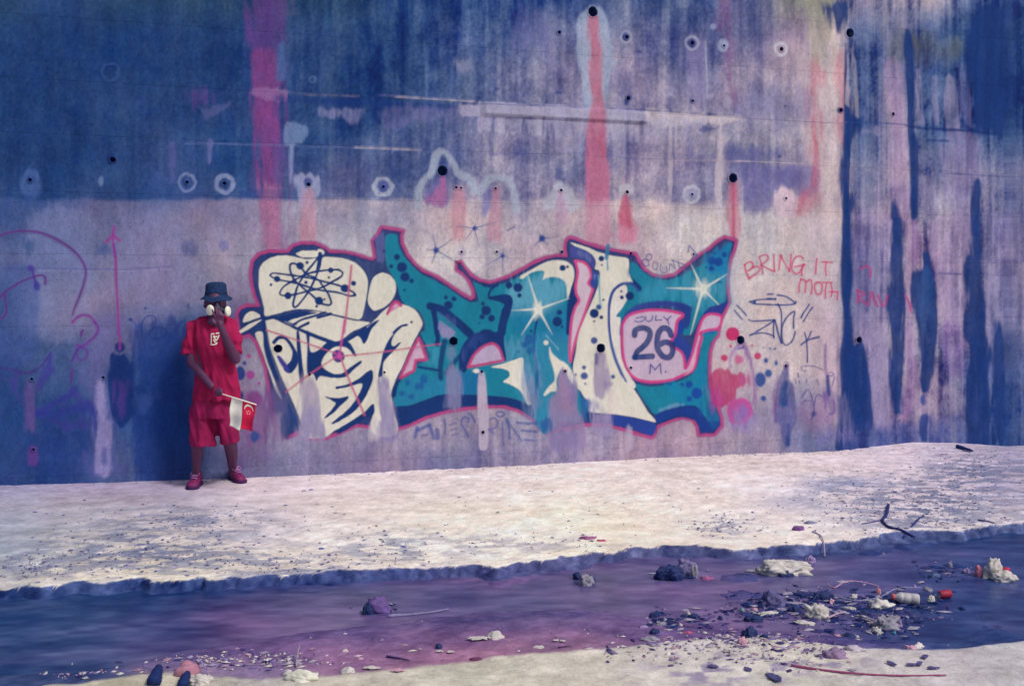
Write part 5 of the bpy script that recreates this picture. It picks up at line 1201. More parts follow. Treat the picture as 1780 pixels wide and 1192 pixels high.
near_c = table(gx, [1080, 1191], [[(190, 184, 176), (196, 190, 178), (198, 192, 180), (196, 190, 184), (200, 194, 182), (206, 200, 184), (208, 200, 186), (208, 200, 196), (208, 200, 190), (198, 190, 188), (196, 188, 190), (190, 186, 188)],
                                  [(180, 176, 160), (190, 184, 160), (196, 190, 170), (190, 184, 174), (196, 188, 170), (200, 194, 176), (204, 196, 180), (204, 196, 186), (204, 198, 184), (196, 188, 184), (194, 186, 186), (186, 182, 182)]])
def gcol(X, Y, Z, t, k1, k2, d, s_):
    P = np.stack([X, np.maximum(Y, 3.2), Z * 0], -1)
    px, py = project(P); px = fold(px, 0., W - 28.); py = np.clip(py, 0, H - 1.01)
    def sm(img):
        xi = px.astype(int); yi = py.astype(int); return img[yi, xi]
    b = sm(bank_t) * np.array([1.085, 1.07, 1.01]); c = sm(chan_t); nn = sm(near_c)
    no = pnoise(X * 6, Y * 9, 61, 4)[..., None] - .5; no2 = pnoise(X * 26, Y * 34, 62, 3)[..., None] - .5; no3 = pnoise(X * 1.3, Y * 2.2, 63, 3)[..., None] - .5
    b = b + no * 38 + no2 * 36 + no3 * 34 * np.array([.8, .9, 1.1])
    # litter-stained, broken surface
    for (ex, ey, rx, ry, am) in ((250, 960, 190, 45, 1), (330, 905, 150, 26, .7), (500, 985, 120, 26, .7), (680, 955, 110, 32, .7), (900, 945, 150, 22, .5), (1600, 880, 150, 55, 1), (1690, 820, 90, 40, .9), (1450, 850, 60, 24, .5), (60, 985, 70, 25, .6), (1260, 915, 60, 20, .6)):
        wt = np.exp(-(((px - ex) / rx) ** 2 + ((py - ey) / ry) ** 2))[..., None]
        th = np.clip((pnoise(X * 8, Y * 15, 64, 5)[..., None] - .475) * 12, 0, 1) * .8 + np.clip((pnoise(X * 30, Y * 50, 66, 3)[..., None] - .52) * 6, 0, 1) * .4
        th = np.clip(th, 0, 1); b = b * (1 - wt * am * th * .85) + np.array([92, 102, 138]) * wt * am * th * .85
    wt = np.exp(-(((px - 1470) / 60) ** 2 + ((py - 838) / 10) ** 2))[..., None] * .5; b = b * (1 - wt) + np.array([130, 138, 176]) * wt
    wt = np.exp(-(((px - 1380) / 60) ** 2 + ((py - 872) / 14) ** 2))[..., None] * .35; b = b * (1 - wt) + np.array([140, 146, 180]) * wt
    c = (c * .86 + c.mean(-1, keepdims=True) * .14) * np.array([1.06, 1.0, .95]) + no * 44 * np.array([1.3, 1, .8]) + no2 * 40 + no3 * 40 * np.array([1.3, .7, .6])
    nn = nn + no * 34 + no2 * 34
    for (ex, ey, rx, ry, am) in ((1300, 1150, 130, 26, 1), (1450, 1140, 60, 14, .7), (450, 1160, 140, 14, .8), (1200, 1170, 90, 20, .6)):
        wt = np.exp(-(((px - ex) / rx) ** 2 + ((py - ey) / ry) ** 2))[..., None]
        th = np.clip((pnoise(X * 14, Y * 18, 65, 4)[..., None] - .48) * 7, 0, 1)
        nn = nn * (1 - wt * am * th * .7) + np.array([120, 104, 150]) * wt * am * th * .7
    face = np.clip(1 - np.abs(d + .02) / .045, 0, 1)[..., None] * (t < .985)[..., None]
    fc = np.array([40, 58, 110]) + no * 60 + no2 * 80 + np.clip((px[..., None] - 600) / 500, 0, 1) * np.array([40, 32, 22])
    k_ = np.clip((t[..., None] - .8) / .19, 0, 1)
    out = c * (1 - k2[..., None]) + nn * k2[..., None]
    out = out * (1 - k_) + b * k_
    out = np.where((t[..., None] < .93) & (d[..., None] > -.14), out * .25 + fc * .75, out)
    return lin(np.clip(out, 12, 236))
xs1 = np.arange(-4.6, 7.2, .0165)
def grow(start, end, step):
    out = []; v_ = start; s_ = step
    while abs(v_ - end) > s_ * 1.2:
        v_ += s_ * np.sign(end - start); out.append(v_); s_ *= 1.35
    out.append(end); return out
xs_all = np.array(sorted(grow(xs1[0], -300, .05)) + list(xs1) + grow(xs1[-1], 300, .05))
EDG = edge_y(xs_all)[None, :]
ra = np.linspace(0, 1, 160)[:, None]; rb = np.linspace(0, 1, 25)[1:, None]; rc = (np.linspace(0, 1, 250)[1:, None]) ** 1.55
rows = [np.full((1, len(xs_all)), v_) for v_ in sorted(grow(3.55, -300, .05))]
rows += [3.55 + (EDG - .13 - 3.55) * ra, EDG - .13 + .14 * rb, EDG + .010 + (11.6 - EDG - .010) * rc]
rows += [np.full((1, len(xs_all)), v_) for v_ in sorted(grow(11.6, 400, .05))]
Yg = np.concatenate([r_ * np.ones((1, len(xs_all))) for r_ in rows]); Xg = np.repeat(xs_all[None], len(Yg), 0)
Zg, t_, k1_, k2_, d_, s__ = ground_z(Xg, Yg)
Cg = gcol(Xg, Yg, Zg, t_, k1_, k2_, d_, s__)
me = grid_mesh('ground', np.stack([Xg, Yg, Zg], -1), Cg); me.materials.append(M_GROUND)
gr = link(bpy.data.objects.new('ground', me)); tag(gr, 'pale dusty concrete bank, dark gully and near sandy bank', kind='structure')

# murky shallow water in the gully
M_WATER, nt, b = new_mat('murky_water'); L = nt.links.new
at = nd(nt, 'ShaderNodeAttribute', attribute_name='coat'); L(at.outputs['Color'], b.inputs['Base Color'])
b.inputs['Roughness'].default_value = .28; b.inputs['IOR'].default_value = 1.33; b.inputs['Specular IOR Level'].default_value = .5
tc = nd(nt, 'ShaderNodeTexCoord'); mp = nd(nt, 'ShaderNodeMapping'); mp.inputs['Scale'].default_value = (1, 2.2, 1); L(tc.outputs['Object'], mp.inputs['Vector'])
nz = nd(nt, 'ShaderNodeTexNoise'); nz.inputs['Scale'].default_value = 8; nz.inputs['Detail'].default_value = 5; L(mp.outputs[0], nz.inputs['Vector'])
bp = nd(nt, 'ShaderNodeBump'); bp.inputs['Strength'].default_value = .4; bp.inputs['Distance'].default_value = .01; L(nz.outputs['Fac'], bp.inputs['Height']); L(bp.outputs[0], b.inputs['Normal'])
xw = np.concatenate([np.linspace(-60, -5, 30), np.arange(-4.9, 7.4, .03), np.linspace(7.6, 60, 30)])
tw = np.linspace(0, 1, 110)
yhi = np.interp(xw, EX, EY) + .02; ylo = np.interp(xw, NX, NY) - .02
Xw = np.repeat(xw[None], 110, 0); Yw = ylo[None] + (yhi - ylo)[None] * tw[:, None]; Zw = np.full_like(Xw, WATER_Z)
px, py = project(np.stack([Xw, Yw, Zw], -1)); px = fold(px, 0., W - 28.); py = np.clip(py, 0, H - 1.01)
Cw = chan_t[py.astype(int), px.astype(int)] + ((pnoise(Xw * 2, Yw * 4, 71, 4) - .5) * 70)[..., None] * np.array([1.4, .8, .8]) + ((pnoise(Xw * 9, Yw * 20, 72, 4) - .5) * 60)[..., None]
me = grid_mesh('stream_water', np.stack([Xw, Yw, Zw], -1), lin(np.clip((Cw * .85 + Cw.mean(-1, keepdims=True) * .15) * np.array([1.04, 1.0, .94]), 10, 220))); me.materials.append(M_WATER)
wt_ = link(bpy.data.objects.new('stream_water', me)); tag(wt_, 'shallow dark murky water running in the gully', kind='structure')

def gz(x, y_):
    return float(ground_z(np.array([x]), np.array([y_]))[0][0])
def drop(px_, py_, zone=-.11):
    """ground point seen at a photo position"""
    z = zone
    for _ in range(5):
        P = on_plane_z(px_, py_, z); z = max(gz(P[0], P[1]), WATER_Z)
    return Vector((P[0], P[1], z))
# ------------------------------------------------------------------ solid modelling helpers (cones and ellipsoids fused by a voxel remesh)
def cone(bm, a, b, ra, rb, seg=14, flat=None):
    a = Vector(a); b = Vector(b); d = b - a; L_ = d.length
    mt = Matrix.Translation((a + b) / 2) @ d.to_track_quat('Z', 'Y').to_matrix().to_4x4()
    bmesh.ops.create_cone(bm, cap_ends=True, segments=seg, radius1=ra, radius2=rb, depth=L_, matrix=mt)
def ell(bm, c, rx, ry, rz, rot=None, sub=3):
    mt = Matrix.Translation(Vector(c)) @ (rot.to_4x4() if rot else Matrix.Identity(4)) @ Matrix.Diagonal((rx, ry, rz, 1))
    bmesh.ops.create_icosphere(bm, subdivisions=sub, radius=1.0, matrix=mt)
def limb(bm, pts, rs):
    for i in range(len(pts) - 1):
        cone(bm, pts[i], pts[i + 1], rs[i], rs[i + 1])
    for q_, r_ in zip(pts, rs): ell(bm, q_, r_, r_, r_, sub=2)
def loft(bm, secs, seg=28):
    """closed loft through sections (centre, rx, ry, tilt of the x axis)"""
    rings = []
    for c, rx, ry, an in secs:
        c = Vector(c); ca, sa = math.cos(an), math.sin(an)
        rings.append([bm.verts.new(c + Vector((ca * rx * math.cos(t) - sa * ry * math.sin(t), sa * rx * math.cos(t) + ca * ry * math.sin(t), 0))) for t in [2 * math.pi * k_ / seg for k_ in range(seg)]])
    for a, b in zip(rings[:-1], rings[1:]):
        for k_ in range(seg): bm.faces.new((a[k_], a[(k_ + 1) % seg], b[(k_ + 1) % seg], b[k_]))
    bm.faces.new(rings[0][::-1]); bm.faces.new(rings[-1])
def fuse(name, bm, mat, parent=None, voxel=.008, smooth=6, fn=None, label=None):
    bmesh.ops.recalc_face_normals(bm, faces=bm.faces)
    me = bpy.data.meshes.new(name); bm.to_mesh(me); bm.free()
    o = bpy.data.objects.new(name, me); col.objects.link(o)
    r = o.modifiers.new('r', 'REMESH'); r.mode = 'VOXEL'; r.voxel_size = voxel
    if smooth:
        s_ = o.modifiers.new('s', 'SMOOTH'); s_.iterations = smooth; s_.factor = .5
    dg = bpy.context.evaluated_depsgraph_get(); dg.update()
    m2 = bpy.data.meshes.new_from_object(o.evaluated_get(dg)); o.modifiers.clear(); o.data = m2; m2.name = name
    if fn:
        m2.update(); co = np.zeros(len(m2.vertices) * 3, np.float32); m2.vertices.foreach_get('co', co); co = co.reshape(-1, 3)
        no = np.zeros_like(co).ravel(); m2.vertices.foreach_get('normal', no); no = no.reshape(-1, 3)
        co = fn(co.astype(float), no); m2.vertices.foreach_set('co', co.astype(np.float32).ravel()); m2.update()
    m2.polygons.foreach_set('use_smooth', np.ones(len(m2.polygons), bool))
    m2.materials.clear(); m2.materials.append(mat)
    if parent: fix_parent(o, parent)
    if label: o['label'] = label
    return o
def plain(name, bm, mat, parent=None, smooth=True, label=None):
    bmesh.ops.recalc_face_normals(bm, faces=bm.faces)
    me = bpy.data.meshes.new(name); bm.to_mesh(me); bm.free()
    me.polygons.foreach_set('use_smooth', np.full(len(me.polygons), smooth, bool))
    me.materials.append(mat); o = bpy.data.objects.new(name, me); col.objects.link(o)
    if parent: fix_parent(o, parent)
    if label: o['label'] = label
    return o

M_SKIN = solid('dark_skin', (84, 42, 78), .55, .12, .4, 20, .05)
M_SHIRT = solid('red_jersey', (150, 20, 72), .85, .22, .2, 9, .3)
M_SHORT = solid('red_shorts_cloth', (136, 20, 74), .8, .25, .2, 9, .3)
M_SHOE = solid('plum_shoe_leather', (112, 30, 82), .6, .25, .35, 50, .2)
M_SOLE = solid('dark_sole', (64, 24, 84), .8)
M_HAT = solid('navy_hat_cloth', (22, 46, 86), .85, .35, .25, 40, .2)
M_MASK = solid('navy_mask_rubber', (14, 22, 52), .5, .1, .4, 20, .05)
M_WHITE = solid('off_white_plastic', (226, 222, 206), .6, .04, .35, 20, .05)
M_LACE = solid('pale_lace', (168, 118, 176), .9)
YP = 8.06
A3 = lambda x_, y_, dy=0.0: at_depth(x_, y_, YP + dy)
f1 = drop(338, 846, 0.0); f2 = drop(409, 836, 0.0)
fig = empty('person', (A3(368, 830).x, YP, 0)); tag(fig, 'person in red shirt and shorts, navy bucket hat and respirator, holding a small flag', 'person')

# shared skeleton
hipL = A3(352, 705); hipR = A3(384, 705, .02)
kneeL = A3(343, 768, -.05); kneeR = A3(399, 764, .04)
ankL = Vector((f1.x - .002, f1.y + .05, f1.z + .085)); ankR = Vector((f2.x - .035, f2.y + .05, f2.z + .09))
shL = A3(334, 568, .02); shR = A3(401, 562, .02)
elL = A3(333, 629, -.04); wrL = A3(368, 671, -.175); haL = A3(382, 682, -.20)
elR = A3(409, 624, -.10); wrR = A3(389, 580, -.24); haR = A3(382, 562, -.26)
neck = A3(371, 556); head = A3(374, 527, -.02)
yaw = math.radians(24)
hf = Vector((math.sin(yaw), -math.cos(yaw), 0)); hs = Vector((math.cos(yaw), math.sin(yaw), 0)); up_ = Vector((0, 0, 1))
hrot = Matrix((hs, -hf, up_)).transposed()

bm = bmesh.new()
loft(bm, [((hipL + hipR) / 2 + Vector((0, 0, -.07)), .15, .10, 0), ((hipL + hipR) / 2 + Vector((0, 0, .05)), .155, .105, 0), (A3(369, 650), .14, .095, 0), (A3(370, 600), .145, .095, 0), (A3(370, 574), .135, .08, 0), (A3(370, 562), .09, .065, 0)])
limb(bm, [hipL, kneeL, kneeL * .5 + ankL * .5 + Vector((0, .012, .03)), ankL], [.085, .052, .046, .030])
limb(bm, [hipR, kneeR, kneeR * .5 + ankR * .5 + Vector((0, .012, .03)), ankR], [.085, .056, .052, .034])
for an_, dx in ((ankL, (0.0, -.10)), (ankR, (.06, -.08))):
    limb(bm, [an_ + Vector((0, .01, -.04)), an_ + Vector((dx[0], dx[1], -.055))], [.035, .03])
limb(bm, [shL + Vector((.012, 0, -.02)), elL, wrL], [.040, .042, .027])
limb(bm, [shR + Vector((-.01, 0, -.02)), elR, wrR, haR], [.040, .043, .030, .026])
limb(bm, [neck + Vector((0, .01, -.05)), head + Vector((0, .02, -.03))], [.062, .058])
ell(bm, head + Vector((0, 0, .02)), .078, .096, .115, hrot)
ell(bm, head + hf * .035 + Vector((0, 0, -.05)), .058, .06, .06, hrot)
ell(bm, head + hf * .098 + Vector((0, 0, -.012)), .013, .02, .022, hrot)
for s_ in (-1, 1):
    ell(bm, head + hs * .078 * s_ + Vector((0, 0, -.005)), .011, .02, .03, hrot, 2)
    ell(bm, head + hf * .088 + hs * .032 * s_ + Vector((0, 0, .012)), .014, .01, .009, hrot, 2)
ell(bm, A3(372, 559, -.090), .052, .040, .038, None, 2)
# gripping hand round the flag stick
st_a = A3(381, 683, -.215); st_b = A3(445, 703, -.27)
sdir = (st_b - st_a).normalized()
ell(bm, haL + Vector((-.014, .012, .002)), .036, .024, .040, None, 2)
for k_ in range(4):
    b0 = haL + sdir * (-.026 + k_ * .017) + Vector((-.006, -.008, .020))
    limb(bm, [b0, b0 + Vector((.004, -.018, -.010)), b0 + Vector((.004, -.014, -.028)), b0 + Vector((0, .004, -.032))], [.0088, .0085, .008, .007])
limb(bm, [haL + Vector((-.02, -.006, .02)), haL + Vector((.004, -.022, .026)), haL + Vector((.024, -.022, .018))], [.011, .010, .009])
# raised hand: palm by the chin, fingers up over the mask
pdir = (haR - wrR).normalized()
ell(bm, haR + Vector((0, 0, -.002)), .036, .018, .044, None, 2)
ftop = [(-.030, .084), (-.009, .102), (.012, .094), (.030, .070)]
for k_, (fx_, fl) in enumerate(ftop):
    b0 = haR + Vector((fx_ * .9, -.002, .026))
    limb(bm, [b0, b0 + Vector((-.008 + fx_ * .2, -.008, fl * .45)), b0 + Vector((-.020 + fx_ * .25, .006, fl * .8)), b0 + Vector((-.028 + fx_ * .25, .020, fl))], [.009, .0086, .008, .007])
limb(bm, [haR + Vector((-.026, -.006, -.012)), haR + Vector((-.050, -.012, .016)), haR + Vector((-.056, -.004, .040))], [.012, .0105, .009])
body = fuse('body', bm, M_SKIN, fig, .0062, 3)

def folds(amp_, kx, kz, seed, hem=None):
    def fn(co, no):
        n_ = .5 - np.abs(pnoise(co[:, 0] * kx + co[:, 2] * 3.5, co[:, 2] * kz + co[:, 0] * 1.5, seed, 3) - .5) * 4
        n2_ = np.sin(co[:, 0] * 44 + pnoise(co[:, 0] * 8, co[:, 2] * 4, seed + 1, 2) * 9)
        a = n_ * amp_ * .8 + n2_ * amp_ * .3
        return co + no * a[:, None]
    return fn
# shirt
bm = bmesh.new()
hem = A3(376, 694)
loft(bm, [(hem + Vector((.002, 0, 0)), .194, .132, 0), (A3(377, 680), .184, .126, 0), (A3(376, 650), .174, .118, 0), (A3(374, 610), .170, .116, 0), (A3(370, 585), .172, .112, 0), (A3(370, 567), .150, .094, 0), (A3(370, 558), .112, .082, 0), (A3(370.5, 552), .078, .072, 0)])
limb(bm, [A3(366, 561), shL + Vector((.004, 0, -.012))], [.066, .062]); limb(bm, [A3(374, 561), shR + Vector((-.004, 0, -.012))], [.066, .062])
limb(bm, [shL + Vector((.022, 0, -.006)), shL * .5 + elL * .5 + Vector((.0, 0, 0))], [.056, .074])
cone(bm, shL + Vector((.01, 0, 0)), A3(332, 616, .0), .056, .080, 20)
limb(bm, [shR + Vector((-.018, 0, -.004)), shR * .5 + elR * .5], [.056, .072])
cone(bm, shR + Vector((-.008, 0, 0)), A3(404, 614, -.05), .056, .082, 20)
shirt = fuse('shirt', bm, M_SHIRT, fig, .0085, 4, folds(.020, 13, 3.2, 81))
# shorts
bm = bmesh.new()
loft(bm, [(A3(369, 690), .155, .115, 0), (A3(369, 712), .172, .125, 0), (A3(369, 726), .172, .125, 0)])
kb = A3(353, 776, -.03); cone(bm, A3(352, 706), kb, .098, .100, 22)
kb2 = A3(399, 769, .02); cone(bm, A3(388, 704, .01), kb2, .090, .084, 22)
shorts = fuse('shorts', bm, M_SHORT, fig, .0085, 3, folds(.016, 14, 3.4, 91))
# trainers
def shoe(f, ang, lbl=None):
    R = Matrix.Rotation(ang, 3, 'Z')
    o3 = lambda x_, y_, z_: f + R @ Vector((x_, y_, z_))
    bm = bmesh.new()
    for y0, z0, rx, ry, rz in ((.075, .05, .040, .05, .048), (.03, .055, .043, .06, .050), (-.03, .045, .046, .06, .042), (-.085, .036, .050, .055, .036), (-.115, .030, .046, .04, .028)):
        ell(bm, o3(0, y0, z0), rx, ry, rz, R, 2)
    cone(bm, o3(0, .055, .05), o3(0, .06, .112), .043, .041, 16)
    sh = fuse('shoe', bm, M_SHOE, fig, .0065, 3)
    bm = bmesh.new()
    out = [(.040, .10), (.046, .04), (.042, -.02), (.053, -.08), (.047, -.135), (.02, -.165), (-.02, -.163), (-.047, -.13), (-.053, -.08), (-.043, -.02), (-.046, .04), (-.040, .10), (-.02, .128), (.02, .128)]
    lo_ = [bm.verts.new(o3(x_, y_, .001)) for x_, y_ in out]; hi_ = [bm.verts.new(o3(x_ * 1.02, y_ * 1.01, .024)) for x_, y_ in out]
    bm.faces.new(lo_[::-1]); bm.faces.new(hi_)
    for k_ in range(len(out)): bm.faces.new((lo_[k_], lo_[(k_ + 1) % len(out)], hi_[(k_ + 1) % len(out)], hi_[k_]))
    s2 = plain('sole', bm, M_SOLE); fix_parent(s2, sh); s2.matrix_parent_inverse = Matrix.Identity(4)
    bm = bmesh.new()
    for k_ in range(5):
        yy = -.065 + k_ * .022; zz = .082 + k_ * .007 - (.004 if k_ == 0 else 0)
        limb(bm, [o3(-.024, yy, zz), o3(0, yy - .010, zz + .008), o3(.024, yy, zz)], [.0036] * 3)
    limb(bm, [o3(0, .02, .118), o3(-.03, -.005, .118), o3(-.034, -.02, .10)], [.003] * 3); limb(bm, [o3(0, .02, .118), o3(.028, -.002, .12), o3(.036, -.02, .10)], [.003] * 3)
    s3 = plain('laces', bm, M_LACE); fix_parent(s3, sh); s3.matrix_parent_inverse = Matrix.Identity(4)
for o_, f_, an_ in ((0, f1, math.radians(4)), (1, f2, math.radians(34))):
    shoe(Vector((f_.x, f_.y + .03, max(f_.z, gz(f_.x, f_.y)) - .002)), an_)
# bucket hat
bm = bmesh.new()
hc = A3(375.5, 500, -.01); seg = 32
prof = [(.0, .048), (.050, .047), (.072, .040), (.082, .022), (.086, -.03), (.091, -.056), (.096, -.063), (.112, -.082), (.127, -.094), (.129, -.099), (.124, -.098), (.092, -.070), (.084, -.055), (.078, .0), (.06, .034), (0.0, .038)]
ringv = []
for r_, z_ in prof:
    ringv.append([bm.verts.new(hc + Vector((max(r_, .001) * math.cos(a), max(r_, .001) * .98 * math.sin(a), z_ + (.010 * math.sin(a * 2 + 1.0) + .006 * math.sin(a * 5) if r_ > .1 else .003 * math.sin(a * 3)))) + Vector((0, 0, -.004))) for a in [2 * math.pi * k_ / seg for k_ in range(seg)]])
for a, b in zip(ringv[:-1], ringv[1:]):
    for k_ in range(seg): bm.faces.new((a[k_], a[(k_ + 1) % seg], b[(k_ + 1) % seg], b[k_]))
hat = plain('bucket_hat', bm, M_HAT, fig)
bm = bmesh.new()
bmesh.ops.create_cone(bm, cap_ends=False, segments=32, radius1=.0905, radius2=.0885, depth=.018, matrix=Matrix.Translation(hc + Vector((0, 0, -.048))))
hb = plain('hat_band', bm, solid('hat_band_cloth', (14, 30, 66), .8)); fix_parent(hb, hat); hb.matrix_parent_inverse = Matrix.Identity(4)
# respirator with two round filters
bm = bmesh.new()
mc = head + hf * .085 + Vector((0, 0, -.052))
ell(bm, mc, .050, .042, .050, hrot); ell(bm, mc + Vector((0, 0, .035)) + hf * .004, .022, .028, .035, hrot); ell(bm, mc + hf * .036 + Vector((0, 0, -.012)), .020, .020, .020, hrot)
dl = A3(364.8, 539, -.135); dr = A3(396.5, 541, -.10)
limb(bm, [mc, dl + Vector((.015, .02, 0))], [.03, .022]); limb(bm, [mc, dr + Vector((-.01, .012, 0))], [.03, .022])
mask_o = fuse('respirator', bm, M_MASK, fig, .006, 3)
for c_, nrm in ((dl, Vector((-.52, -.85, .02))), (dr, Vector((.985, -.17, .02)))):
    bm = bmesh.new(); q_ = nrm.normalized().to_track_quat('Z', 'Y').to_matrix().to_4x4()
    prof = [(.001, .014), (.023, .0135), (.033, .010), (.038, .003), (.039, -.006), (.035, -.013), (.001, -.014)]
    rv = [[bm.verts.new(Vector(c_) + q_.to_3x3() @ Vector((r_ * math.cos(a), r_ * 1.08 * math.sin(a), z_))) for a in [2 * math.pi * k_ / 24 for k_ in range(24)]] for r_, z_ in prof]
    for a, b in zip(rv[:-1], rv[1:]):
        for k_ in range(24): bm.faces.new((a[k_], a[(k_ + 1) % 24], b[(k_ + 1) % 24], b[k_]))
    fo = plain('filter_disc', bm, M_WHITE); fix_parent(fo, mask_o); fo.matrix_parent_inverse = Matrix.Identity(4)
for s_ in (-1, 1):
    bm = bmesh.new()
    pts = [mc + hs * .04 * s_ + Vector((0, 0, .0)), head + hs * .078 * s_ + hf * .03 + Vector((0, 0, -.035)), head + hs * .085 * s_ - hf * .03 + Vector((0, 0, -.02)), head + hs * .03 * s_ - hf * .1]
    limb(bm, pts, [.006] * 4)
    so_ = plain('strap', bm, M_MASK); fix_parent(so_, mask_o); so_.matrix_parent_inverse = Matrix.Identity(4)
# eyes in the shade of the brim
for s_ in (-1, 1):
    bm = bmesh.new(); ell(bm, head + hf * .089 + hs * .032 * s_ + Vector((0, 0, .012)), .0105, .008, .0065, hrot, 2)
    eo = plain('eye', bm, solid('eye_white', (150, 140, 160), .3), fig)
    bm = bmesh.new(); ell(bm, head + hf * .0955 + hs * .032 * s_ + Vector((0, 0, .012)), .0045, .0035, .0045, hrot, 2)
    io = plain('iris', bm, solid('iris_dark', (20, 12, 24), .2)); fix_parent(io, eo); io.matrix_parent_inverse = Matrix.Identity(4)
# chest emblem: printed strokes laid on the jersey
bmS = bmesh.new(); bmS.from_mesh(shirt.data); bvh = BVHTree.FromBMesh(bmS)
def on_shirt(x_, y_):
    r = Vector(ray(x_, y_)).normalized(); h_ = bvh.ray_cast(Vector((0, 0, CAM_H)), r)
    return (h_[0] - r * .003) if h_[0] else A3(x_, y_, -.14)
def strip(bm, pts, w_):
    """flat ribbon along photo points, laid on the jersey"""
    n_ = len(pts)
    L_, R__ = [], []
    for k_ in range(n_):
        a = pts[max(k_ - 1, 0)]; b = pts[min(k_ + 1, n_ - 1)]
        dx, dy = b[0] - a[0], b[1] - a[1]; m_ = math.hypot(dx, dy); nx, ny = -dy / m_ * w_ / 2, dx / m_ * w_ / 2
        L_.append(bm.verts.new(on_shirt(pts[k_][0] + nx, pts[k_][1] + ny))); R__.append(bm.verts.new(on_shirt(pts[k_][0] - nx, pts[k_][1] - ny)))
    for k_ in range(n_ - 1): bm.faces.new((L_[k_], L_[k_ + 1], R__[k_ + 1], R__[k_]))
bm = bmesh.new()
for ln in ([(367.4, 579.5), (367.3, 590), (367.2, 600)], [(366, 599), (371, 599), (377, 597.5)], [(367, 580.5), (370, 580), (372.5, 580)], [(370.5, 584), (373.5, 588), (376, 592)], [(376, 592), (379, 587), (381, 582)], [(375, 580), (378, 579), (381.5, 578.5)], [(371, 590), (374, 594.5), (378, 596.5)], [(371.5, 583), (375.5, 586), (378, 583.5)]):
    strip(bm, ln, 2.0)
lg = plain('chest_emblem', bm, M_WHITE); fix_parent(lg, shirt); lg.matrix_parent_inverse = Matrix.Identity(4)
bmS.free()

# ---- hand flag: its own thing
flag = empty('hand_flag', tuple(st_a)); tag(flag, 'small white and red crescent flag on a thin stick held by the person', 'flag')
bm = bmesh.new(); limb(bm, [st_a - sdir * .03, st_b], [.0055, .005]); plain('stick', bm, M_WHITE, flag)
def cloth(name, x0, x1, mat, par, nx=16, ny=26):
    Pa = []
    for j in range(ny + 1):
        row = []
        for i in range(nx + 1):
            s_ = x0 + (x1 - x0) * i / nx; t = j / ny
            top = st_a.lerp(st_b, s_)
            drp = (.235 if s_ < .66 else .218) * t
            q_ = top + Vector((-.022 * t + .004 * math.sin(t * 7 + s_ * 6), .010 * math.sin(s_ * 15 + t * 2) * (0.3 + t) + .006 * math.sin(t * 9), -drp - .003 * math.sin(s_ * 12) * t))
            row.append(q_)
        Pa.append(row)
    V = []; F = []
    for off in (-.0009, .0009):
        for row in Pa:
            for q_ in row: V.append((q_.x, q_.y + off, q_.z))
    n0 = (nx + 1) * (ny + 1)
    for j in range(ny):
        for i in range(nx):
            a = j * (nx + 1) + i; F.append((a, a + 1, a + nx + 2, a + nx + 1)); F.append((n0 + a, n0 + a + nx + 1, n0 + a + nx + 2, n0 + a + 1))
    for i in range(nx):
        for a in (i, ny * (nx + 1) + i): F.append((a, a + 1, n0 + a + 1, n0 + a))
    for j in range(ny):
        for a in (j * (nx + 1), j * (nx + 1) + nx): F.append((a, a + nx + 1, n0 + a + nx + 1, n0 + a))
    me = bpy.data.meshes.new(name); me.from_pydata(V, [], F); me.materials.append(mat)
    me.polygons.foreach_set('use_smooth', np.ones(len(F), bool))
    o = bpy.data.objects.new(name, me); col.objects.link(o); fix_parent(o, par); return o, Pa
wh, _ = cloth('white_half', .33, .655, solid('white_flag_cloth', (224, 220, 210), .85, .05), flag)
rd, PR = cloth('red_half', .657, .975, solid('red_flag_cloth', (204, 22, 72), .85, .08), flag)
def on_red(s_, t):
    i = s_ * 16; j = t * 26; i0 = min(int(i), 15); j0 = min(int(j), 25)
    q_ = PR[j0][i0].lerp(PR[j0][i0 + 1], i - i0).lerp(PR[j0 + 1][i0].lerp(PR[j0 + 1][i0 + 1], i - i0), j - j0)
    return q_ + Vector((0, -.0026, 0))
bm = bmesh.new()
for k_ in range(14):
    a0 = math.radians(168 + 204 * k_ / 13 - 0); 
    w0 = .075 * math.sin(math.pi * k_ / 13) + .004
    c_ = (.50, .26)
    p1 = on_red(min(max(c_[0] + .34 * math.cos(a0), .02), .98), c_[1] + .19 * math.sin(a0)); p2 = on_red(min(max(c_[0] + (.34 - w0 * 2) * math.cos(a0), .02), .98), c_[1] + (.19 - w0) * math.sin(a0))
    v1, v2 = bm.verts.new(p1), bm.verts.new(p2)
    if k_: bm.faces.new((pv1, v1, v2, pv2))
    pv1, pv2 = v1, v2
cr = plain('crescent', bm, M_WHITE); fix_parent(cr, rd); cr.matrix_parent_inverse = Matrix.Identity(4)
bm = bmesh.new()
for k_ in range(5):
    a0 = 2 * math.pi * k_ / 5 - math.pi / 2; c_ = (.48 + .13 * math.cos(a0), .37 + .055 * math.sin(a0))
    vs5 = []
    for m_ in range(10):
        a1 = math.pi * m_ / 5 - math.pi / 2; r_ = 1 if m_ % 2 == 0 else .42
        vs5.append(bm.verts.new(on_red(c_[0] + .055 * r_ * math.cos(a1), c_[1] + .024 * r_ * math.sin(a1))))
    bm.faces.new(vs5)
stv = plain('stars', bm, M_WHITE, smooth=False); fix_parent(stv, rd); stv.matrix_parent_inverse = Matrix.Identity(4)
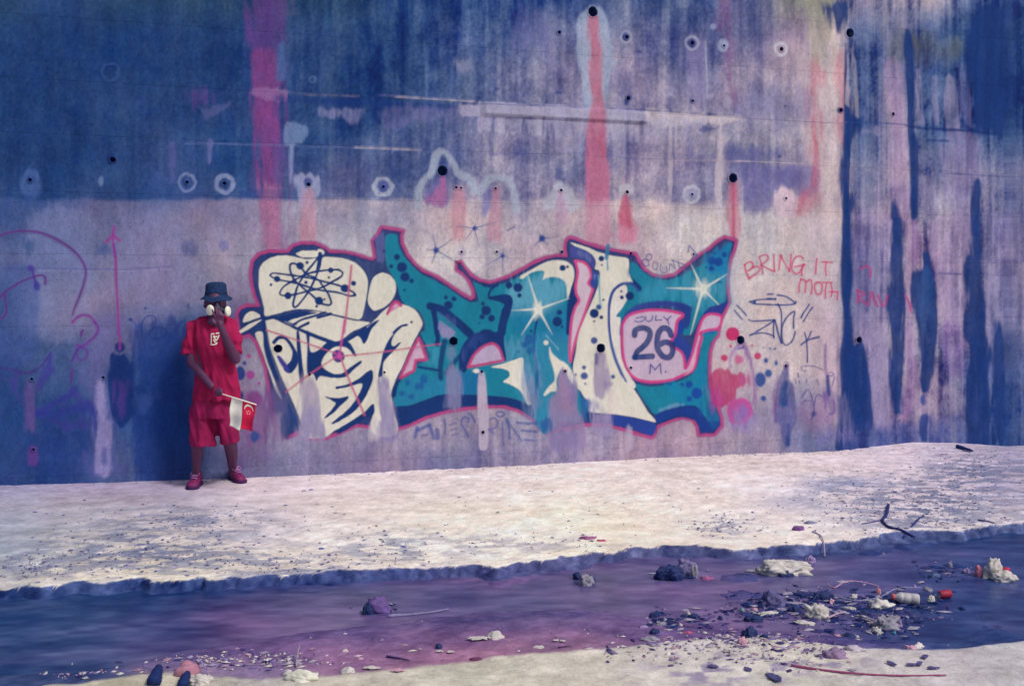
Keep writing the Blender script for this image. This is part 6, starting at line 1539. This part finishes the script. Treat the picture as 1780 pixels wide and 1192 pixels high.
# ------------------------------------------------------------------ rubbish, stones and sticks
def lump(name, px_, py_, size, c, seed, label, cat, flatb=True, wr=1.0, zone=-.11, rot=0.0, sub=4, rough=.75, spikes=0.0, lift=0.0, group=None, tex=None, sharp=False):
    """crumpled or stony body of real thickness; size = (x, y, z) in metres"""
    p0 = drop(px_, py_, zone)
    bm = bmesh.new(); bmesh.ops.create_icosphere(bm, subdivisions=sub, radius=1.0)
    R = Matrix.Rotation(rot, 3, 'Z')
    for v_ in bm.verts:
        d = v_.co.normalized(); o_ = Vector((seed * 3.1, seed * 1.7, seed * .9))
        n1 = mnoise.noise(d * 1.3 + o_); n2 = mnoise.noise(d * 3.1 + o_ * 2); n3 = abs(mnoise.noise(d * 6.5 + o_ * 3)); n4 = abs(mnoise.noise(d * 13 + o_))
        n5 = abs(mnoise.noise(Vector((d.x * 2.2, d.y * 5.5, d.z * 2.2)) + o_)); r = 1 + .40 * n1 + wr * (.18 * n2 - .10 * n3 - .05 * n4 - .55 * n5)
        if spikes: r += spikes * max(0, mnoise.noise(d * 1.9 + o_ * 5) - .18) * 1.5
        q_ = d * r; q_.z = max(q_.z, -.35)
        v_.co = R @ Vector((q_.x * size[0] * .46, q_.y * size[1] * .46, (q_.z + .35) * size[2] * .62))
    me = bpy.data.meshes.new(name); bm.to_mesh(me); bm.free()
    me.polygons.foreach_set('use_smooth', np.full(len(me.polygons), not sharp, bool))
    me.materials.append(solid('mat_%s_%d_%d_%d' % (tex or 'litter', *c), c, rough, .22, .4, 24, .35))
    o = bpy.data.objects.new(name, me); o.location = p0 + Vector((0, 0, lift - .006)); col.objects.link(o)
    tag(o, label, cat, group)
    return o
def sheet(name, px_, py_, size, c, seed, label, cat, zone=-.11, rot=0.0, n=12, amp_=.3, rough=.7, tilt=0.0):
    """torn crumpled sheet with both faces and an edge"""
    p0 = drop(px_, py_, zone); rng = random.Random(seed); V = []; F = []; R = Matrix.Rotation(rot, 3, 'Z') @ Matrix.Rotation(tilt, 3, 'X')
    for off in (0, 1):
        for j in range(n + 1):
            for i in range(n + 1):
                u = i / n * 2 - 1; v_ = j / n * 2 - 1
                # torn outline
                a = math.atan2(v_, u); rr = 1 - .35 * abs(mnoise.noise(Vector((math.cos(a) * 1.7, math.sin(a) * 1.7, seed)))) * 2
                k_ = max(abs(u), abs(v_)); m_ = math.hypot(u, v_) or 1
                x_ = u / m_ * k_ * rr; y_ = v_ / m_ * k_ * rr
                z_ = amp_ * (abs(mnoise.noise(Vector((x_ * 1.6, y_ * 1.6, seed * 2)))) * 1.6 + .5 * abs(mnoise.noise(Vector((x_ * 4, y_ * 4, seed)))) + .2 * mnoise.noise(Vector((x_ * 9, y_ * 9, seed))))
                q_ = R @ Vector((x_ * size[0] / 2, y_ * size[1] / 2, z_ * min(size) * .6 + (.0 if off == 0 else .003) + .004))
                V.append(tuple(q_))
    n0 = (n + 1) ** 2
    for j in range(n):
        for i in range(n):
            a = j * (n + 1) + i; F.append((a, a + n + 1, a + n + 2, a + 1)); F.append((n0 + a, n0 + a + 1, n0 + a + n + 2, n0 + a + n + 1))
    for i in range(n):
        for a, fl in ((i, 0), (n * (n + 1) + i, 1)): F.append((a, a + 1, n0 + a + 1, n0 + a))
    for j in range(n):
        for a in (j * (n + 1), j * (n + 1) + n): F.append((a, a + n + 1, n0 + a + n + 1, n0 + a))
    me = bpy.data.meshes.new(name); me.from_pydata(V, [], F); me.materials.append(solid('mat_sheet_%d_%d_%d' % c, c, rough, .15, .4, 30, .3))
    me.polygons.foreach_set('use_smooth', np.ones(len(F), bool))
    o = bpy.data.objects.new(name, me); o.location = p0 + Vector((0, 0, .001)); col.objects.link(o); tag(o, label, cat); return o
def stick(name, pts, r, c, label, cat, zone=-.11, lift=.006, arch=None, group=None):
    P = [drop(a, b, zone) + Vector((0, 0, lift + (arch[i] if arch else 0))) for i, (a, b) in enumerate(pts)]
    Q = catmull([tuple(q_) for q_ in P], False, 4)
    o0 = P[0]; bm = bmesh.new(); nq = len(Q); seg = 7; rings = []
    rr = random.Random(len(pts) + int(pts[0][0]))
    for i, q_ in enumerate(Q):
        d = Vector(Q[min(i + 1, nq - 1)]) - Vector(Q[max(i - 1, 0)]); d.normalize()
        s_ = d.cross(Vector((0, 0, 1))).normalized(); u = s_.cross(d)
        r_ = r * (1 - .55 * i / nq) * (1 + .25 * (rr.random() - .5))
        rings.append([bm.verts.new(Vector(q_) - o0 + s_ * r_ * math.cos(2 * math.pi * k_ / seg) + u * r_ * math.sin(2 * math.pi * k_ / seg)) for k_ in range(seg)])
    for a, b in zip(rings[:-1], rings[1:]):
        for k_ in range(seg): bm.faces.new((a[k_], a[(k_ + 1) % seg], b[(k_ + 1) % seg], b[k_]))
    bm.faces.new(rings[0][::-1]); bm.faces.new(rings[-1])
    o = plain(name, bm, solid('mat_stick_%d_%d_%d' % c, c, .85, .25, .2, 60, .3)); o.location = o0; tag(o, label, cat, group); return o
def lathe(bm, prof, mtx, seg=20):
    rv = [[bm.verts.new(mtx @ Vector((max(r_, .0005) * math.cos(a), max(r_, .0005) * math.sin(a), z_))) for a in [2 * math.pi * k_ / seg for k_ in range(seg)]] for r_, z_ in prof]
    for a, b in zip(rv[:-1], rv[1:]):
        for k_ in range(seg): bm.faces.new((a[k_], a[(k_ + 1) % seg], b[(k_ + 1) % seg], b[k_]))
WHT = (190, 184, 180); GRY = (140, 136, 152); PNK = (196, 150, 170); NVY = (26, 44, 96); MUD = (84, 62, 116); RED = (180, 40, 76); LIL = (150, 130, 176)
Bz = 0.0
lump('plastic_bag', 1362, 996, (.33, .16, .11), WHT, 3, 'largest white plastic bag, crumpled at the far edge of the gully', 'plastic bag', wr=.8, spikes=.35, sub=5)
lump('plastic_bag', 1302, 992, (.09, .05, .02), GRY, 5, 'thin grey plastic tail trailing left of the largest white bag', 'plastic bag', wr=.6)
lump('cloth_rag', 1408, 977, (.07, .05, .06), LIL, 9, 'small lilac rag behind the largest white bag', 'rag')
lump('dirt_clod', 1366, 1001, (.10, .05, .05), NVY, 8, 'dark clod tucked under the largest white bag', 'clod')
lump('plastic_bag', 1742, 1008, (.16, .10, .08), WHT, 12, 'white bag lying at the right end of the gully', 'plastic bag', spikes=.3)
lump('plastic_bag', 1726, 1004, (.12, .06, .15), WHT, 14, 'white bag twisted up into a tall peak at the right', 'plastic bag', spikes=.4)
lump('paper_cup', 1702, 1001, (.055, .055, .085), (184, 110, 130), 15, 'faded red and pink cup beside the peaked white bag', 'cup', wr=.25)
lump('cloth_rag', 1748, 1000, (.07, .04, .07), RED, 16, 'red scrap of cloth against the peaked white bag', 'rag')
lump('rubbish_bag', 1166, 1006, (.20, .13, .115), NVY, 21, 'shiny dark blue rubbish bag in the gully', 'rubbish bag', wr=.7, rough=.35, sub=5)
lump('cloth_rag', 1194, 998, (.12, .08, .13), (112, 104, 148), 22, 'slate grey rag piled against the dark rubbish bag', 'rag', spikes=.2)
lump('paper_scrap', 1207, 1003, (.05, .03, .10), GRY, 23, 'pale upright wrapper right of the dark rubbish bag', 'wrapper', spikes=.3)
lump('cloth_rag', 1228, 1006, (.10, .03, .03), (150, 84, 130), 24, 'flat plum-pink rag right of the pale wrapper', 'rag')
lump('dirt_clod', 1003, 1006, (.06, .05, .06), NVY, 25, 'dark clod left of the crumpled foil wrapper', 'clod')
lump('foil_wrapper', 1018, 1016, (.10, .06, .085), GRY, 26, 'crumpled silver wrapper alone in mid gully', 'wrapper', wr=1.3, spikes=.4, rough=.4)
lump('foil_wrapper', 1030, 1010, (.05, .04, .05), (54, 74, 120), 27, 'blue crushed wrapper touching the silver one', 'wrapper')
lump('cloth_rag', 660, 1062, (.15, .09, .10), (96, 74, 134), 31, 'purple rolled rag lying in the left water', 'rag', wr=.9, spikes=.1)
lump('dirt_clod', 640, 1066, (.07, .07, .08), NVY, 32, 'dark wet clod beside the purple rolled rag', 'clod')
lump('paper_scrap', 629, 1066, (.02, .02, .05), GRY, 33, 'tiny pale scrap left of the purple rag', 'paper scrap', sub=3)
stick('stick', [(675, 1072), (705, 1070), (745, 1066), (780, 1060)], .008, (130, 124, 160), 'pale half sunk stick right of the purple rag', 'stick')
lump('foam_block', 862, 1108, (.085, .06, .045), WHT, 41, 'white foam wedge, uppermost on the pink mud', 'foam piece', wr=.25, sub=3, sharp=True)
sheet('paper_scrap', 832, 1112, (.12, .05), WHT, 42, 'flat torn white paper left of the foam wedge', 'paper scrap')
stick('stick', [(672, 1142), (690, 1145), (712, 1149)], .005, (44, 40, 92), 'short dark straight stick on the pink mud', 'stick')
lump('paper_scrap', 600, 1131, (.035, .03, .02), WHT, 43, 'small white scrap above the folded white card', 'paper scrap', sub=3)
lump('paper_scrap', 627, 1144, (.04, .02, .015), PNK, 44, 'small pinkish scrap left of the dark straight stick', 'paper scrap', sub=3)
lump('paper_scrap', 605, 1168, (.065, .05, .035), WHT, 45, 'folded triangular white card at the mud edge', 'card', wr=.3, sub=3, sharp=True)
sheet('paper_scrap', 646, 1163, (.085, .03), WHT, 46, 'long flat white strip lying on the mud', 'paper strip')
sheet('paper_scrap', 692, 1167, (.07, .03), PNK, 47, 'pinkish flat strip right of the long white strip', 'paper strip')
lump('dirt_clod', 763, 1126, (.035, .03, .035), NVY, 48, 'dark pointed clod on the pink mud', 'clod', wr=.3, sub=3)
sheet('paper_scrap', 764, 1134, (.035, .02), WHT, 49, 'white scrap just under the dark pointed clod', 'paper scrap')
sheet('paper_scrap', 783, 1135, (.04, .02), WHT, 50, 'white scrap a step right of the dark pointed clod', 'paper scrap')
lump('plastic_bag', 526, 1180, (.15, .08, .055), (206, 204, 190), 51, 'knotted cream plastic bag at the near gravel edge', 'plastic bag', wr=.6)
lump('stone', 499, 1172, (.05, .04, .035), WHT, 52, 'small white stone beside the knotted cream bag', 'stone', wr=.3, sub=3)
stick('stick', [(515, 1160), (517, 1150), (522, 1143)], .004, GRY, 'curved pale twig standing behind the cream bag', 'stick', arch=[0, .03, .055])
lump('tin_can', 826, 1147, (.075, .03, .025), (96, 44, 84), 53, 'crushed maroon can on the pink mud', 'can', wr=.35)
lump('foam_block', 936, 1125, (.055, .025, .02), WHT, 54, 'small white foam bar on the orange mud', 'foam piece', wr=.15, sub=3, sharp=True)
sheet('paper_scrap', 966, 1115, (.03, .02), WHT, 55, 'left one of two tiny white scraps on the orange mud', 'paper scrap'); sheet('paper_scrap', 978, 1116, (.03, .02), WHT, 56, 'right one of two tiny white scraps on the orange mud', 'paper scrap')
stick('stick', [(970, 1127), (982, 1125), (993, 1124)], .003, (70, 44, 96), 'tiny dark twig on the orange mud', 'stick')
lump('dirt_clod', 1058, 1132, (.04, .03, .025), (46, 44, 96), 57, 'dark clod at the lip of the near bank', 'clod', sub=3)
for i_, t in enumerate(((1130, 1112, (.10, .05, .03), GRY, 'grey rag lying lowest in the middle rag pile'), (1138, 1101, (.05, .04, .04), NVY, 'dark rag in the middle of the rag pile'), (1147, 1086, (.06, .03, .03), GRY, 'pale scrap above the dark rag of the pile'), (1135, 1072, (.05, .04, .04), NVY, 'dark lump topmost of the middle rag pile'), (1118, 1090, (.05, .02, .02), LIL, 'lilac strip left of the rag pile'),
                        (1206, 1072, (.07, .04, .03), NVY, 'dark flat lump under a white fleck, mid gully'), (1196, 1067, (.025, .02, .03), WHT, 'white fleck leaning on the dark flat lump'), (1183, 1087, (.022, .02, .025), WHT, 'lone white pebble between rag pile and litter heap'), (1196, 1099, (.06, .02, .015), (180, 84, 120), 'thin red-pink strip right of the rag pile'), (1252, 1076, (.03, .03, .03), NVY, 'small dark clod left of the long litter heap'))):
    lump('cloth_rag' if t[2][0] > .045 else 'litter_piece', t[0], t[1], t[2], t[3], 60 + i_, t[4], 'rag' if t[2][0] > .045 else 'litter', wr=1.1, spikes=.3)
heap = [
    (1345, 1052, (.13, .07, .10), (90, 86, 134), 'slate grey rag mound at the left end of the litter heap', .5), (1338, 1068, (.16, .05, .03), WHT, 'long white wrapper left of the torn white bag', .2), (1312, 1062, (.05, .04, .03), PNK, 'pink lump at the outer left of the litter heap', .3),
    (1310, 1078, (.12, .06, .04), NVY, 'dark wet rag under the pink lump', .2), (1420, 1074, (.13, .09, .10), WHT, 'torn white bag standing up in the litter heap', .5), (1398, 1084, (.10, .05, .03), WHT, 'white shreds at the foot of the torn white bag', .6), (1380, 1064, (.08, .05, .05), NVY, 'dark clump between long wrapper and torn bag', .3),
    (1430, 1040, (.14, .06, .06), NVY, 'dark ridge at the top of the litter heap', .4), (1446, 1048, (.05, .03, .04), PNK, 'pink ball in the upper litter heap', .2), (1433, 1036, (.035, .03, .03), WHT, 'white speck on the dark ridge', .2), (1477, 1059, (.07, .03, .03), WHT, 'oval white pack right of the torn bag', .1),
    (1485, 1037, (.06, .03, .025), WHT, 'white flake right of the dark ridge', .2), (1527, 1030, (.035, .03, .045), (196, 128, 130), 'orange-pink cup end standing in the heap', .1), (1530, 1056, (.13, .07, .06), (206, 200, 196), 'crumpled cream paper left of the white bottle', .7), (1505, 1066, (.10, .05, .03), NVY, 'dark wet rag below the cream paper', .3),
    (1600, 1056, (.10, .05, .03), NVY, 'dark sheet beneath the white bottle', .2), (1618, 1046, (.045, .04, .05), WHT, 'white cup right of the white bottle', .15), (1612, 1026, (.06, .03, .03), GRY, 'grey scrap above the white cup', .5), (1590, 1020, (.03, .02, .02), LIL, 'lilac fleck at the top of the heap', .2),
    (1540, 1092, (.14, .08, .08), GRY, 'tangled grey plastic at the lower right of the heap', 1.0), (1523, 1100, (.06, .03, .04), WHT, 'white loop hanging off the tangled plastic', .7), (1563, 1090, (.03, .03, .06), LIL, 'upright lilac shard right of the tangled plastic', .3), (1555, 1100, (.05, .02, .02), (60, 120, 150), 'teal thread bunch under the tangled plastic', .6),
    (1455, 1105, (.04, .03, .02), PNK, 'pink fleck below the heap', .2), (1476, 1106, (.09, .04, .03), NVY, 'dark rag below the heap', .2), (1490, 1107, (.03, .02, .02), WHT, 'white bead right of the dark low rag', .2), (1302, 1108, (.08, .06, .07), NVY, 'dark round lump at the near shore', .2), (1328, 1110, (.05, .03, .03), NVY, 'dark crumb right of the round lump', .2),
    (1290, 1120, (.05, .04, .05), PNK, 'pink lump at the shore left of the dark round lump', .3), (1450, 1140, (.13, .06, .05), (140, 116, 150), 'mottled mauve heap on the near bank lip', .8), (1482, 1130, (.10, .05, .035), (190, 180, 190), 'pale sack at the near water line', .5), (1582, 1128, (.07, .04, .03), PNK, 'pinkish shell-like scrap at the near shore', .3),
    (1597, 1126, (.07, .03, .035), (210, 204, 200), 'white folded scrap beside the pinkish one', .3), (1408, 1118, (.05, .03, .015), NVY, 'dark sliver floating near the shore', .1), (1290, 1062, (.04, .03, .03), (120, 150, 150), 'greenish fleck left of the long white wrapper', .3), (1652, 986, (.03, .02, .05), GRY, 'hooked pale scrap far right in the dark water', .8),
    (1625, 1002, (.08, .03, .03), (84, 100, 140), 'grey-blue crumple right of centre far water', .6), (1535, 962, (.02, .02, .02), GRY, 'pale bead near the far bank', .2), (1680, 996, (.05, .03, .04), LIL, 'lilac shreds left of the faded red cup', .7)]
for i_, (x_, y_, sz, c_, lb, sk) in enumerate(heap):
    lump('litter_piece', x_, y_, sz, c_, 100 + i_ * 1.37, lb, 'litter', wr=1.0, spikes=sk, rot=i_ * .9 if sz[0] < .08 else .2 * math.sin(i_))
# bottle with neck and cap, red can
bt = drop(1578, 1050)
base_e = empty('plastic_bottle', tuple(bt)); tag(base_e, 'white plastic bottle with an orange-red neck lying in the litter heap', 'bottle')
ax = Vector((-.96, .2, .05)).normalized(); mt = Matrix.Translation(bt + Vector((.05, 0, .028))) @ ax.to_track_quat('Z', 'Y').to_matrix().to_4x4()
bm = bmesh.new(); lathe(bm, [(0, -.01), (.026, -.008), (.029, .0), (.029, .03), (.026, .034), (.029, .038), (.029, .07), (.026, .074), (.029, .078), (.028, .088), (.018, .104), (.013, .112)], mt); plain('bottle_body', bm, solid('scuffed_plastic', (176, 172, 176), .6, .2), base_e)
bm = bmesh.new(); lathe(bm, [(.013, .112), (.017, .1125), (.017, .132), (0, .133)], mt); plain('bottle_cap', bm, solid('cap_orange', (170, 90, 92), .6), base_e)
bc_ = drop(1642, 1040); ce = empty('tin_can', tuple(bc_)); tag(ce, 'small bright red can lying right of the white cup', 'can')
mt = Matrix.Translation(bc_ + Vector((-.03, 0, .022))) @ Vector((.97, .2, .04)).normalized().to_track_quat('Z', 'Y').to_matrix().to_4x4()
bm = bmesh.new(); lathe(bm, [(.019, 0), (.022, .004), (.022, .062), (.019, .068)], mt); plain('can_body', bm, solid('can_red', (150, 34, 62), .55), ce)
for pr in ([(0, .0015), (.018, .001), (.019, .0)], [(0, .0665), (.018, .067), (.019, .068)]):
    bm = bmesh.new(); lathe(bm, pr, mt); plain('can_end', bm, solid('can_metal', (170, 165, 175), .35, metal=.6), ce)
stick('wire', [(1437, 1022), (1450, 1032), (1470, 1024), (1500, 1022), (1530, 1024)], .0035, PNK, 'pink wire arching over the dark ridge', 'wire', arch=[.02, .03, .04, .03, .01])
stick('wire', [(1455, 1044), (1490, 1052), (1530, 1048), (1560, 1036), (1600, 1032)], .003, (150, 150, 176), 'grey wire running through the litter heap', 'wire', arch=[.02, .02, .03, .04, .03])
stick('stick', [(1438, 1079), (1455, 1075), (1470, 1072)], .006, (176, 150, 170), 'pale stick between the torn bag and the oval pack', 'stick', arch=[.01, .02, .02])
stick('stick', [(1494, 1074), (1508, 1080), (1525, 1083)], .005, GRY, 'grey twig above the tangled plastic', 'stick', arch=[.01, .01, .01])
stick('wire', [(1375, 1158), (1430, 1166), (1500, 1173), (1570, 1176), (1645, 1175)], .006, (140, 70, 110), 'long reddish wire on the near sandy bank', 'wire', zone=-.05)
sheet('dead_leaf', 1346, 1180, (.05, .13), (76, 74, 122), 201, 'large dark dead leaf on the near bank', 'leaf', zone=-.05, rot=.3)
for i_, (x_, y_) in enumerate(((1585, 1157), (1598, 1155), (1550, 1155), (1622, 1163), (1608, 1143), (1300, 1165), (1240, 1160))):
    sheet('dead_leaf', x_, y_, (.055, .028), (84, 74, 128), 210 + i_, ('small curled dark leaf on the near bank, ' + ('right of the rest', 'touching its twin', 'left of the pair', 'nearest the wire end', 'closest to the water', 'near the large leaf', 'farthest left'))[:] if False else ['curled leaf, left of the touching pair on the near bank', 'curled leaf, right of the touching pair on the near bank', 'lone curled leaf left of the touching pair', 'small curled leaf above the end of the long wire', 'small curled leaf closest to the dark water', 'small purple leaf left of the large dead leaf', 'leftmost small purple leaf on the near bank'][i_], 'leaf', zone=-.05, rot=i_)
# on the far bank
lump('cloth_rag', 1020, 936, (.13, .05, .03), (150, 90, 136), 301, 'plum-red rag on the pale bank edge', 'rag', zone=0, wr=1.1, spikes=.3)
lump('cloth_rag', 1046, 940, (.08, .03, .02), (178, 78, 110), 302, 'thin red rag trailing right of the plum rag', 'rag', zone=0, spikes=.4)
lump('shoe_scrap', 1388, 921, (.10, .05, .045), (110, 70, 130), 303, 'crushed purple carton on the bank edge', 'carton', zone=0, wr=.5)
lump('stone', 1409, 909, (.10, .04, .028), (124, 124, 156), 304, 'flat oval grey stone behind the purple carton', 'stone', zone=0, wr=.15, sub=3)
stick('cord', [(1412, 925), (1424, 930), (1431, 941), (1434, 952), (1431, 966)], .005, (170, 150, 170), 'pale cord hanging over the bank edge by the carton', 'cord', zone=0)
stick('branch', [(1544, 880), (1541, 896), (1534, 906), (1546, 918), (1566, 922), (1590, 924)], .012, (38, 44, 104), 'thick dark bent root lying over the bank edge', 'branch', zone=0, lift=.008)
stick('branch', [(1536, 904), (1518, 908), (1498, 911)], .006, (90, 84, 140), 'thin root forking left from the dark bent root', 'branch', zone=0)
stick('branch', [(1570, 925), (1590, 910), (1600, 900), (1606, 898)], .009, (50, 56, 116), 'short root forking right from the dark bent root', 'branch', zone=0)
stick('branch', [(1664, 779), (1675, 782), (1690, 787)], .022, (34, 52, 112), 'short dark branch at the foot of the right bay', 'branch', zone=0, lift=.02)
stick('stick', [(1700, 905), (1725, 909), (1745, 911)], .006, (60, 64, 120), 'dark stick at the far right of the bank', 'stick', zone=0)
for i_, (x_, y_, lb) in enumerate(((528, 853, 'darker of two pebbles below the cartoon head'), (541, 851, 'paler of two pebbles below the cartoon head'), (147, 869, 'dark pebble on the left of the bank'), (62, 890, 'flat dark pebble far left on the bank'), (558, 953, 'dark flake near the edge below the cartoon head'), (572, 965, 'long dark flake at the bank edge'), (700, 950, 'dark flake right of the long one'))):
    lump('pebble', x_, y_, (.05, .03, .015), (84, 84, 144), 320 + i_, lb, 'pebble', zone=0, wr=.4, sub=3, rot=i_)
# foreground left
lump('log_end', 326, 1170, (.12, .06, .07), (168, 116, 136), 341, 'pink peeled log end at the lower left shore', 'log', zone=-.08, wr=.15, rot=.7)
stick('stake', [(268, 1192), (272, 1180), (276, 1168)], .032, NVY, 'dark stubby stake at the lower left edge', 'stake', zone=-.08, lift=.02)
stick('stake', [(318, 1196), (322, 1184), (326, 1176)], .026, NVY, 'dark stubby stake under the peeled log end', 'stake', zone=-.08, lift=.015)
lump('plastic_bag', 350, 1186, (.12, .08, .05), WHT, 343, 'white crumpled bag right of the peeled log end', 'plastic bag', zone=-.08, spikes=.4)
stick('stick', [(342, 1160), (352, 1166), (364, 1176)], .004, LIL, 'thin pale twig over the white crumpled bag', 'stick', arch=[.05, .03, .0])
# uncountable: leaf crumbs on the banks, gravel and paper crumbs along the near shore
def scatter(name, areas, palette, seed, label, smin, smax, zone):
    rng = np.random.RandomState(seed); V = []; F = []; C = []
    for (cx, cy, rx, ry, cnt) in areas:
        X = cx + rng.randn(cnt) * rx * .55; Y = cy + rng.randn(cnt) * ry * .55
        Pp = on_plane_z(X, Y, zone); Zz, t, k1, k2, d, s_ = ground_z(Pp[:, 0], Pp[:, 1])
        for i in range(cnt):
            if (zone == 0 and t[i] < .97) or s_[i] < .04 or Y[i] < 775: continue
            L_ = smin + (smax - smin) * rng.rand() ** 2.2; w_ = L_ * rng.uniform(.3, .7); a = rng.rand() * math.pi * 2 if rng.rand() < .5 else rng.randn() * .35
            c_, s2 = math.cos(a), math.sin(a); h = rng.uniform(.002, .007)
            q_ = [(-L_ / 2, 0, .002), (0, -w_ / 2, h * rng.rand()), (L_ / 2, 0, .003 + h * .3), (0, w_ / 2, h)]
            b0 = len(V); z = max(Zz[i], WATER_Z)
            for x_, y_, zz in q_: V.append((Pp[i, 0] + x_ * c_ - y_ * s2, Pp[i, 1] + x_ * s2 + y_ * c_, z + zz))
            V.append((Pp[i, 0], Pp[i, 1], z + h + .004))
            F += [(b0, b0 + 1, b0 + 4), (b0 + 1, b0 + 2, b0 + 4), (b0 + 2, b0 + 3, b0 + 4), (b0 + 3, b0, b0 + 4)]
            cc = np.array(palette[rng.randint(len(palette))]) + rng.randn() * 10
            C += [lin(np.clip(cc, 8, 240))] * 5
    me = fast_mesh(name, np.array(V), np.array(F), np.array(C), smooth=False); me.materials.append(M_GROUND)
    o = bpy.data.objects.new(name, me); col.objects.link(o); tag(o, label, kind='stuff')
scatter('leaf_crumbs', [(250, 960, 200, 45, 420), (330, 905, 170, 28, 160), (500, 985, 130, 22, 110), (680, 955, 120, 34, 110), (920, 945, 160, 24, 70), (1600, 880, 160, 60, 700), (1690, 810, 90, 40, 300), (1450, 860, 90, 40, 80), (60, 985, 80, 25, 160), (1250, 915, 70, 22, 110), (900, 880, 700, 60, 120)] + [(60 + 85 * i_, 846 - 85 * i_ * .05, 60, 7, 38) for i_ in range(20)],
        [(92, 98, 144), (112, 114, 152), (78, 82, 132), (134, 126, 160), (160, 144, 168)], 5, 'dry dark leaf crumbs and dirt flecks strewn on the pale bank', .008, .042, 0.0)
scatter('shore_gravel', [(430, 1165, 150, 16, 230), (1300, 1130, 130, 20, 210), (1350, 1155, 140, 24, 150), (1450, 1085, 180, 34, 110), (900, 1120, 300, 34, 30), (200, 1183, 120, 10, 60), (1150, 1150, 130, 22, 120)],
        [(180, 172, 176), (150, 140, 164), (110, 96, 140), (66, 60, 110), (160, 130, 150), (196, 190, 182)], 6, 'small gravel and paper crumbs along the near shore', .008, .055, -.07)
scatter('wet_debris', [(1330, 1060, 60, 22, 170), (1420, 1060, 70, 30, 240), (1530, 1060, 90, 30, 260), (1545, 1095, 40, 14, 90), (1640, 1000, 60, 16, 60), (1150, 1090, 30, 30, 60), (1230, 1085, 50, 24, 50), (660, 1060, 26, 10, 30), (1180, 1004, 30, 8, 30)],
        [(24, 42, 92), (30, 50, 104), (60, 60, 112), (150, 144, 164), (84, 76, 130), (26, 40, 84)], 7, 'sodden dark rubbish crumbs floating round the litter heaps', .012, .095, -.075)
